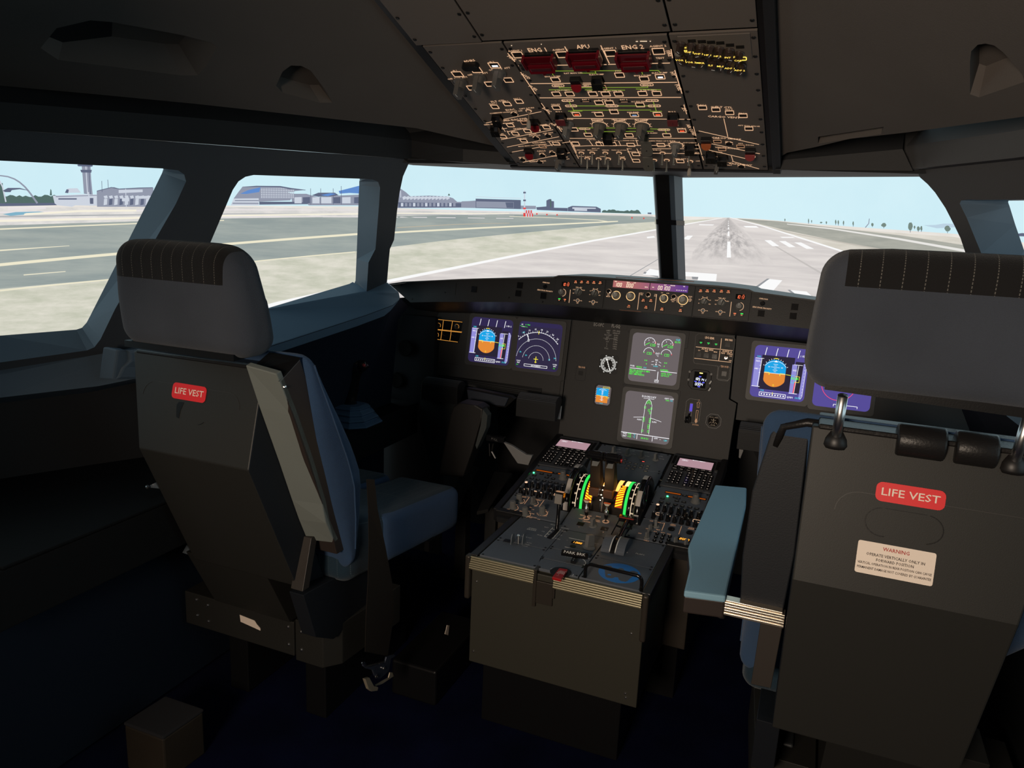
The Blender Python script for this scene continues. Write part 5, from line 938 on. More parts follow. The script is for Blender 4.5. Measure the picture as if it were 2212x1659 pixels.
# triple brake pressure gauge
x,y=e_(1665,1270,.002); g=G(fMP); P=cham(x,y,.0445,.0430,.011); g.poly2(P,.0012,.0022); g.mi=1; g.pline(P,.0013,.0006,.0020,True); g.mi=2; g.disc(x,y,.0165,.002,.0032,24); pg=g.build('pressure_gauge',[MPM,BLK,mat('gauge_face',(.012,.010,.009),.8,spec=.1)],mp)
T=G(fMP); T.arc(x-.010,y+.001,.010,-60,35,.0009,.0004,.0034,8); T.arc(x+.010,y+.001,.010,145,240,.0009,.0004,.0034,8); T.arc(x,y+.010,.009,215,325,.0009,.0004,.0034,8); T.line((x,y+.008),(x,y+.003),.0009,.0004,.0034); T.line((x-.012,y-.008),(x-.006,y-.003),.001,.0004,.0034); T.line((x+.012,y-.008),(x+.006,y-.003),.001,.0004,.0034); T.text('ACCU  PRESS',x,y+.0115,.0042,.0034); T.text('BRAKES',x,y-.0125,.004,.0034); T.build('dial_markings',[mat('tan_print',(.6,.5,.38),.5)],pg)
# amber flood panel at the far left
q=lambda X_,Y_:d_(X_,Y_,.001)
ORG=em('orange_backlight',235,160,70,.95); T=G(fMP)
for a in ((262,182,605,220),(210,308,600,350),(190,438,545,485),(355,200,338,335),(475,210,455,340),(335,340,318,458),(458,350,440,465),(215,318,595,358)): T.line(q(a[0],a[1]),q(a[2],a[3]),.0014,.0006,.0003)
ctl=[]
for X_,Y_ in ((287,265),(530,282),(262,392)):
    x,y=q(X_,Y_); T.arc(x,y,.0090,-30,210,.0012,.0006,.0003,12)
for X_,Y_,s in ((400,212,'DOME\nOFF'),(295,203,'FLOOD'),(537,228,'ND'),(270,330,'LOUD SPEAKER'),(395,340,'CONSOLE/FLOOR'),(520,360,'SLIDING'),(428,378,'DIM'),(415,440,'OFF'),(548,390,'ON'),(535,458,'OFF'),(235,300,'OFF'),(325,305,'BRT'),(485,325,'OFF'),(560,330,'BRT'),(218,428,'OFF'),(298,438,'BRT')): x,y=q(X_,Y_); T.text(s,x,y,.0048,.0004)
lp=G(fMP); P=[q(225,170),q(615,210),q(555,495),q(180,445)]; lp.poly2(P,-.001,.0005); lp=lp.build('lighting_control_plate',[BLK],mp)
for X_,Y_ in ((287,265),(530,282),(262,392)): knob(lp,fMP,q(X_,Y_),.0070,.012,100,mat('dim_knob',(.05,.045,.035),.5))
T.build('orange_lettering',[ORG],lp)
for X_,Y_ in ((385,405),(510,410)): toggle(lp,fMP,q(X_,Y_),.012,(-.5,.4),r=.0016,edge=BLK,m=mat('dim_steel',(.12,.11,.10),.3,1))
# slot for the pull-out table and ribbed rail below the left displays
g=G(fMP); a=d_(295,915),d_(1665,1100),d_(1655,1215),d_(290,975); g.poly2(list(a),.0005,.0015); g.mi=1
for k in (.35,.62,.85): p0=(a[0][0]*(1-k)+a[3][0]*k,a[0][1]*(1-k)+a[3][1]*k); p1=(a[1][0]*(1-k)+a[2][0]*k,a[1][1]*(1-k)+a[2][1]*k); g.line(p0,p1,.003,.003,.0015)
g.build('table_slot',[BLK,DK],mp)
# ---------------------------------------------------------------- centre pedestal
fPA=Fr((0,1.5012,.4487),(1,0,0),(0,1,0)); fPF=Fr((0,1.7717,.4487),(1,0,0),(0,.538,.0863))
qa=lambda X,Y,h=0:fPA.uv(cQ(X,Y),h); lf=lambda X,Y,h=0:fPF.uv(cL(X,Y),h); nf=lambda X,Y,h=0:fPF.uv(cN(X,Y),h); kf=lambda X,Y,h=0:fPF.uv(cK(X,Y),h); ka=lambda X,Y,h=0:fPA.uv(cK(X,Y),h)
cX=crop(1220,1150,11.06); xa_=lambda X,Y,h=0:fPA.uv(cX(X,Y),h); cY=crop(1240,960,9.76); yf=lambda X,Y,h=0:fPF.uv(cY(X,Y),h)
ped=thing('centre_pedestal','grey centre pedestal with thrust levers and lit keypads between the two seats','pedestal',(0,1.85,0))
PG=mat('pedestal_paint',(.108,.124,.150),.5,bump=.12,bscale=900); PB=mat('pedestal_side_paint',(.042,.040,.031),.5,bump=.1,bscale=900)
# housing
g=G(); g.box(-.212,.205,1.503,1.80,.17,.440); g.box(-.196,.194,1.515,1.80,.445-.01,.4465); g.build('rear_housing',[PB],ped,bevel=.002)
g=G(); g.box(-.185,.165,1.53,1.78,.0,.17); g.build('plinth',[BLK],ped,bevel=.002)
g=G(); g.prism([(-.272,1.792,.17),(-.272,1.792,.446),(-.272,2.30,.528),(-.272,2.30,.17)],(.534,0,0)); g.build('forward_housing',[mat('pedestal_brown',(.024,.018,.012),.55)],ped,bevel=.002)
g=G(); g.box(-.25,.24,1.83,2.28,0,.17); g.build('plinth',[BLK],ped)
# black side rails
g=G(fPF); g.box(-.262,.255,-.012,.53,-.020,-.0045); g.build('deck_plate',[DK],ped)
g=G(fPA)
for s,xx in ((-1,-.2085),(1,.2045)): g=G(fPA); g.box(xx-.010,xx+.010,.0,.285,-.02,.004); g.build('side_rail',[mat('rail_black',(.010,.010,.011),.4)],ped,bevel=.002)
g=G(fPF)
for xx,xb in ((-.272,-.195),(.264,.195)): g=G(fPF); g.box(xx-.009,xx+.009,.008,.53,-.03,.008); g.box(min(xx,xb),max(xx,xb),.002,.018,-.03,.008); g.build('side_rail',[mat('rail_black',(.010,.010,.011),.4)],ped,bevel=.002)
# ribbed metal strip on the rear edge with end caps
RB=mat('brass_ribbed_strip',(.25,.225,.15),.45,.6)
def rib(xa,xb):
    g=G()
    for i in range(6):
        t=i/6; y=1.500-.006*math.sin(t*math.pi/2)-.002; z=.449-.030*t
        g.cyl((xa,y,z-.002),(xb,y,z-.002),.0028,n=8)
    g.box(xa,xb,1.496,1.506,.416,.448); g.build('ribbed_strip',[RB],ped)
rib(-.214,-.052); rib(-.004,.198)
for x0 in (-.226,.199):
    g=G(); g.box(x0,x0+.014,1.490,1.510,.340,.452); g.build('end_cap',[mat('dark_bronze',(.05,.042,.034),.35,.3)],ped,bevel=.005,seg=3)
g=G()
g.box(-.054,-.046,1.4955,1.52,.36,.452); g.box(-.046,-.006,1.497,1.51,.37,.425); g.box(-.006,-.001,1.496,1.51,.39,.44); g.build('strip_gap_bracket',[mat('dark_bronze',(.05,.042,.034),.35,.3)],ped,bevel=.001)
g=G()
for x,z in ((-.198,.385),(-.200,.20),(.180,.35),(.178,.20),(.18,.19)): g.lathe((x,1.503,z),[(.0028,0),(.0022,.002),(0,.0025)],8,(0,-1,0))
g.build('screw',[CHR],ped)
# deck plates: rear row
def dp(name,P,fr,m=PG,h=.003,par=ped,sc=1,bev=.0012):
    g=G(fr); g.poly2(P,-.004,h); c=(sum(p[0] for p in P)/len(P),sum(p[1] for p in P)/len(P))
    if sc:
        g.mi=1
        for p in P: g.lathe((p[0]+(c[0]-p[0])*.09,p[1]+(c[1]-p[1])*.09,h),[(.0032,0),(.003,.0008),(.0015,.0012),(0,.0008)],8)
    return g.build(name,[m,SCREW],par,bevel=bev,ang=60)
# columns: left -.196..-.062 , middle -.060..+.050, right +.052..+.193
yb=.008
pl1=dp('speed_brake_panel',[(-.196,.110),(-.064,.110),(-.064,.272),(-.196,.272)],fPA); pl0=dp('blank_panel',[(-.196,yb),(-.052,yb),(-.064,.107),(-.196,.107)],fPA)
pm1=dp('trim_panel',[(-.062,.125),(.048,.125),(.048,.245),(-.062,.245)],fPA); pm0=dp('parking_brake_panel',[(-.062,.062),(.048,.062),(.048,.122),(-.062,.122)],fPA)
pmg=dp('gear_extension_panel',[(-.050,yb),(.048,yb),(.048,.059),(-.062,.059)],fPA)
pr1=dp('flap_panel',[(.051,.128),(.194,.128),(.194,.272),(.051,.272)],fPA); pr0=dp('blank_panel',[(.051,yb),(.194,yb),(.194,.125),(.051,.125)],fPA)
T=G(fPA); h=.0032
def pt_(q,X,Y,s,sz,g=None,ang=0,fr_h=.003): x,y=q(X,Y,.003); (g or T).text(s,x,y,sz,.0034,ang)
pt_(qa,718,210,'SPEED\nBRAKE',.0085); pt_(qa,868,190,'RET',.007); pt_(qa,832,232,'1/2',.007); pt_(qa,800,272,'FULL',.007); pt_(qa,1048,232,'RET',.007); pt_(qa,1014,270,'1/2',.007); pt_(qa,985,310,'FULL',.007); pt_(qa,660,292,'PITCH RST',.006); pt_(qa,690,352,'ROLL',.0055); pt_(qa,668,368,'TRIM',.0055); pt_(qa,645,385,'LOCK',.0055); pt_(qa,955,168,'ENGINE',.0065); pt_(qa,1060,200,'BRAKES',.0065)
for a in ((935,190,845,285),(1015,210,935,305)): T.line(qa(a[0],a[1],.003),qa(a[2],a[3],.003),.0012,.0004,.0032)
for i in range(4): 
    t=i/3; p=(925-78*t,205+78*t); T.line(qa(p[0],p[1],.003),qa(p[0]+25,p[1]+6,.003),.0010,.0004,.0032); p=(1005-72*t,225+78*t); T.line(qa(p[0],p[1],.003),qa(p[0]-22,p[1]-6,.003),.0010,.0004,.0032)
pt_(xa_,1430,470,'FULL',.0085); pt_(xa_,1078,430,'FULL',.0085); pt_(xa_,1135,300,'1',.007); pt_(xa_,1455,362,'3',.007); pt_(xa_,1505,245,'2',.007); pt_(xa_,1798,525,'FLAPS',.0085); pt_(xa_,1190,188,'1+F',.006)
pt_(xa_,60,190,'L',.005); pt_(xa_,760,275,'RESET',.005)
for a in ((100,132,480,212),(0,348,690,495),(310,582,600,636),(1175,470,1080,465),(1325,515,1410,532)): T.line(xa_(a[0],a[1],.003),xa_(a[2],a[3],.003),.0009,.0004,.0032)
P=[(330,605),(400,620),(450,655),(490,700),(500,745),(495,785)]; 
for a,b in zip(P,P[1:]): T.line(xa_(*a,.003),xa_(*b,.003),.0014,.0004,.0032)
T.line(xa_(450,775,.003),xa_(505,788,.003),.0012,.0004,.0032); pt_(xa_,85,555,'PARKING BRK',.0062); pt_(xa_,85,590,'PULL & TURN',.005)
T.line(xa_(205,1000,.003),xa_(190,1045,.003),.0014,.0004,.0032); pt_(xa_,258,1040,'7',.007); T.arc(*qa(1010,660,.003),.026,120,165,.0012,.0004,.0032,6)
T.build('white_lettering',[WHT],ped)
# speed brake slot and lever
g=G(fPA); P=[qa(965,210,.0032),qa(1005,222,.0032),qa(912,312,.0032),qa(868,298,.0032)]; g.poly2(P,.003,.0038); g.build('lever_slot',[BLK],pl1,bevel=.0006)
base=Vector((-.0815,1.735,.452)); top=at((1208,1096),x=-.086); hd=at((1209,1076),x=-.086)
g=G(); g.tube([base,base.lerp(hd,.5),hd],[.0055,.0050,.0060],10)
g.box(-.0115,.0115,-.010,.010,-.012,.016,Matrix.Translation(hd)@Matrix.Rotation(R(-10),4,'X')); sbl=g.build('speed_brake_lever',[GLOSS],ped,bevel=.002)
g=G(); g.box(-.010,.010,-.0118,-.0098,-.014,.012,Matrix.Translation(hd)@Matrix.Rotation(R(-10),4,'X')); g.build('lever_face',[mat('taupe_cap',(.22,.20,.175),.5)],ped,bevel=.001)
g=G(); g.box(-.0105,.0105,-.006,.006,.0165,.0175,Matrix.Translation(hd)@Matrix.Rotation(R(-10),4,'X')); g.build('lever_top_trim',[AMBD],ped)
# rudder trim toggle between fins
x,y=qa(575,360,.003)
for X_ in (515,632):
    xx,yy=qa(X_,350,.003); g=G(fPA); g.prism([(xx-.001,yy-.012,.003),(xx-.001,yy+.012,.003),(xx-.001,yy+.008,.026),(xx-.001,yy-.004,.028),(xx-.001,yy-.010,.018)],(.002,0,0)); g.build('guard_fin',[mat('fin_grey',(.13,.15,.17),.5)],pl1)
toggle(pl1,fPA,(x,y),.020,(-.1,.2),r=.0034,ring=.0055,edge=BLK); g=G(fPA); x,y=qa(465,330,.003); g.fill(x,y,.020,.016,.003,.0042); g.build('push_button',[BLK],pl1,bevel=.0005)
# rudder trim display, knob, and hole
x,y=xa_(285,255,.003); g=G(fPA); g.fill(x,y,.027,.012,.003,.0042); g.mi=1; seg(g,'1.000',x-.0105,y-.0042,.0034,.0075,.0056,.0010,.0043,0); g.build('amber_readout',[DBLK,em('digit_amber_pedestal',255,170,60,1.8)],pm1)
x,y=xa_(195,335,.003); g=G(fPA); g.lathe((x,y,.003),[(.0075,0),(.0075,.0012),(0,.0012)],16); g.build('round_button',[BLK],pm1)
x,y=xa_(585,370,.003); g=G(fPA); g.lathe((x,y,.003),[(.0165,0),(.0165,.002),(.014,.004),(.010,.006),(0,.006)],22); T_=Matrix.Translation((x,y,.003))@Matrix.Rotation(R(62),4,'Z')
g.prism([T_@Vector(p) for p in [(-.013,-.0055,.004),(.013,-.0055,.004),(.011,-.0050,.032),(-.009,-.0050,.036)]],T_.to_3x3()@Vector((0,.0105,0))); g.build('trim_knob',[mat('pale_grey_knob',(.16,.16,.155),.45)],pm1,bevel=.0012)
# parking brake T handle
a,b2=qa(1022,440,.02),qa(1300,485,.02); c=((a[0]+b2[0])/2,(a[1]+b2[1])/2); ang=math.atan2(b2[1]-a[1],b2[0]-a[0]); TT=fPA.M@Matrix.Translation((c[0],c[1],.018))@Matrix.Rotation(ang,4,'Z')@Matrix.Rotation(R(35),4,'X')
g=G(); L_=math.hypot(b2[0]-a[0],b2[1]-a[1])/2; g.box(-L_,L_,-.0065,.0065,-.005,.005,TT); g.M=I4; pbk=g.build('parking_brake_handle',[GLOSS],pm0,bevel=.0018)
g=G(); g.M=TT; g.text('PARK BRK',0,.0,.0100,.0052,w=L_*1.6); g.build('handle_lettering',[WHT],pm0)
x,y=qa(1155,530,.01); g=G(fPA); g.prism([(x-.006,y+.016,.010),(x+.006,y+.016,.010),(x+.006,y-.008,.005),(x-.006,y-.008,.005)],(0,0,.006)); g.mi=1; g.lathe((x,y,.013),[(.002,0),(.002,.002),(0,.002)],8); g.lathe((x,y-.007,.012),[(.0012,0),(.0012,.002),(0,.002)],8); g.build('handle_stem',[GLOSS,CHR],pm0)
# emergency gear extension crank
x,y=qa(1015,655,.003); g=G(fPA); g.lathe((x,y,.003),[(.0245,0),(.0245,.001),(.0225,.0012),(0,.0002)],28); g.build('crank_recess',[BLK],pmg)
P=[qa(1000,625,.006),qa(1090,640,.006),qa(1020,745,.006),qa(925,720,.006)]; g=G(fPA); g.poly2(P,.003,.010); g.build('red_crank_handle',[mat('crank_red',(.42,.012,.015),.3)],pmg,bevel=.0015)
cx_=sum(p[0] for p in P)/4; cy_=sum(p[1] for p in P)/4; g=G(fPA); g.text('GRAVITY',cx_+.003,cy_+.0115,.0042,.0102); g.text('GEAR\nEXTN',cx_+.001,cy_+.002,.0068,.0102); g.text('I\n—',cx_-.001,cy_-.011,.006,.0102); g.build('handle_lettering',[WHT],pmg)
# grab handle
a=fPA.w(*qa(1268,705,.003),.003); d=fPA.w(*qa(1850,850,.003),.003); H_=.034
b0=a+Vector((0,.000,H_*.6)); c0=d+Vector((0,0,H_*.6)); pts=[a]
dir_=(d-a).normalized()
for t in range(0,91,18): pts.append(a+Vector((0,0,H_-.013))+dir_*.013*(1-math.cos(R(t)))+Vector((0,0,.013*math.sin(R(t)))))
for t in range(90,-1,-18): pts.append(d+Vector((0,0,H_-.013))-dir_*.013*(1-math.cos(R(t)))+Vector((0,0,.013*math.sin(R(t)))))
pts.append(d); g=G(); g.tube(pts,.0042,12); g.build('grab_handle',[GLOSS],ped,smooth=True)
# blue emblem
x,y=xa_(1305,980,.003); ex=[xa_(*p,.003) for p in ((765,950),(1835,1010),(1230,725),(1390,1237))]
rx=(ex[1][0]-ex[0][0])/2; ry=abs(ex[2][1]-ex[3][1])/2; x=(ex[0][0]+ex[1][0])/2; y=(ex[2][1]+ex[3][1])/2
g=G(fPA); g.poly2([(x+rx*math.cos(R(a)),y+ry*math.sin(R(a))) for a in range(0,360,6)],.003,.0034); g.build('blue_emblem',[mat('emblem_blue',srgb(24,130,215),.55)],pr0)
W_=[(948,795),(965,786),(1110,808),(1128,835),(1132,905),(1200,915),(1270,870),(1330,856),(1395,870),(1422,905),(1440,985),(1490,1000),(1570,925),(1640,922),(1760,962),(1650,1040),(1560,1100),(1500,1160),(1450,1180),(1350,1165),(1290,1130),(1272,1075),(1200,1070),(1130,1098),(1020,1085),(970,1055),(960,960)]
g=G(fPA); g.poly2([xa_(*p,.0034) for p in W_],.0034,.0037); g.mi=1; g.poly2([xa_(*p,.0037) for p in ((1272,950),(1300,905),(1340,893),(1360,915),(1362,960),(1330,985))],.0037,.0040); g.poly2([xa_(*p,.0037) for p in ((1018,1000),(1060,990),(1110,1010),(1100,1030),(1030,1022))],.0037,.0040); g.build('emblem_mark',[PG,bpy.data.materials['emblem_blue']],pr0)
# flap quadrant hump and slot
def hump(x0,x1,fr_c,r,a0,a1,m,name,par,n=12):
    g=G(); P=[Vector((0,fr_c[0]-r*math.cos(R(a0+(a1-a0)*i/n)),fr_c[1]+r*math.sin(R(a0+(a1-a0)*i/n)))) for i in range(n+1)]
    A=[p+Vector((x0,0,0)) for p in P]; B=[p+Vector((x1,0,0)) for p in P]; g.prism(A,(x1-x0,0,0)); return g.build(name,m,par,smooth=False)
fx0=xa_(1075,430,.003)[0]; fc=(1.705,.425)
hump(.0560,.0795,fc,.052,32,150,[PG],'flap_quadrant',pr1); hump(.0905,.1140,fc,.052,32,150,[PG],'flap_quadrant',pr1); hump(.0795,.0905,fc,.0485,32,150,[BLK],'lever_slot',pr1)
g=G()
for xx in (.0780,.0920):
    for i in range(10): a0=R(36+8*i); a1=R(36+8*(i+1)); q0=Vector((xx,fc[0]-.0525*math.cos(a0),fc[1]+.0525*math.sin(a0))); q1=Vector((xx,fc[0]-.0525*math.cos(a1),fc[1]+.0525*math.sin(a1))); g.add([q0-Vector((.0012,0,0)),q0+Vector((.0012,0,0)),q1+Vector((.0012,0,0)),q1-Vector((.0012,0,0))],[(0,1,2,3)])
g.build('quadrant_scale',[WHT],pr1)
# flap lever
p0=Vector((.0850,1.715,.470)); p1=at((1357,1122),x=.083)
g=G(); g.tube([p0,p0.lerp(p1,.5),p1],[.006,.0065,.006],10)
g.box(-.024,.022,-.008,.008,-.007,.008,Matrix.Translation(p1)); g.build('flap_lever',[GLOSS],ped,bevel=.003)
for t,w_ in ((.12,.020),(.62,.021)):
    pp=p0.lerp(p1,t); g=G(); g.tube([pp+Vector((-w_,-.004,0)),pp+Vector((0,-.010,0)),pp+Vector((w_,-.004,0))],.0028,8); g.build('lever_collar',[GLOSS],ped)
g=G(); g.box(-.022,.016,-.0092,-.0082,.004,.0075,Matrix.Translation(p1)); g.build('lever_highlight_strip',[mat('dull_red_line',(.30,.03,.02),.4)],ped)
# engine master panel
em_p=dp('engine_master_panel',[(-.082,-.018),(.052,-.018),(.052,.098),(-.082,.098)],fPF,sc=1); T=G(fPF); T2=G(fPF)
for X_,Y_,hx,hy in ((260,1560,262,1195),(668,1630,690,1265)):
    x,y=yf(X_,Y_,.003); T.arc(x,y,.0085,0,360,.0013,.0005,.0032,14); T.arc(x,y,.0060,0,360,.0009,.0005,.0032,10)
    o=fPF.w(x,y,.003); e=at(cY(hx,hy+40),x=o.x-.001); L=(e-o)
    g=G(); g.tube([o,o+L*.25],.0016,8); g.lathe(o+L*.22,[(.0040,0),(.0055,L.length*.22),(.0055,L.length*.25)],12,L); g.build('master_lever_sleeve',[BLK],ped)
    g=G(); g.lathe(o+L*.45,[(.0055,0),(.0058,L.length*.20),(.0045,L.length*.30),(.0022,L.length*.34),(.0020,L.length*.5),(0,L.length*.5)],14,L); g.build('master_lever_barrel',[CHR],ped,smooth=True)
    Tm=Matrix.Translation(e); g=G(); g.prism([Tm@Vector(p) for p in [(-.0035,0,0),(.0035,0,0),(.0090,-.0,.0065),(-.0090,0,.0065)]],(0,.006,0)); g.build('master_lever_cap',[mat('cream_cap',(.75,.66,.52),.4)],ped,bevel=.0005)
    g=G(); g.box(-.0090,.0090,-.001,.008,.0066,.0076,Tm); g.build('cap_top',[mat('orange_cap',(.65,.14,.05),.35)],ped)
for s,X_,Y_ in (('ENG',515,1525),('MASTER 1',235,1508),('OFF',140,1570),('CRANK',260,1630),('IGN\nSTART',490,1615),('ON',330,1510),('2',668,1570)): x,y=yf(X_,Y_,.003); T.text(s,x,y,.0065,.0034)
for X_,Y_ in ((1222,155),(1470,205)): x,y=fPF.uv(cQ(X_,Y_),.003); g=G(fPF); g.fill(x,y,.018,.016,.003,.0042); g.build('indicator_light',[mat('brown_glass',(.02,.014,.012),.2)],em_p)
for s,X_,Y_ in (('1',1205,185),('2',1457,240)): x,y=fPF.uv(cQ(X_,Y_),.003); T.text(s,x,y,.0055,.0034)
T.build('amber_lettering',[AMBD],em_p)
def bknob(par,fr,uv,r=.0095,hh=.022,ang=70,m=None): # grey knob with a wide skirt and bar grip
    x,y=uv; g=G(fr); g.lathe((x,y,.003),[(r*1.3,0),(r*1.25,.0015),(r*.9,.0035),(0,.0035)],18); T_=Matrix.Translation((x,y,.003))@Matrix.Rotation(R(ang),4,'Z'); k=r*.42
    g.prism([T_@Vector(p) for p in [(-r*.95,-k,.003),(r*.95,-k,.003),(r*.8,-k*.9,hh),(-r*.7,-k*.9,hh)]],T_.to_3x3()@Vector((0,2*k,0))); g.mi=1; g.fill(x-math.cos(R(ang))*r*.98,y-math.sin(R(ang))*r*.98,.0012,.0012,.007,.0085); g.build('rotary_knob',[m or mat('pale_grey_knob',(.16,.16,.155),.45),BLK],par,bevel=.0008)
def rknob(par,fr,uv,r=.008,hh=.020,m=None):
    x,y=uv; g=G(fr); g.lathe((x,y,.003),[(r*1.45,0),(r*1.4,.0015),(r*.95,.003),(r*.9,hh),(r*.8,hh+.001),(0,hh+.001)],18)
    for i in range(10): a=2*math.pi*i/10; g.box(-.0007,.0007,-.0007,.0007,.003,hh,Matrix.Translation((x+r*.92*math.cos(a),y+r*.92*math.sin(a),.003)))
    g.build('rotary_knob',[m or mat('pale_grey_knob',(.16,.16,.155),.45)],par)
dp('filler_plate',[(.0545,-.012),(.0865,-.012),(.0865,.066),(.0545,.098)],fPF,sc=0)
bknob(em_p,fPF,fPF.uv(cQ(1350,175),.003),.0088,.022,75)
# ---- forward section
cp=dp('switching_panel',[(-.122,.385),(.102,.385),(.104,.515),(-.120,.515)],fPF); T=G(fPF)
for X_,Y_ in ((730,105),(905,135),(1080,165),(1258,195)): bknob(cp,fPF,nf(X_,Y_,.003),.0085,.022,80)
for X_,Y_ in ((790,65),(965,85),(1150,100),(1320,150),(800,100),(980,125),(1150,150),(1335,185)): x,y=nf(X_,Y_,.003); T.text('NORM',x,y,.0048,.0034)
x,y=nf(1020,78,.003); T.text('SWITCHING',x,y,.005,.0034)
T.build('white_lettering',[WHT],cp)
ecp=dp('system_display_panel',[(-.105,.250),(.102,.250),(.104,.382),(-.122,.382)],fPF)
for X_,Y_ in ((875,190),(935,228),(1010,245),(1085,262),(1160,272),(860,232),(920,268),(997,280),(1070,292),(1150,304),(895,298),(972,310),(1132,335),(1105,215),(1330,450)):
    x,y=nf(X_,Y_,.003); button(ecp,fPF,(x,y),.0125,.0085,edge=None,z=.003,lamp=em('lamp_salmon',255,90,80,1.5) if X_==1105 else mat('tan_print',(.6,.5,.38),.5))
# keypads (display units) left and right
def mcdu(side):
    q=lf if side<0 else nf
    C4=[lf(1100,40,.003),lf(1880,115,.003),lf(1380,610,.003),lf(760,515,.003)] if side<0 else [nf(1500,122,.003),nf(2110,240,.003),nf(1935,635,.003),nf(1325,505,.003)]
    xs=[(C4[0][0]+C4[3][0])/2,(C4[1][0]+C4[2][0])/2]; ys=[(C4[3][1]+C4[2][1])/2,(C4[0][1]+C4[1][1])/2]
    x0,x1,y0,y1=(-.277,-.131,.305,.522) if side<0 else (.1125,.2585,.305,.522)
    g=G(fPF); g.poly2([(x0,y0),(x1,y0),(x1,y1),(x0,y1)],-.003,.006); u=g.build('keypad_unit',[mat('keypad_grey',(.055,.058,.066),.5)],ped,bevel=.001)
    w=x1-x0; X=lambda a:x0+a*w; Y=lambda b:y1-b*(y1-y0)
    g=G(fPF); g.fill(X(.50),Y(.225),w*.74,(y1-y0)*.29,.006,.007); g.mi=1; g.fill(X(.50),Y(.245),w*.70,(y1-y0)*.235,.007,.0074); g.build('keypad_screen',[GLOSS,em('screen_mauve',176,140,150,1.0)],u)
    g=G(fPF); g.text('MCDU MENU',X(.55),Y(.14),.0065,.0076); g.text('<FMGC\n<ATSU',X(.20),Y(.185),.0062,.0076,al='l'); g.build('screen_text',[SCW],u)
    g=G(fPF)
    for sx in (.055,.945):
        for i in range(6): g.fill(X(sx),Y(.10+.048*i),w*.055,.0045,.006,.010); 
        for i in range(6): g.line((X(sx+(.05 if sx<.5 else -.05)),Y(.115+.048*i)),(X(sx+(.075 if sx<.5 else -.075)),Y(.10+.048*i)),.0022,.002,.006)
    for r_ in range(2):
        for c_ in range(6): g.fill(X(.14+.14*c_),Y(.42+.07*r_),w*.115,.011,.006,.0095)
    for r_ in range(5):
        for c_ in range(3): g.fill(X(.12+.095*c_),Y(.60+.075*r_),w*.065,.0095,.006,.0095)
    for r_ in range(6):
        for c_ in range(5): g.fill(X(.46+.11*c_),Y(.565+.073*r_),w*.078,.0100,.006,.0095)
    g.build('keys',[GLOSS],u)
    g=G(fPF); L1=[['DIR','PROG','PERF','INIT','DATA','BRT'],['F-PLN','RAD','FUEL','SEC','ATC','MENU']]
    for r_ in range(2):
        for c_ in range(6): g.text(L1[r_][c_],X(.14+.14*c_),Y(.42+.07*r_),.0042,.0097)
    for r_ in range(5):
        for c_ in range(3): s=['<^>','123','456','789','.0+'][r_][c_]; g.text(s,X(.12+.095*c_),Y(.60+.075*r_),.0078,.0097)
    al='ABCDEFGHIJKLMNOPQRSTUVWXYZ/ *<'
    for r_ in range(6):
        for c_ in range(5): g.text(al[r_*5+c_],X(.46+.11*c_),Y(.565+.073*r_),.0078,.0097)
    g.build('key_lettering',[mat('key_print',(.8,.66,.55),.5,emit=.55)],u)
    g=G(fPF)
    for c_ in (.02,.98):
        for r_ in (.03,.5,.97): dzus(g,X(c_),Y(r_),.003)
    return u
mcdu(-1); mcdu(1)
LED=em('led_green',60,255,130,6); OLED=mat('orange_bar',srgb(190,90,20),.4,emit=.55)
def radio(side):
    x0,x1=(-.264,-.118) if side<0 else (.108,.256)
    y0,y1=.195,.300; u=dp('radio_panel',[(x0,y0),(x1,y0),(x1,y1),(x0,y1)],fPF,h=.0035)
    q=lf if side<0 else nf
    if side<0: D0=[(780,585),(1055,655)]; D1=[(1150,650),(1360,700)]; K=(1235,740); G_=(735,645); bt=[(700,742),(805,762),(912,785),(1015,802),(1120,825),(1230,848),(955,728),(1062,750),(745,690),(870,665),(1000,690),(1100,655)]
    else: D0=[(1380,592),(1580,640)]; D1=[(1660,650),(1895,700)]; K=(1760,725); G_=(1408,655); bt=[(1330,728),(1415,745),(1508,762),(1592,780),(1688,795),(1775,812),(1345,682),(1525,715),(1612,730),(1505,670),(1540,682),(1620,648)]
    for (a,b) in (D0,D1):
        pa,pb_=q(*a,.0035),q(*b,.0035); cx,cy=(pa[0]+pb_[0])/2,(pa[1]+pb_[1])/2; g=G(fPF); g.fill(cx,cy,abs(pb_[0]-pa[0]),.0115,.0035,.0045); g.mi=1; g.fill(cx,cy-.001,abs(pb_[0]-pa[0])*.92,.006,.0045,.0049); g.build('frequency_display',[DBLK,OLED],u)
    x,y=q(*K,.0035); g=G(fPF); g.lathe((x,y,.0035),[(.0135,0),(.0135,.001),(.0115,.002),(.0110,.011),(.0080,.013),(.0078,.023),(.0070,.0245),(0,.0245)],22); g.build('tuning_knob',[mat('pale_grey_knob',(.16,.16,.155),.45)],u)
    x,y=q(*G_,.0035); g=G(fPF); g.lathe((x,y,.0035),[(.0026,0),(.0026,.002),(0,.003)],10); g.build('green_led',[LED],u)
    for X_,Y_ in bt:
        x,y=q(X_,Y_,.0035); g=G(fPF); g.fill(x,y,.0120,.0072,.0035,.0055); g.mi=1; g.text('VHF',x,y,.0040,.0056); g.build('key',[BLK,WHT],u)
    return u
radio(-1); radio(1)
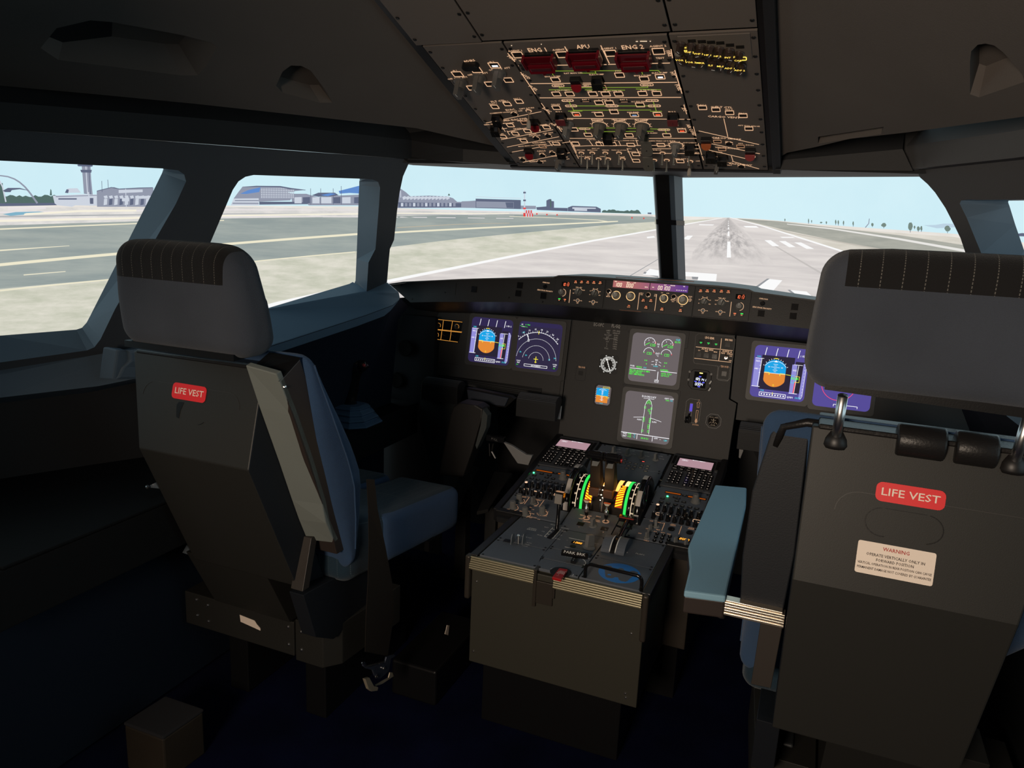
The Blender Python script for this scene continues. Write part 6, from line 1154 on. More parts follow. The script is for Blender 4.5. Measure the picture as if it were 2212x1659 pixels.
def audio(side):
    x0,x1=(-.262,-.116) if side<0 else (.106,.256); u=dp('audio_panel',[(x0,.110),(x1,.110),(x1,.192),(x0,.192)],fPF,h=.003)
    q=lf if side<0 else nf
    P=[(608,900),(705,885),(805,905),(905,930),(1000,940),(1108,960),(1210,975),(512,980),(610,1005),(715,1030),(815,1050),(918,1070),(1018,1090),(1018,1005)] if side<0 else [(1282,825),(1370,840),(1450,860),(1545,882),(1620,895),(1705,915),(1795,935),(1230,925),(1325,940),(1410,960),(1495,975),(1580,995),(1665,1010),(1755,1032),(1640,940)]
    rr=random.Random(9)
    for i,(X_,Y_) in enumerate(P):
        x,y=q(X_,Y_,.003); g=G(fPF); a=R(rr.choice((60,90,110,150,30))); g.lathe((x,y,.003),[(.0070,0),(.0058,.004),(.0048,.013),(.0044,.018),(0,.018)],12); g.mi=1; g.line((x,y),(x+.0042*math.cos(a),y+.0042*math.sin(a)),.0010,.0005,.0210); g.line((x+.0042*math.cos(a),y+.0042*math.sin(a)),(x+.0055*math.cos(a),y+.0055*math.sin(a)),.0010,.006,.012)
        g.build('volume_knob',[GLOSS,WHT],u)
    X_,Y_=(608,862) if side<0 else (1282,792); x,y=q(X_,Y_+45,.003); g=G(fPF); g.disc(x,y,.0042,.0225,.0235,12); g.build('lit_knob_cap',[em('cap_glow',255,205,170,1.1)],u)
    T=G(fPF); X_,Y_=(608,920) if side<0 else (1290,875); x,y=q(X_,Y_,.003); T.arc(x,y,.0065,0,360,.001,.0005,.0032,12)
    for dx in (0,.0155):
        X_,Y_=(765,960) if side<0 else (1425,902); x,y=q(X_,Y_,.003); T.fill(x+dx,y-(.002 if dx else 0),.0085,.0032,.0032,.0042)
    X_,Y_=(1140,1020) if side<0 else (1775,965); x,y=q(X_,Y_,.003); T.rect(x,y,.019,.013,.0012,.0006,.0032,r=.003); T.build('amber_marking',[AMB],u)
    return u
audio(-1); audio(1)
# left lighting / weather radar panel
ll=dp('lighting_panel',[(-.262,.010),(-.085,.010),(-.085,.108),(-.262,.108)],fPF); T=G(fPF)
for X_,Y_,b_a in ((490,1125,0),(725,1165,1),(380,1245,0),(590,1355,0),(880,1335,0)):
    x,y=lf(X_,Y_,.003)
    (bknob if b_a else rknob)(ll,fPF,(x,y),.0078,.021)
    T.arc(x,y,.0145,-60,60,.001,.0005,.0032,8)
x,y=lf(880,1335,.003); 
for k in range(11): a=R(200+22*k); T.line((x+.0125*math.cos(a),y+.0125*math.sin(a)),(x+.0150*math.cos(a),y+.0150*math.sin(a)),.0012,.0005,.0032)
for s,X_,Y_ in (('FLOOD LT\nMAIN',575,1055),('INTEG LT\nMAIN',820,1110),('OFF',520,1160),('BRT',770,1212),('SYS',435,1190),('OFF',300,1265),('WX/TURB',460,1310),('MAP',520,1300),('ELEC',650,1300),('ALL',685,1235),('+15',720,1270),('NORM',700,1340),('MULTISCAN',705,1400),('OFF           ON',745,1425),('GCS',930,1380),('TILT',960,1310),('10',940,1280),('5',960,1350)): x,y=lf(X_,Y_,.003); T.text(s,x,y,.0050,.0034)
for a in ((660,1060,575,1175),(912,1110,825,1225)): T.line(lf(a[0],a[1],.003),lf(a[2],a[3],.003),.0012,.0005,.0032)
T.build('amber_lettering',[AMBD],ll)
# right transponder side
rr_=dp('transponder_panel',[(.088,.010),(.256,.010),(.256,.108),(.098,.108)],fPF); T=G(fPF)
bknob(rr_,fPF,nf(1262,1030,.003),.0082,.022,95)
for X_,Y_ in ((1190,1085),(1150,1180),(1508,1245),(1640,1275)): bknob(rr_,fPF,nf(X_,Y_,.003),.0060,.018,60)
for X_,Y_ in ((1455,1070),(1685,1115)): x,y=nf(X_,Y_,.003); g=G(fPF); g.lathe((x,y,.003),[(.0085,0),(.0085,.0025),(.006,.003),(0,.001)],16); g.build('round_button',[BLK],rr_)
for i,(X_,Y_) in enumerate(((1278,1130),(1357,1148),(1437,1165),(1260,1170),(1340,1187),(1420,1205),(1243,1214),(1325,1232),(1405,1248))):
    x,y=nf(X_,Y_,.003); g=G(fPF); g.lathe((x,y,.003),[(.0052,0),(.0050,.003),(0,.0032)],12); g.mi=1; g.text('12345670 '[i],x,y,.0062,.0064); g.build('key',[GLOSS,WHT],rr_)
x,y=nf(1618,1198,.003); g=G(fPF); g.fill(x,y,.030,.012,.003,.0042); g.mi=1; seg(g,'2000',x-.0115,y-.0040,.0040,.0075,.0064,.0011,.0043,0); g.build('amber_readout',[DBLK,em('digit_amber_pedestal',255,170,60,1.8)],rr_)
for s,X_,Y_ in (('AIDS\nPRINT',1478,1015),('DFDR\nEVENT',1708,1060),('INTEG LT',1310,985),('OFF',1205,965),('BRT',1290,1075),('STBY',1165,1065),('AUTO',1240,1095),('ATC',1350,1112),('CLR',1425,1130),('SYS',1060,1120),('IDENT',1590,1262),('TARA',1140,1212)): x,y=nf(X_,Y_,.003); T.text(s,x,y,.0056,.0034)
for a in ((1373,990,1335,1085),(1585,1030,1550,1130)): T.line(nf(a[0],a[1],.003),nf(a[2],a[3],.003),.0012,.0005,.0032)
T.build('amber_lettering',[AMBD],rr_)
g=G(fPF); g.poly2([(-.119,.100),(-.106,.100),(-.106,.300),(-.119,.300)],-.003,.002); g.poly2([(-.082,.100),(.098,.100),(.1,.248),(-.104,.248)],-.003,.0025); g.build('quadrant_base',[PG],ped,bevel=.0008)
# ---- thrust quadrant
QC=(1.938,.470); QM=mat('quadrant_brown',(.020,.015,.012),.65,spec=.15)
def drum(x0,x1,r,m,name='quadrant_drum',par=ped,n=28,a0=-8,a1=188): 
    return hump(x0,x1,QC,r,a0,a1,m,name,par,n)
tq=drum(-.066,.066,.0685,[QM],'thrust_quadrant')
GAR=em('arc_green',45,215,85,1.25)
for s in (-1,1):
    drum(min(s*.0575,s*.0645),max(s*.0575,s*.0645),.0705,[GAR],'green_scale',tq); drum(min(s*.066,s*.0835),max(s*.066,s*.0835),.0690,[GLOSS],'scale_drum',tq)
    # white line and numerals wrapped on the scale drum
    g=G(); xx=s*.0765
    for i in range(26): a0=R(0+5*i); a1=R(5*(i+1)); P0=Vector((xx,QC[0]-.0696*math.cos(a0),QC[1]+.0696*math.sin(a0))); P1=Vector((xx,QC[0]-.0696*math.cos(a1),QC[1]+.0696*math.sin(a1))); d=Vector((.0008,0,0)); g.add([P0-d,P0+d,P1+d,P1-d],[(0,1,2,3)])
    for k,t in enumerate(('DN','1','15','20','25','30','35','2','1','0','UP')):
        a=R(8+11*k); p=Vector((s*(.0715 if k%2 else .0805),QC[0]-.0698*math.cos(a),QC[1]+.0698*math.sin(a)))
        nrm=Vector((0,-math.cos(a),math.sin(a))); up=Vector((0,math.sin(a),math.cos(a))); rt=Vector((1,0,0)); M=Matrix(((rt.x,up.x,nrm.x,p.x),(rt.y,up.y,nrm.y,p.y),(rt.z,up.z,nrm.z,p.z),(0,0,0,1)))
        vs,fs,_,_2=_txtmesh(t,.02); g.add(vs,fs,M@Matrix.Diagonal((.0065,.0065,1,1)))
    g.build('scale_numerals',[em('scale_cream',255,225,190,1.2)],tq)
# glowing hatch windows
HOT=em('hot_amber',255,150,20,3.2); HOTY=em('hot_yellow',255,215,110,3.0)
for s,xc in ((-1,-.0425),(1,.0425)):
    g=G()
    for i in range(9):
        a0,a1=R(22+6.0*i),R(22+6.0*i+3.2)
        if s>0: a0-=R(6); a1-=R(6)
        f=lambda a,x:Vector((x,QC[0]-.0693*math.cos(a),QC[1]+.0693*math.sin(a)))
        off=R(7)*s
        g.add([f(a0,xc-.009),f(a0+off,xc+.009),f(a1+off,xc+.009),f(a1,xc-.009)],[(0,1,2,3)])
    g.mi=1
    g.add([Vector((xc-.0095,QC[0]-.0689*math.cos(R(a)),QC[1]+.0689*math.sin(R(a)))) for a in range(15,80,5)]+[Vector((xc+.0095,QC[0]-.0689*math.cos(R(a)),QC[1]+.0689*math.sin(R(a)))) for a in range(15,80,5)],[(i,i+1,14+i,13+i) for i in range(12)])
    g.build('lit_hatching',[HOT,em('deep_amber',190,70,8,1.0)],tq)
f=lambda a,x,r=.0695:Vector((x,QC[0]-r*math.cos(R(a)),QC[1]+r*math.sin(R(a))))
def patch(name,m,x0,x1,a0,a1,par=tq,r=.0695):
    g=G(); n=8; A=[f(a0+(a1-a0)*i/n,x0,r) for i in range(n+1)]; B=[f(a0+(a1-a0)*i/n,x1,r) for i in range(n+1)]; g.strip(A,B); return g.build(name,m,par)
patch('lit_slot',[em('slot_glow',255,170,80,2.2)],-.0115,-.0015,60,100); patch('lit_slot',[em('slot_glow',255,170,80,2.2)],.0265,.0385,52,100); patch('lit_slot',[em('slot_glow2',255,225,140,1.6)],.046,.0565,72,105)
patch('lever_slot',[BLK],-.008,-.004,0,40); patch('lever_track',[mat('track_light',(.16,.12,.10),.4)],-.0035,-.0005,0,60); patch('lever_track',[mat('track_light',(.16,.12,.10),.4)],-.0330,-.0300,0,50)
g=G()
for k in range(7): a=25+6*k; p=f(a,-.006+(.0025 if k%2 else -.0025)); g.lathe(p,[(.0018,0),(.0012,.001),(0,.0013)],8,(0,-math.cos(R(a)),math.sin(R(a))))
g.build('lit_detent_marks',[em('detent_white',255,240,215,2.5)],tq)
g=G()
for x0,x1 in ((-.040,-.010),(.000,.026)): g.tube([f(36,x0,.0722),f(36,(x0+x1)/2,.0722),f(36,x1,.0722)],.0016,8); g.lathe(f(36,(x0+x1)/2-.001,.0722)+Vector((-.001,0,0)),[(.0026,0),(.0026,.003),(0,.003)],8,(1,0,0))
g.build('lever_cross_pin',[mat('dim_chrome',(.5,.45,.42),.25,1)],tq)
g=G(); g.tube([Vector((.040,1.905,.537)),Vector((.034,1.880,.519)),Vector((.030,1.872,.510))],.0009,6); g.mi=1; g.lathe((.040,1.905,.536),[(.0025,0),(.002,.0035),(0,.004)],8); g.build('pointer_needle',[mat('needle_red',(.6,.05,.03),.4),BLK],tq)
# lever bodies and grips
HY,HZ=1.873,.6195
def lever(x0,x1,hx0,hx1,red):
    g=G(); g.prism([(x0,1.872,.534),(x0,1.880,.532),(x0,1.899,.528),(x0,1.912,.540),(x0,HY+.010,HZ-.004),(x0,HY-.010,HZ-.006)],(x1-x0,0,0)); g.build('thrust_lever_stem',[QM],tq,bevel=.0008)
    g=G(); g.box(x0+.0005,x1-.0005,1.862,1.905,.512,.534); g.build('thrust_lever_foot',[mat('copper_brown',(.08,.035,.018),.4)],tq,bevel=.001)
    g=G(); L=hx1-hx0; prof=[(.0,0),(.0110,.0),(.0125,.001),(.0125,.0035),(.0112,.0045),(.0112,.0075),(.0125,.0085),(.0125,L-.0085),(.0112,L-.0075),(.0112,L-.0045),(.0125,L-.0035),(.0125,L-.001),(.011,L),(0,L)]
    g.lathe((hx0,HY,HZ+.004),prof,20,(1,0,0)); g.box(x0+.004,x1-.004,HY-.012,HY+.008,HZ-.012,HZ-.004); g.build('thrust_lever_grip',[GLOSS],tq,smooth=False)
    g=G(); xm=(x0+x1)/2; g.prism([(xm-.008 if not red else xm-.004,HY-.0115,HZ-.008),(xm+.012 if not red else xm+.010,HY-.0115,HZ-.008),(xm+.008 if not red else xm+.010,HY-.018,HZ-.020),(xm-.008 if not red else xm-.008,HY-.018,HZ-.021)],(0,.003,0)); g.build('reverser_latch',[mat('latch_grey',(.16,.16,.15),.45)],tq,bevel=.0005)
lever(-.040,-.0125,-.0530,-.0065,0); lever(.0005,.0265,-.0055,.0410,1)
g=G(); g.lathe((.0405,HY-.002,HZ+.001),[(.0050,0),(.0048,.0035),(0,.004)],14,(1,0,0)); g.build('red_disconnect_button',[mat('button_red',(.55,.01,.015),.25)],tq)
# trim wheels
for s in (-1,1):
    x0,x1=(-.1060,-.0865) if s<0 else (.0885,.1080)
    g=G(); n=48; Rw=.0945; prof=[(Rw-.022,x0+.002),(Rw-.006,x0),(Rw-.001,x0+.003),(Rw,(x0+x1)/2),(Rw-.001,x1-.003),(Rw-.006,x1),(Rw-.022,x1-.002)]
    rings=[[Vector((xx,QC[0]+r*math.cos(2*math.pi*i/n),QC[1]+r*math.sin(2*math.pi*i/n))) for i in range(n)] for r,xx in prof]
    g.loft(rings+[rings[0]],cap=False); 
    g.lathe((x0+.004,QC[0],QC[1]),[(Rw-.02,0),(Rw-.02,x1-x0-.008)],32,(1,0,0)); wh=g.build('trim_wheel',[GLOSS],tq,smooth=True)
    for a,wd,m_ in ((38,13,'pale_grip_mark'),(88,9,'cream_grip_mark'),(2,9,'white_grip_mark')):
        g=G(); A=[];B=[]; 
        for i in range(6): t=R(180-(a+wd*(i/5-.5)*2)); rr=Rw+.0006; A.append(Vector((x0+.0035,QC[0]+rr*math.cos(t)*.998,QC[1]+rr*math.sin(t)))); B.append(Vector((x1-.0035,QC[0]+rr*math.cos(t)*.998,QC[1]+rr*math.sin(t))))
        g.strip(A,B); g.build('grip_mark',[mat('grip_pale',(.55,.50,.46),.4)],tq)
for s in (-1,1):
    g=G(fPF); x0=-.112 if s<0 else .0845; g.box(x0,x0+.0275,.070,.265,.0005,.004); g.build('wheel_slot',[BLK],ped)
# the quadrant's lamps spill warm light on the deck
l=bpy.data.lights.new('quadrant_lamp','POINT'); l.energy=.05; l.color=(1,.62,.25); l.shadow_soft_size=.01; o=bpy.data.objects.new('quadrant_lamp',l); COL.objects.link(o); o.location=(.004,1.848,.560)
# ---------------------------------------------------------------- seats
VEL=fabric('blue_velour',(.034,.068,.135,1)); VELG=fabric('grey_blue_velour',(.026,.031,.045,1))
STR=fabric('striped_velour',(.016,.034,.052,1),(.08,.11,.13,1),.0235,0); STRH=fabric('striped_headrest_cloth',(.014,.013,.012,1),(.10,.095,.08,1),.0265,0,wide=.03)
SEATM=mat('seat_shell_paint',(.021,.0205,.0185),.5,bump=.05,bscale=700); SEATD=mat('seat_shell_side',(.012,.014,.018),.5,bump=.1)
LEA=mat('black_leather',(.012,.011,.011),.38,bump=.2,bscale=300); REDL=mat('red_label',(.80,.015,.02),.5); CRM=mat('label_cream',(.90,.76,.64),.6); INK=mat('label_ink',(.03,.02,.02),.7); INKR=mat('label_ink_red',(.45,.02,.02),.7)
ARM=mat('armrest_sage',(.165,.180,.165),.65,bump=.1); ARMB=mat('armrest_blue',(.22,.39,.50),.6,bump=.1); BRN=mat('armrest_brown',(.035,.026,.023),.4); ALU=mat('brushed_bar',(.72,.62,.50),.3,.9)
def headcloth(s,dz,zmin):
    m=fabric('headrest_velour_left' if s>0 else 'headrest_velour_right',(.050,.056,.070,1)); nt=m.node_tree; b=nt.nodes['Principled BSDF']
    tc=nt.nodes.new('ShaderNodeTexCoord'); sp=nt.nodes.new('ShaderNodeSeparateXYZ'); nt.links.new(tc.outputs['Object'],sp.inputs[0])
    def mth(op,a,v=None,c=None):
        k=nt.nodes.new('ShaderNodeMath'); k.operation=op; nt.links.new(a,k.inputs[0])
        if c is not None: nt.links.new(c,k.inputs[1])
        elif v is not None: k.inputs[1].default_value=v
        return k.outputs[0]
    x=mth('MULTIPLY',sp.outputs[0],s)      # object origin sits at x=-.64*s
    a=mth('GREATER_THAN',sp.outputs[2],zmin); d=mth('LESS_THAN',x,.138); mask=mth('MULTIPLY',a,None,d)
    st=mth('DIVIDE',x,.0245); st=mth('FRACT',st); st=mth('LESS_THAN',st,.045); q=mth('ADD',sp.outputs[1],None,sp.outputs[2]); q=mth('DIVIDE',q,.0045); q=mth('FRACT',q); q=mth('LESS_THAN',q,.62); st=mth('MULTIPLY',st,None,q)
    m1=nt.nodes.new('ShaderNodeMix'); m1.data_type='RGBA'; m1.inputs['A'].default_value=(.013,.012,.012,1); m1.inputs['B'].default_value=(.13,.12,.105,1); nt.links.new(st,m1.inputs['Factor'])
    m2=nt.nodes.new('ShaderNodeMix'); m2.data_type='RGBA'; src=b.inputs['Base Color'].links[0].from_socket; nt.links.new(src,m2.inputs['A']); nt.links.new(m1.outputs['Result'],m2.inputs['B']); nt.links.new(mask,m2.inputs['Factor']); nt.links.new(m2.outputs['Result'],b.inputs['Base Color'])
    return m
def rbox(lo,hi,r,n=20,shape=None,sec=None,matf=None):
    """soft box: dense skin with rounded edges, bent by `shape`"""
    lo,hi=Vector(lo),Vector(hi); vs=[];fs=[];mi=[]
    def side(ax,val):
        a,b=[i for i in range(3) if i!=ax]; idx={}
        for i in range(n+1):
            for j in range(n+1):
                p=Vector((0,0,0)); p[ax]=val; p[a]=lo[a]+(hi[a]-lo[a])*(.5-.5*math.cos(math.pi*i/n)); p[b]=lo[b]+(hi[b]-lo[b])*(.5-.5*math.cos(math.pi*j/n))
                q=Vector([min(max(p[k],lo[k]+r),hi[k]-r) for k in range(3)]); d=p-q
                v=q+d.normalized()*r if d.length>1e-9 else p
                if d.length<=1e-9: v=p
                idx[i,j]=len(vs); vs.append(v)
        for i in range(n):
            for j in range(n): fs.append((idx[i,j],idx[i+1,j],idx[i+1,j+1],idx[i,j+1]))
    for ax in range(3): side(ax,lo[ax]); side(ax,hi[ax])
    if matf: mi=[matf(sum((vs[k] for k in f),Vector())/4) for f in fs]
    if shape: vs=[shape(v.copy()) for v in vs]
    return vs,fs,mi
def rb(name,ms,par,lo,hi,r,n=20,shape=None,matf=None,sx=1):
    vs,fs,mi=rbox(lo,hi,r,n,shape,matf=matf); g=G()
    if sx<0: vs=[Vector((-v.x,v.y,v.z)) for v in vs]
    if mi:
        for k in sorted(set(mi)):
            g.mi=k; g.add(vs,[f for f,m in zip(fs,mi) if m==k])
        bmesh.ops.remove_doubles(g.bm,verts=g.bm.verts,dist=1e-5); g.bm.verts.ensure_lookup_table()
        lose=[v for v in g.bm.verts if not v.link_faces]; bmesh.ops.delete(g.bm,geom=lose,context='VERTS')
    else: g.add(vs,fs); bmesh.ops.remove_doubles(g.bm,verts=g.bm.verts,dist=1e-5)
    return g.build(name,ms,par,smooth=True)
def seat(s,name,label,zh,warn,armdown):
    m=lambda x:x*s      # geometry is written for the left-hand seat (x negative); s=-1 mirrors it
    V=lambda x,y,z:Vector((x*s,y,z))
    t=thing(name,label,'cockpit seat',(m(-.64),1.4,0))
    def pr(pts,d,nm,mt,bev=.0015,par=t,**k):   # profile in (y,z) pushed along x from x0 to x1
        x0,x1=d; g=G(); g.prism([V(x0,y,z) for y,z in pts],(m(x1)-m(x0),0,0)); return g.build(nm,mt,par,bevel=bev,**k)
    # --- back shell: folded sheet with a slight backward bend at mid height
    zt=.930 if s>0 else .962; g=G()
    rear=[(1.12,zt),(1.070,.742),(1.205,.440)] if s>0 else [(1.12,zt),(1.082,.742),(1.128,.468)]; frt=[(1.30,.42) if s>0 else (1.25,.455),(1.175,.735),(1.19,zt-.005)]
    xi=-.487; xo=[-.823,-.768,-.775,-.775,-.80,-.823] if s>0 else [-.800,-.766,-.742,-.742,-.79,-.80]; P=rear+frt
    A=[V(xi,y,z) for y,z in P]; B=[V(xo[i],y,z) for i,(y,z) in enumerate(P)]
    n=6; vs=A+B; g.add(vs,[(0,1,7,6),(1,2,8,7)]); g.mi=1; g.add(vs,[(2,3,9,8),(3,4,10,9),(4,5,11,10),(5,0,6,11),(0,1,4,5),(1,2,3,4),(6,7,10,11),(7,8,9,10)])
    shell=g.build('back_shell',[SEATM,SEATD],t,bevel=.0025)
    # fold frame on the rear sheet (upper part): u across, v up
    o=V(-.655,rear[1][0],.742); v=(Vector((0,1.12,zt))-Vector((0,rear[1][0],.742))); fB=Fr(o,(1,0,0),v)
    # outline of the life vest hatch, label, finger hole
    hatch=rrect(0,-.02,.250,.32,.030,5); g=G(fB); top_=[p for p in hatch if p[1]>.0]
    g.pline([(p[0],min(p[1],.5)) for p in hatch if p[1]>-.001],.0012,.0004,.0002); g.build('hatch_outline',[mat('hatch_line',(.02,.018,.016),.5)],shell)
    lx,ly=fB.uv((409,848)) if s>0 else fB.uv((1966,1071))
    lw,lh=(.100,.0435) if s>0 else (.0905,.0375)
    if s>0: w0=fB.uv((372,848)); w1=fB.uv((446,850)); h0=fB.uv((409,829)); h1=fB.uv((409,866))
    else: w0=fB.uv((1890,1066)); w1=fB.uv((2042,1078)); h0=fB.uv((1966,1050)); h1=fB.uv((1966,1095))
    lw,lh=abs(w1[0]-w0[0]),abs(h0[1]-h1[1])*.95
    g=G(fB); g.poly2(rrect(lx,ly,lw,lh,.008,4),.0004,.0012); g.build('life_vest_label',[REDL],shell); g=G(fB); g.text('LIFE VEST',lx,ly,lh*.55,.0014,w=lw*.84,bold=.006); g.build('label_lettering',[CRM],shell)
    hx,hy=fB.uv((413,893)) if s>0 else fB.uv((1952,1136))
    g=G(fB)
    if s>0: g.poly2([(hx-.040,hy+.012),(hx-.034,hy+.019),(hx-.022,hy+.019),(hx-.028,hy+.002),(hx-.029,hy-.014),(hx-.036,hy-.012)],.0002,.0007)
    g.arc(hx+(.018 if s>0 else .026),hy,.022,-80,80 if s<0 else -40,.0012,.0004,.0002,12,.9); 
    if s<0: g.arc(hx-.026,hy,.022,100,280,.0014,.0004,.0002,12,.9); g.line((hx-.026,hy+.0198),(hx+.026,hy+.0198),.0006,.0004,.0002)
    g.build('finger_hole',[BLK],shell)
    if warn:
        c=[fB.uv(p) for p in ((1853,1167),(2022,1193),(2016,1263),(1846,1238))]; cx=sum(p[0] for p in c)/4; cy=sum(p[1] for p in c)/4; w_=abs((c[1][0]+c[2][0]-c[0][0]-c[3][0])/2); h_=abs((c[0][1]+c[1][1]-c[2][1]-c[3][1])/2)
        g=G(fB); g.poly2(rrect(cx,cy,w_,h_,.003,3),.0004,.0010); g.build('warning_label',[CRM],shell)
        g=G(fB); g.text('WARNING',cx,cy+h_*.34,h_*.16,.0012,bold=.01,w=w_*.34); g.build('red_lettering',[INKR],shell)
        g=G(fB)
        for k,(tx,sz,ww) in enumerate((('OPERATE VERTICALLY ONLY IN',.125,.75),('FORWARD POSITION',.125,.48),('VERTICAL OPERATION IN REAR POSITION CAN CAUSE',.105,.95),('PERMANENT DAMAGE NOT COVERED BY GUARANTEE',.105,.95))): g.text(tx,cx,cy+h_*(.12-.145*k),h_*sz,.0012,w=w_*ww,bold=.012)
        g.build('black_lettering',[INK],shell)
    # --- cushions
    def shp(v):
        w=min(1,abs(v.x+.645)/.20); fr=max(0,min(1,(v.y-1.15)/.075)); z=v.z
        def ip(T,z):
            if z>=T[0][0]: return T[0][1]
            for (za,ea),(zb,eb) in zip(T,T[1:]):
                if zb<=z<=za: return eb+(ea-eb)*(z-zb)/(za-zb)
            return T[-1][1]
        rear_=ip(((.955,1.160),(.78,1.195),(.62,1.245),(.48,1.300)),z); front_=ip(((.955,1.182),(.90,1.218),(.80,1.290),(.72,1.340),(.65,1.372),(.56,1.360),(.45,1.325)),z)
        v.y=rear_+(max(front_,rear_+.02)-rear_)*fr*(.45+.55*w**2)
        if v.z<.66 and v.x<-.645: v.x=-.645+(v.x+.645)*(1-.32*min(1,(.66-v.z)/.08))
        return v
    rb('back_cushion',[VEL],t,(-.858,1.15,.45),(-.418,1.225,.957 if s>0 else .968),.028,22,shp,sx=s)
    g=G(); pts=[]
    for k in range(13):
        z=.935-.44*k/12; p=shp(Vector((-.4185,1.195,z))); pts.append(V(p.x+.001,p.y,p.z))
    g.tube(pts,.0022,6); g.build('piping',[VEL],t)
    def shs(v):
        v.z-=(v.y-1.45)*.13; 
        if v.y<1.50 and v.z>.49: v.z+=.02*(1.5-v.y)/.15
        return v
    rb('seat_cushion',[STR],t,(-.790,1.30,.39),(-.425,1.66,.525),.03,18,shs,sx=s)
    for nm,x0,x1 in (('thigh_cushion',-.625,-.418),('thigh_cushion',-.792,-.645)): rb(nm,[STR,VEL],t,(x0,1.44,.395),(x1,1.86,.524),.028,18,shs,lambda c:1 if (c.z<.505 or abs(c.x-(x0+x1)/2)>(x1-x0)*.43 or c.y>1.835) else 0,sx=s)
    g=G(); g.box(min(m(-.43),m(-.4155)),max(m(-.43),m(-.4155)),1.665,1.70,.345,.375); g.build('cushion_cutout',[BLK],t)
    # --- headrest on two posts
    dz=zh
    def shh(v):
        tz=(v.z-(1.06+dz))/.10; fy=(v.y-1.035)/.10; v.y-=(.004+.010*fy)*tz
        v.x=-.618+(v.x+.618)*(1+.05*fy)*(1-.045*kk*max(0,tz)-.06*kk*max(0,-tz)**2)
        if v.x>-.618: v.x+=-.014*kk*tz
        v.z-=.010*max(0,abs(v.x+.63)/.15-.5)*(1 if tz>0 else 0)
        return v
    lo,hi=(-.780,1.035,.956+dz+(0 if s>0 else .022)),(-.472,1.135,1.164+dz); kk=1 if s>0 else .35; HR=headcloth(s,zh,1.093 if s>0 else 1.166)
    rb('headrest',[HR],t,lo,hi,.040 if s>0 else .032,30,shh,None,sx=s)
    g=G(); xs=-.508; pts=[V(-.470,1.056,.975+dz),V(-.488,1.036,1.03+dz),V(-.500,1.029,1.075+dz)]; 
    g=G(); g.prism([V(-.765,1.05,.955+dz+(0 if s>0 else .016)),V(-.495,1.05,.955+dz+(0 if s>0 else .024)),V(-.505,1.12,.955+dz+(0 if s>0 else .024)),V(-.755,1.12,.955+dz+(0 if s>0 else .016))],(0,0,.012)); g.build('headrest_base',[BLK],t)
    for x in ((-.735,-.520) if s<0 else ()):
        if True:
            g=G(); g.cyl(V(x,1.125,zt-.03),V(x,1.095,.965+dz),.0068,n=14); g.build('headrest_post',[CHR],t,smooth=True)
            g=G(); g.lathe(V(x,1.125,zt-.028),[(.0,0),(.016,0),(.018,.005),(.016,.014),(.010,.024),(0,.025)],24); g.build('post_collar',[mat('rubber_black',(.010,.009,.009),.45)],t,smooth=True)
    # upper rim and leather rolls
    g=G(); g.box(min(m(-.815),m(-.495)),max(m(-.815),m(-.495)),1.118,1.20,zt-.004,zt+.004); g.build('shell_rim',[LEA],t,bevel=.003)
    if s<0:
        for x0,x1 in ((-.595,-.655),(-.665,-.715)): g=G(); g.cyl(V(x0,1.125,zt-.004),V(x1,1.125,zt-.004),.023,n=18); g.build('leather_roll',[LEA],t,smooth=True,bevel=.004)
        g=G(); g.tube([V(-.440,1.170,zt-.05),V(-.448,1.165,zt-.018),V(-.48,1.16,zt-.006),V(-.70,1.15,zt-.004),V(-.84,1.15,zt-.006)],.0065,10); g.build('padded_rim',[LEA],t,smooth=True)
    # --- lower mechanism
    pr([(1.206,.452),(1.30,.452),(1.42,.29),(1.288,.289)],(-.575,-.80),'lower_cover',[SEATM])
    pr([(1.195,.43),(1.21,.43),(1.50,.40),(1.50,.30),(1.30,.27),(1.235,.31)],(-.462,-.50),'side_bracket',[SEATD])
    if s<0: a=[at(p,y=1.185) for p in ((1646,1325),(1694,1335),(1665,1487),(1622,1478))]; g=G(); g.prism(a,(0,.022,0)); g.build('recline_strut',[mat('strut_brown',(.03,.024,.02),.5)],t,bevel=.001)
    g=G(); a=[V(-.497,1.232,.545),V(-.468,1.232,.545),V(-.462,1.192,.440),V(-.493,1.192,.440)]; g.prism(a,(0,.022,0))
    if s>0: g.build('recline_strut',[mat('strut_brown',(.03,.024,.02),.5)],t,bevel=.001)
    g=G(); g.box(min(m(-.91),m(-.574)),max(m(-.91),m(-.574)),1.300,1.56,.195,.283); g.build('base_box',[SEATM],t,bevel=.002)
    P=[(-.570,1.300),(-.492,1.300),(-.462,1.335),(-.440,1.56),(-.570,1.56)]
    g=G(); g.prism([V(x,y,.187) for x,y in P],(0,0,.105)); g.build('base_corner_box',[SEATM],t,bevel=.002)
    g=G(); g.box(min(m(-.53),m(-.462)),max(m(-.53),m(-.462)),1.34,1.50,.292,.300); g.build('glossy_cover',[mat('glossy_steel_grey',(.05,.055,.06),.25)],t,bevel=.004)
    g=G()
    for x,z in ((-.872,.268),(-.836,.262),(-.872,.225),(-.836,.218),(-.590,.268),(-.590,.222),(-.553,.265),(-.553,.218)): g.lathe(V(x,1.3005,z),[(.0042,0),(.0036,.002),(0,.0034)],10,(0,-1,0))
    g.build('screw_heads',[CHR],t)
    for x in (-.80,-.56):
        g=G(); g.box(min(m(x-.03),m(x+.03)),max(m(x-.03),m(x+.03)),1.36,1.75,.0,.20); g.build('floor_rail_leg',[BLK],t,bevel=.003)
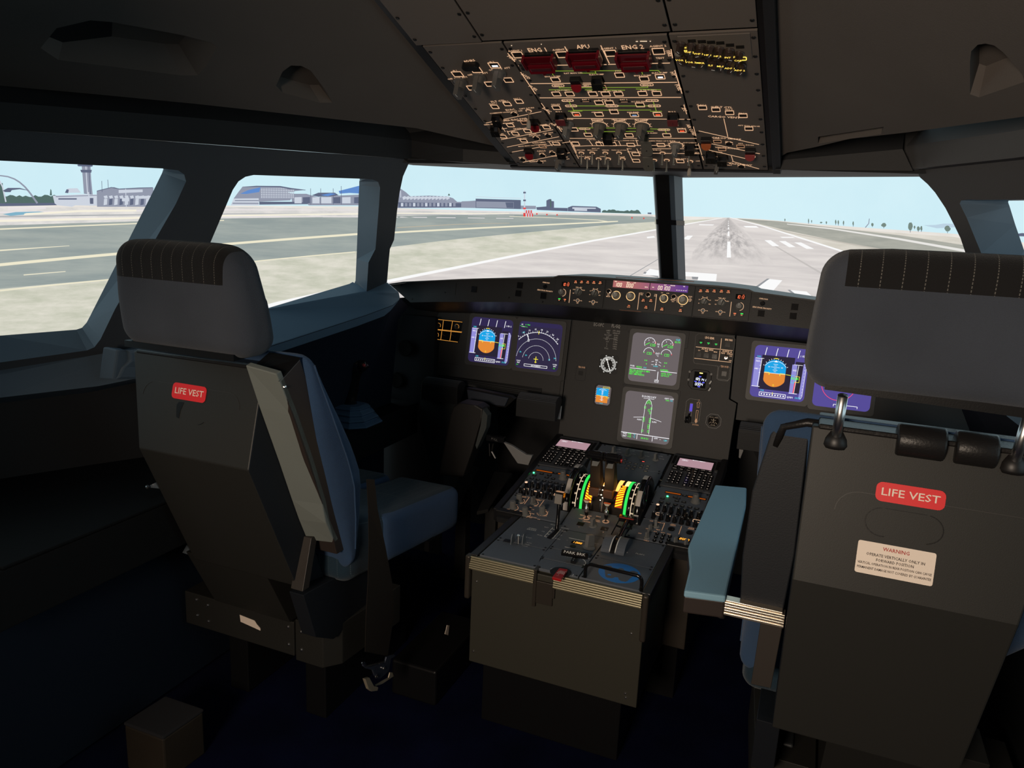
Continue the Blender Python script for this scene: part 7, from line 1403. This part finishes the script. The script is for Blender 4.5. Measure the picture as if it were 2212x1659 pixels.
    if s>0:
        g=G(); g.prism([V(-.735,1.2992,.262),V(-.690,1.2992,.258),V(-.683,1.2992,.250),V(-.673,1.2992,.242),V(-.673,1.2992,.236),V(-.733,1.2992,.244)],(0,.0008,0)); g.build('torn_sticker',[CRM],t)
    # --- armrest
    if not armdown:
        pv=[(1.087,.925),(1.112,.937),(1.30,.50),(1.262,.500),(1.243,.535),(1.105,.86)]
        Ls=[(530,789),(560,880),(600,992),(630,1080),(645,1122),(663,1166)]; Rs=[(597,808),(634,900),(669,1000),(696,1089),(704,1130),(723,1173)]
        d_v=Vector((0,.014,.004)); g=G(); g.loft([[at(a,x=-.4865),at(b,x=-.430),at(b,x=-.430)+d_v,at(a,x=-.4865)+d_v] for a,b in zip(Ls,Rs)]); ar=g.build('armrest_pad',[ARM],t,bevel=.002)
        g=G(); g.prism([V(-.430,1.098,.918),V(-.430,1.155,.950),V(-.430,1.33,.555),V(-.430,1.345,.50),V(-.430,1.270,.500),V(-.430,1.245,.575)],(-.055*s,0,0)); g.build('armrest_body',[BRN],t,bevel=.0015)
        g=G(); g.prism([V(-.500,1.090,.928),V(-.430,1.094,.918),V(-.430,1.155,.951),V(-.500,1.150,.955)],(0,.002,.002)); g.build('armrest_end_cap',[BLK],t)
        g=G()
        for y,z in ((1.293,.560),(1.315,.560),(1.300,.530),(1.296,.522)): g.lathe(V(-.4295,y,z),[(.0042,0),(.003,.003),(0,.0045)],10,(s,0,0))
        g.lathe(V(-.4295,1.108,.905),[(.004,0),(.003,.003),(0,.004)],10,(s,0,0)); g.build('armrest_bolts',[CHR],t)
    else:
        zA=.665; P=[at(p,z=zA) for p in ((1545,1047),(1613,1053),(1612,1090),(1568,1288),(1478,1276),(1491,1222),(1487,1180))]
        g=G(); g.prism(P,(0,0,-.012)); g.build('armrest_pad',[ARMB],t,bevel=.003)
        Q_=[p+Vector((0,.002,-.012)) for p in P]; c=sum(Q_,Vector())/len(Q_); Q_=[c+(p-c)*.985 for p in Q_]; Q_=[Vector((p.x,p.y,zA-.012)) for p in Q_]; g=G(); g.prism(Q_,(0,0,-.030)); g.build('armrest_body',[BRN],t,bevel=.003)
        a=at((1567,1296),y=1.150); b=at((1691,1320),y=1.150)
        g=G(); 
        for k in range(5): g.box(a.x-.003,b.x+.004,1.148+.001*(k%2),1.168,a.z-.004-.0045*k-.003,a.z-.004-.0045*k+.001)
        g.box(a.x,b.x,1.150,1.168,a.z-.026,a.z); g.build('armrest_bar',[ALU],t,bevel=.0006)
        P=[at(p,y=1.165) for p in ((1664,940),(1676,920),(1700,908),(1750,922),(1716,1200),(1690,1328),(1598,1305),(1604,1200),(1625,1060))]
        g=G(); g.prism(P,(0,.012,0)); g.build('armrest_recess_panel',[SEATD],t,bevel=.002)
        g=G(); g.cyl((a.x-.004,1.16,a.z-.026),(a.x-.004,1.16,a.z-.036),.006,n=8); g.build('pivot_nut',[mat('dim_chrome2',(.4,.38,.35),.3,1)],t)
    return t
cs=seat(1,'captain_seat','dark pilot seat with LIFE VEST label and armrest folded upright, beside the left window',0,False,False)
fs_=seat(-1,'copilot_seat','dark pilot seat with WARNING label, raised headrest on chrome posts and lowered blue armrest',.050,True,True)
# strut beside the right-hand seat shell
# seat harness hanging from the left-hand seat
WEB=mat('brown_webbing',(.013,.009,.006),.8,bump=.4,bscale=1500)
bl=thing('seat_harness','brown webbing seat belt with metal buckle hanging beside the upright armrest','seat belt',(-.39,1.35,.10))
g=G(); L=[(792,1035),(797,1100),(800,1200),(795,1300),(789,1409)]; R_=[(804,1035),(812,1110),(828,1180),(845,1260),(842,1320),(832,1416)]
A_=[at(p,x=-.385) for p in L]; n=len(L)
g.strip([at(p,x=-.385) for p in ((792,1035),(796,1100),(797,1180),(795,1260),(791,1330),(789,1408))],[at(p,x=-.385)+Vector((.006,0,0)) for p in ((804,1035),(811,1100),(828,1180),(843,1260),(846,1330),(833,1416))])
w=g.build('webbing_strap',[WEB],bl,solid=.0015)
g=G(); cb=crop(280,1000,2.989); 
def cbp(pts,x=-.38): return [at(cb(*p),x=x) for p in pts]
pl=cbp([(1497,1290),(1510,1282),(1535,1315),(1640,1285),(1650,1250),(1700,1232),(1708,1245),(1680,1262),(1665,1340),(1610,1390),(1580,1390),(1560,1335),(1520,1325),(1500,1310)])
g.prism(pl,(.004,0,0)); g.build('buckle_plate',[mat('gunmetal',(.06,.07,.10),.3,.4)],bl,bevel=.0008)
g=G(); g.tube(cbp([(1500,1290),(1525,1314),(1640,1284)],-.376),.0018,6); g.lathe(at(cb(1592,1378),x=-.375),[(.005,0),(.005,.002),(.003,.002),(.003,0)],12,(1,0,0)); g.lathe(at(cb(1640,1325),x=-.375),[(.004,0),(.004,.002),(.0025,.002),(.0025,0)],12,(1,0,0)); g.build('buckle_rim',[CHR],bl)
g=G(); g.prism(cbp([(1502,1390),(1530,1380),(1560,1435),(1588,1442),(1583,1465),(1545,1470),(1525,1455)]),(.008,0,0)); g.prism(cbp([(1675,1350),(1692,1350),(1700,1375),(1625,1425),(1585,1442),(1580,1432),(1665,1385)]),(.003,0,0)); g.build('buckle_tongue',[mat('buckle_brass',(.45,.38,.28),.35,.4)],bl,bevel=.001)
# ---------------------------------------------------------------- side console, side-stick, speakers, foot area
NAV=MATS['navy_lining']; CON=mat('console_paint',(.008,.009,.010),.8,bump=.1,spec=.1)
sc=thing('side_console','long dark console under the left windows, carrying the side-stick','console',(-.95,1.5,0))
g=G(); P=[(-.800,2.28),(-.800,.70),(-1.30,.70),(-1.30,1.05),(-1.15,1.3),(-.99,1.75),(-.97,2.28)]
z_=lambda y:.575 if y>1.0 else .62
g.prism([(x,y,.47) for x,y in P],(0,0,.112)); g.build('console_body',[CON],sc,bevel=.004)
g=G(); g.prism([(-.935,2.27,.02),(-.935,.70,.02),(-1.29,.70,.02),(-1.29,1.05,.02),(-1.14,1.3,.02),(-.99,1.75,.02),(-.97,2.27,.02)],(0,0,.45)); g.build('console_base',[NAV],sc)
g=G(); g.prism([(-.803,1.85,.583),(-.803,.8,.583),(-1.05,.8,.583),(-1.05,1.3,.583),(-.92,1.6,.583)],(0,0,.006)); g.build('console_lid',[mat('console_lid_paint',(.007,.008,.009),.8,spec=.1)],sc,bevel=.002)
g=G(); q=[at(p,x=-.799) for p in ((890,895),(902,890),(902,930),(893,932))]; g.prism(q,(-.004,0,0)); g.build('console_notch',[BLK],sc)
bs=at((760,905),z=.60); bx,by=bs.x,bs.y
ss=thing('side_stick','black side-stick grip with red button rising from a blue rubber boot on the left console','control stick',(bx,by,.583))
g=G(); W_=[(.078,0),(.085,.006),(.066,.016),(.074,.022),(.056,.032),(.063,.038),(.046,.048),(.052,.053),(.036,.060)]
def octr(r,z): return [Vector((bx+r*sx_,by+r*sy_,.589+z)) for sx_,sy_ in ((1,-.55),(1,.55),(.55,1),(-.55,1),(-1,.55),(-1,-.55),(-.55,-1),(.55,-1))]
g.loft([octr(r,z) for r,z in W_]); g.build('rubber_boot',[mat('blue_rubber',(.055,.115,.20),.6)],ss,bevel=.003,seg=2)
b0=Vector((bx,by,.640)); pg=[at(p,y=by) for p in ((757,862),(762,840),(764,820),(768,800),(775,785))]
g=G(); g.tube([b0+Vector((-.004,0,0)),pg[0]+Vector((-.004,0,0)),pg[1],pg[2],pg[3],pg[4],pg[4]+Vector((.004,0,.010))],[.022,.021,.0185,.019,.023,.025,.015],14,.8)
g.tube([pg[4]+Vector((-.010,0,-.002)),pg[4]+Vector((.016,0,-.006)),pg[4]+Vector((.026,0,-.014))],[.020,.017,.012],12)
g.lathe(b0-Vector((0,0,.006)),[(0,0),(.030,0),(.028,.006),(.018,.010)],16); g.build('stick_grip',[GLOSS],ss,smooth=True)
rbp=at((786,789),y=by-.012); g=G(); g.lathe(rbp,[(.005,-.004),(.005,.003),(.003,.005),(0,.005)],12,(.3,-1,.3)); g.build('red_button',[mat('side_stick_red',(.42,.05,.05),.3)],ss)
# front lower bulkhead with round speakers
lb=thing('speaker_panel','dark panel with two dark loudspeakers ahead of the left console','speaker panel',(-.87,2.29,.60))
g=G(); g.prism([(-.98,2.288,.58),(-.755,2.300,.56),(-.755,2.31,.885),(-.98,2.30,.885)],(0,.02,0)); g.build('panel_sheet',[mat('bulkhead_black',(.010,.0105,.012),.85,spec=.1)],lb)
for p,r in (((857,821),.030),((876,752),.030)):
    c=at(p,y=2.287); g=G(); g.lathe(c,[(0,0),(r,0),(r,.004),(r*.85,.006),(0,.003)],8 if p[1]>800 else 20,(0,-1,0)); g.build('speaker',[mat('speaker_black',(.004,.004,.004),.9,spec=.05)],lb)
def footrest(name,label,x0,x1,yy,zz,grp=None):
    t=thing(name,label,'footrest',((x0+x1)/2,yy,zz-.1),grp)
    g=G(); n=9; xs=[x0,x1]; P=[]
    for i in range(n+1): a=R(180-150*i/n-10); P.append((yy+.030+.034*math.cos(a),zz-.018+.026*math.sin(a)))
    P+=[(yy+.02,zz-.07),(yy-.004,zz-.065)]
    g.prism([(x0,y,z) for y,z in P],(x1-x0,0,0)); o=g.build('pad_body',[DK],t,bevel=.002)
    g=G()
    for i in range(11): a=R(150-11*i); y,z=yy+.030+.0345*math.cos(a),zz-.018+.0265*math.sin(a); g.cyl((x0+.002,y,z),(x1-.002,y,z),.0017,n=6)
    g.build('rubber_ribs',[mat('rib_grey',(.05,.053,.062),.6)],t)
    return t
a=at((913,822),y=2.24); b=at((990,845),y=2.24); f1=footrest('footrest','dark ribbed footrest nearest the left loudspeakers',a.x,b.x,2.235,.672,'ribbed footrests')
g=G(); g.prism([at(p,y=2.262) for p in ((912,828),(990,850),(990,895),(968,940),(955,1010),(935,1020),(903,905))],(0,.01,0)); g.build('backing_plate',[mat('backing_grey_green',(.035,.042,.042),.6)],f1)
a=at((1118,850),y=2.22); b=at((1203,862),y=2.22); f2=footrest('footrest','dark ribbed footrest beside the foot of the centre instruments',a.x,b.x,2.215,.668,'ribbed footrests')
a=at((1597,915),y=2.20); b=at((1660,926),y=2.20); f3=footrest('footrest','dark ribbed footrest half hidden by the raised headrest seat',a.x,b.x+.06,2.20,.672,'ribbed footrests')
tb=thing('table_box','dark navy box tucked under the left displays between two footrests','box',(-.52,2.25,.60))
g=G(); g.prism([at(p,y=2.20) for p in ((1008,842),(1098,860),(1090,878),(1012,868))],(0,.05,0)); g.build('box_body',[mat('navy_plastic',(.020,.026,.040),.5)],tb,bevel=.002)
g=G(); g.prism([at(p,y=2.21) for p in ((1008,838),(1102,856),(1112,862),(1092,880),(1012,872))],(0,.02,0)); g.build('box_lip',[BLK],tb)
PALE=mat('pale_metal_plate',(.22,.22,.22),.5)
rp=thing('rudder_pedal_column','tall dark rudder pedal column with a pale side plate, ahead of the left seat','rudder pedal',(-.47,2.1,.0))
P=[at(p,y=2.08) for p in ((972,895),(978,878),(992,870),(1030,876),(1043,884),(1042,900),(1020,975),(1000,1032),(945,1028))]
g=G(); g.prism(P,(0,.06,0)); g.build('pedal_pad',[mat('pedal_brown_black',(.010,.0085,.008),.55)],rp,bevel=.006,seg=3)
g=G(); g.prism([at(p,y=2.075) for p in ((1043,884),(1053,898),(1050,925),(1030,970),(1027,962),(1038,920))],(0,.03,0)); g.build('side_plate',[mat('backing_grey_green',(.035,.042,.042),.6)],rp)
ph=thing('pull_handle','small black pull handle marked PULL beside the rudder pedal column','handle',(-.40,2.05,.50))
P=[at(p,y=2.05) for p in ((1050,940),(1088,946),(1087,958),(1049,952))]; g=G(); g.prism(P,(0,.02,0)); g.build('handle_bar',[GLOSS],ph,bevel=.002)
g=G(); c=sum(P,Vector())/4; g.M=Fr(c+Vector((0,-.002,0)),(1,0,0),(0,0,1)).M; g.text('PULL',0,0,.010,0,-6); g.build('handle_lettering',[mat('dim_print',(.10,.10,.10),.5)],ph)
g=G(); a=at((1065,958),y=2.06); g.tube([a,at((1062,975),y=2.06),at((1070,990),y=2.06)],.004,8); g.tube([at((1057,958),y=2.06),at((1058,985),y=2.06)],.003,8); g.build('linkage',[mat('dim_steel2',(.10,.10,.10),.3,1)],ph)
wp=thing('pale_bracket','pale triangular metal plate leaning beside the left edge of the pedestal','bracket',(-.36,2.1,.45))
g=G(); g.prism([at(p,y=2.12) for p in ((1087,955),(1104,962),(1136,982),(1150,984),(1141,1005),(1118,1001),(1105,982))],(0,.012,0)); g.build('plate',[PALE],wp,bevel=.001)
ws=thing('white_tag','small white rectangular tag at the lower left corner of the centre instruments','tag',(-.29,2.27,.66))
g=G(); g.prism([at(p,y=2.27) for p in ((1197,876),(1212,878),(1209,906),(1193,903),(1194,897),(1198,897))],(0,.008,0)); g.build('tag_body',[mat('white_plate',(.75,.75,.73),.5)],ws)
ws=thing('pale_tag','small pale tag below the ribbed footrest right of the centre instruments','tag',(.30,2.27,.55))
g=G(); g.prism([at(p,y=2.27) for p in ((1598,952),(1607,953),(1607,958),(1598,957))],(0,.008,0)); g.prism([at(p,y=2.27) for p in ((1597,965),(1606,966),(1605,975),(1599,990),(1596,988))],(0,.006,0)); g.build('tag_body',[PALE],ws)
# foot plates on the floor ahead of the left seat
for nm,lab,pts in (('foot_plate','dark grey sloping foot plate nearest the rudder pedal column',((1003,1003),(1034,1007),(1010,1052),(990,1100),(972,1080))),('foot_plate','dark grey sloping foot plate nearest the pedestal side',((1068,1018),(1106,1022),(1055,1100),(1030,1105)))):
    P=[at(p,z=.34) for p in pts]; c=sum(P,Vector())/len(P); t=thing(nm,lab,'foot plate',(c.x,c.y,0),'foot plates'); g=G(); g.prism(P,(0,0,-.012)); g.prism([(c.x-.02,c.y-.02,0),(c.x+.02,c.y-.02,0),(c.x+.02,c.y+.02,0),(c.x-.02,c.y+.02,0)],(0,0,.33)); g.build('plate',[mat('foot_plate_grey',(.022,.022,.022),.6,bump=.2)],t,bevel=.002)
# step box on the floor, lower left
A0,B0,C0=at((268,1561),z=.115),at((352,1592),z=.115),at((439,1532),z=.115); D0=A0+C0-B0
st=thing('step_box','low brown wooden step box with dark carpeted top on the floor at lower left','step',((A0.x+C0.x)/2,(A0.y+C0.y)/2,0))
g=G(); g.prism([Vector((p.x,p.y,0)) for p in (A0,B0,C0,D0)],(0,0,.108)); g.build('box_body',[mat('dark_wood',(.024,.018,.012),.7,bump=.2,var=.2)],st,bevel=.004)
g=G(); c=(A0+C0)/2; g.prism([Vector((c.x+(p.x-c.x)*1.02,c.y+(p.y-c.y)*1.02,.108)) for p in (A0,B0,C0,D0)],(0,0,.008)); g.build('carpet_top',[mat('step_carpet',(.012,.012,.015),1)],st,bevel=.003)
# fittings seen past the left edge of the left seat
lv=thing('seat_lever','small pale seat adjustment lever poking out behind the left seat, above the console','lever',(-.86,1.2,.55))
g=G(); P=[at(cS(*p),y=1.18) for p in ((110,155),(165,128),(190,165),(135,160))]; g.prism(P,(0,.01,0)); g.build('lever_plate',[mat('steel_blue_plate',(.10,.12,.14),.4)],lv); g=G(); g.lathe(at(cS(118,155),y=1.175),[(.005,0),(.004,.004),(0,.005)],10,(0,-1,0)); g.build('lever_knob',[CHR],lv)
lv=thing('seat_lever','small triangular steel tab low on the outer side of the left seat','lever',(-.84,1.25,.42))
g=G(); P=[at(cS(*p),y=1.24) for p in ((340,580),(368,530),(402,598))]; g.prism(P,(0,.008,0)); g.build('lever_plate',[mat('steel_blue_plate',(.10,.12,.14),.4)],lv)
# small box at the floor right of the harness
fb=thing('floor_box','low black equipment box on the floor between the left seat and the pedestal','box',(-.36,1.7,0))
g=G(); g.box(-.44,-.31,1.52,1.80,0,.10); g.build('box_body',[BLK],fb,bevel=.006); g=G(); P=[at(cS(*p),x=-.3095) for p in ((2048,1048),(2062,1048),(2055,1112),(2034,1105))]; g.prism(P,(.001,0,0)); g.build('sticker',[CRM],fb)
# right console edge beyond the right-hand seat
rc=thing('right_console','dark console edge beyond the right seat, at the right edge of the view','console',(1.05,1.2,0))
g=G(); g.prism([(.935,2.28,.02),(.935,1.42,.02),(.98,1.25,.02),(1.10,1.2,.02),(1.28,1.0,.02),(1.28,1.3,.02),(1.0,2.28,.02)],(0,0,.53)); g.prism([(.895,2.28,.54),(.895,1.41,.54),(.95,1.23,.54),(1.10,1.10,.54),(1.29,.9,.54),(1.29,1.3,.54),(1.0,2.28,.54)],(0,0,.05)); g.build('console_body',[CON],rc,bevel=.006)
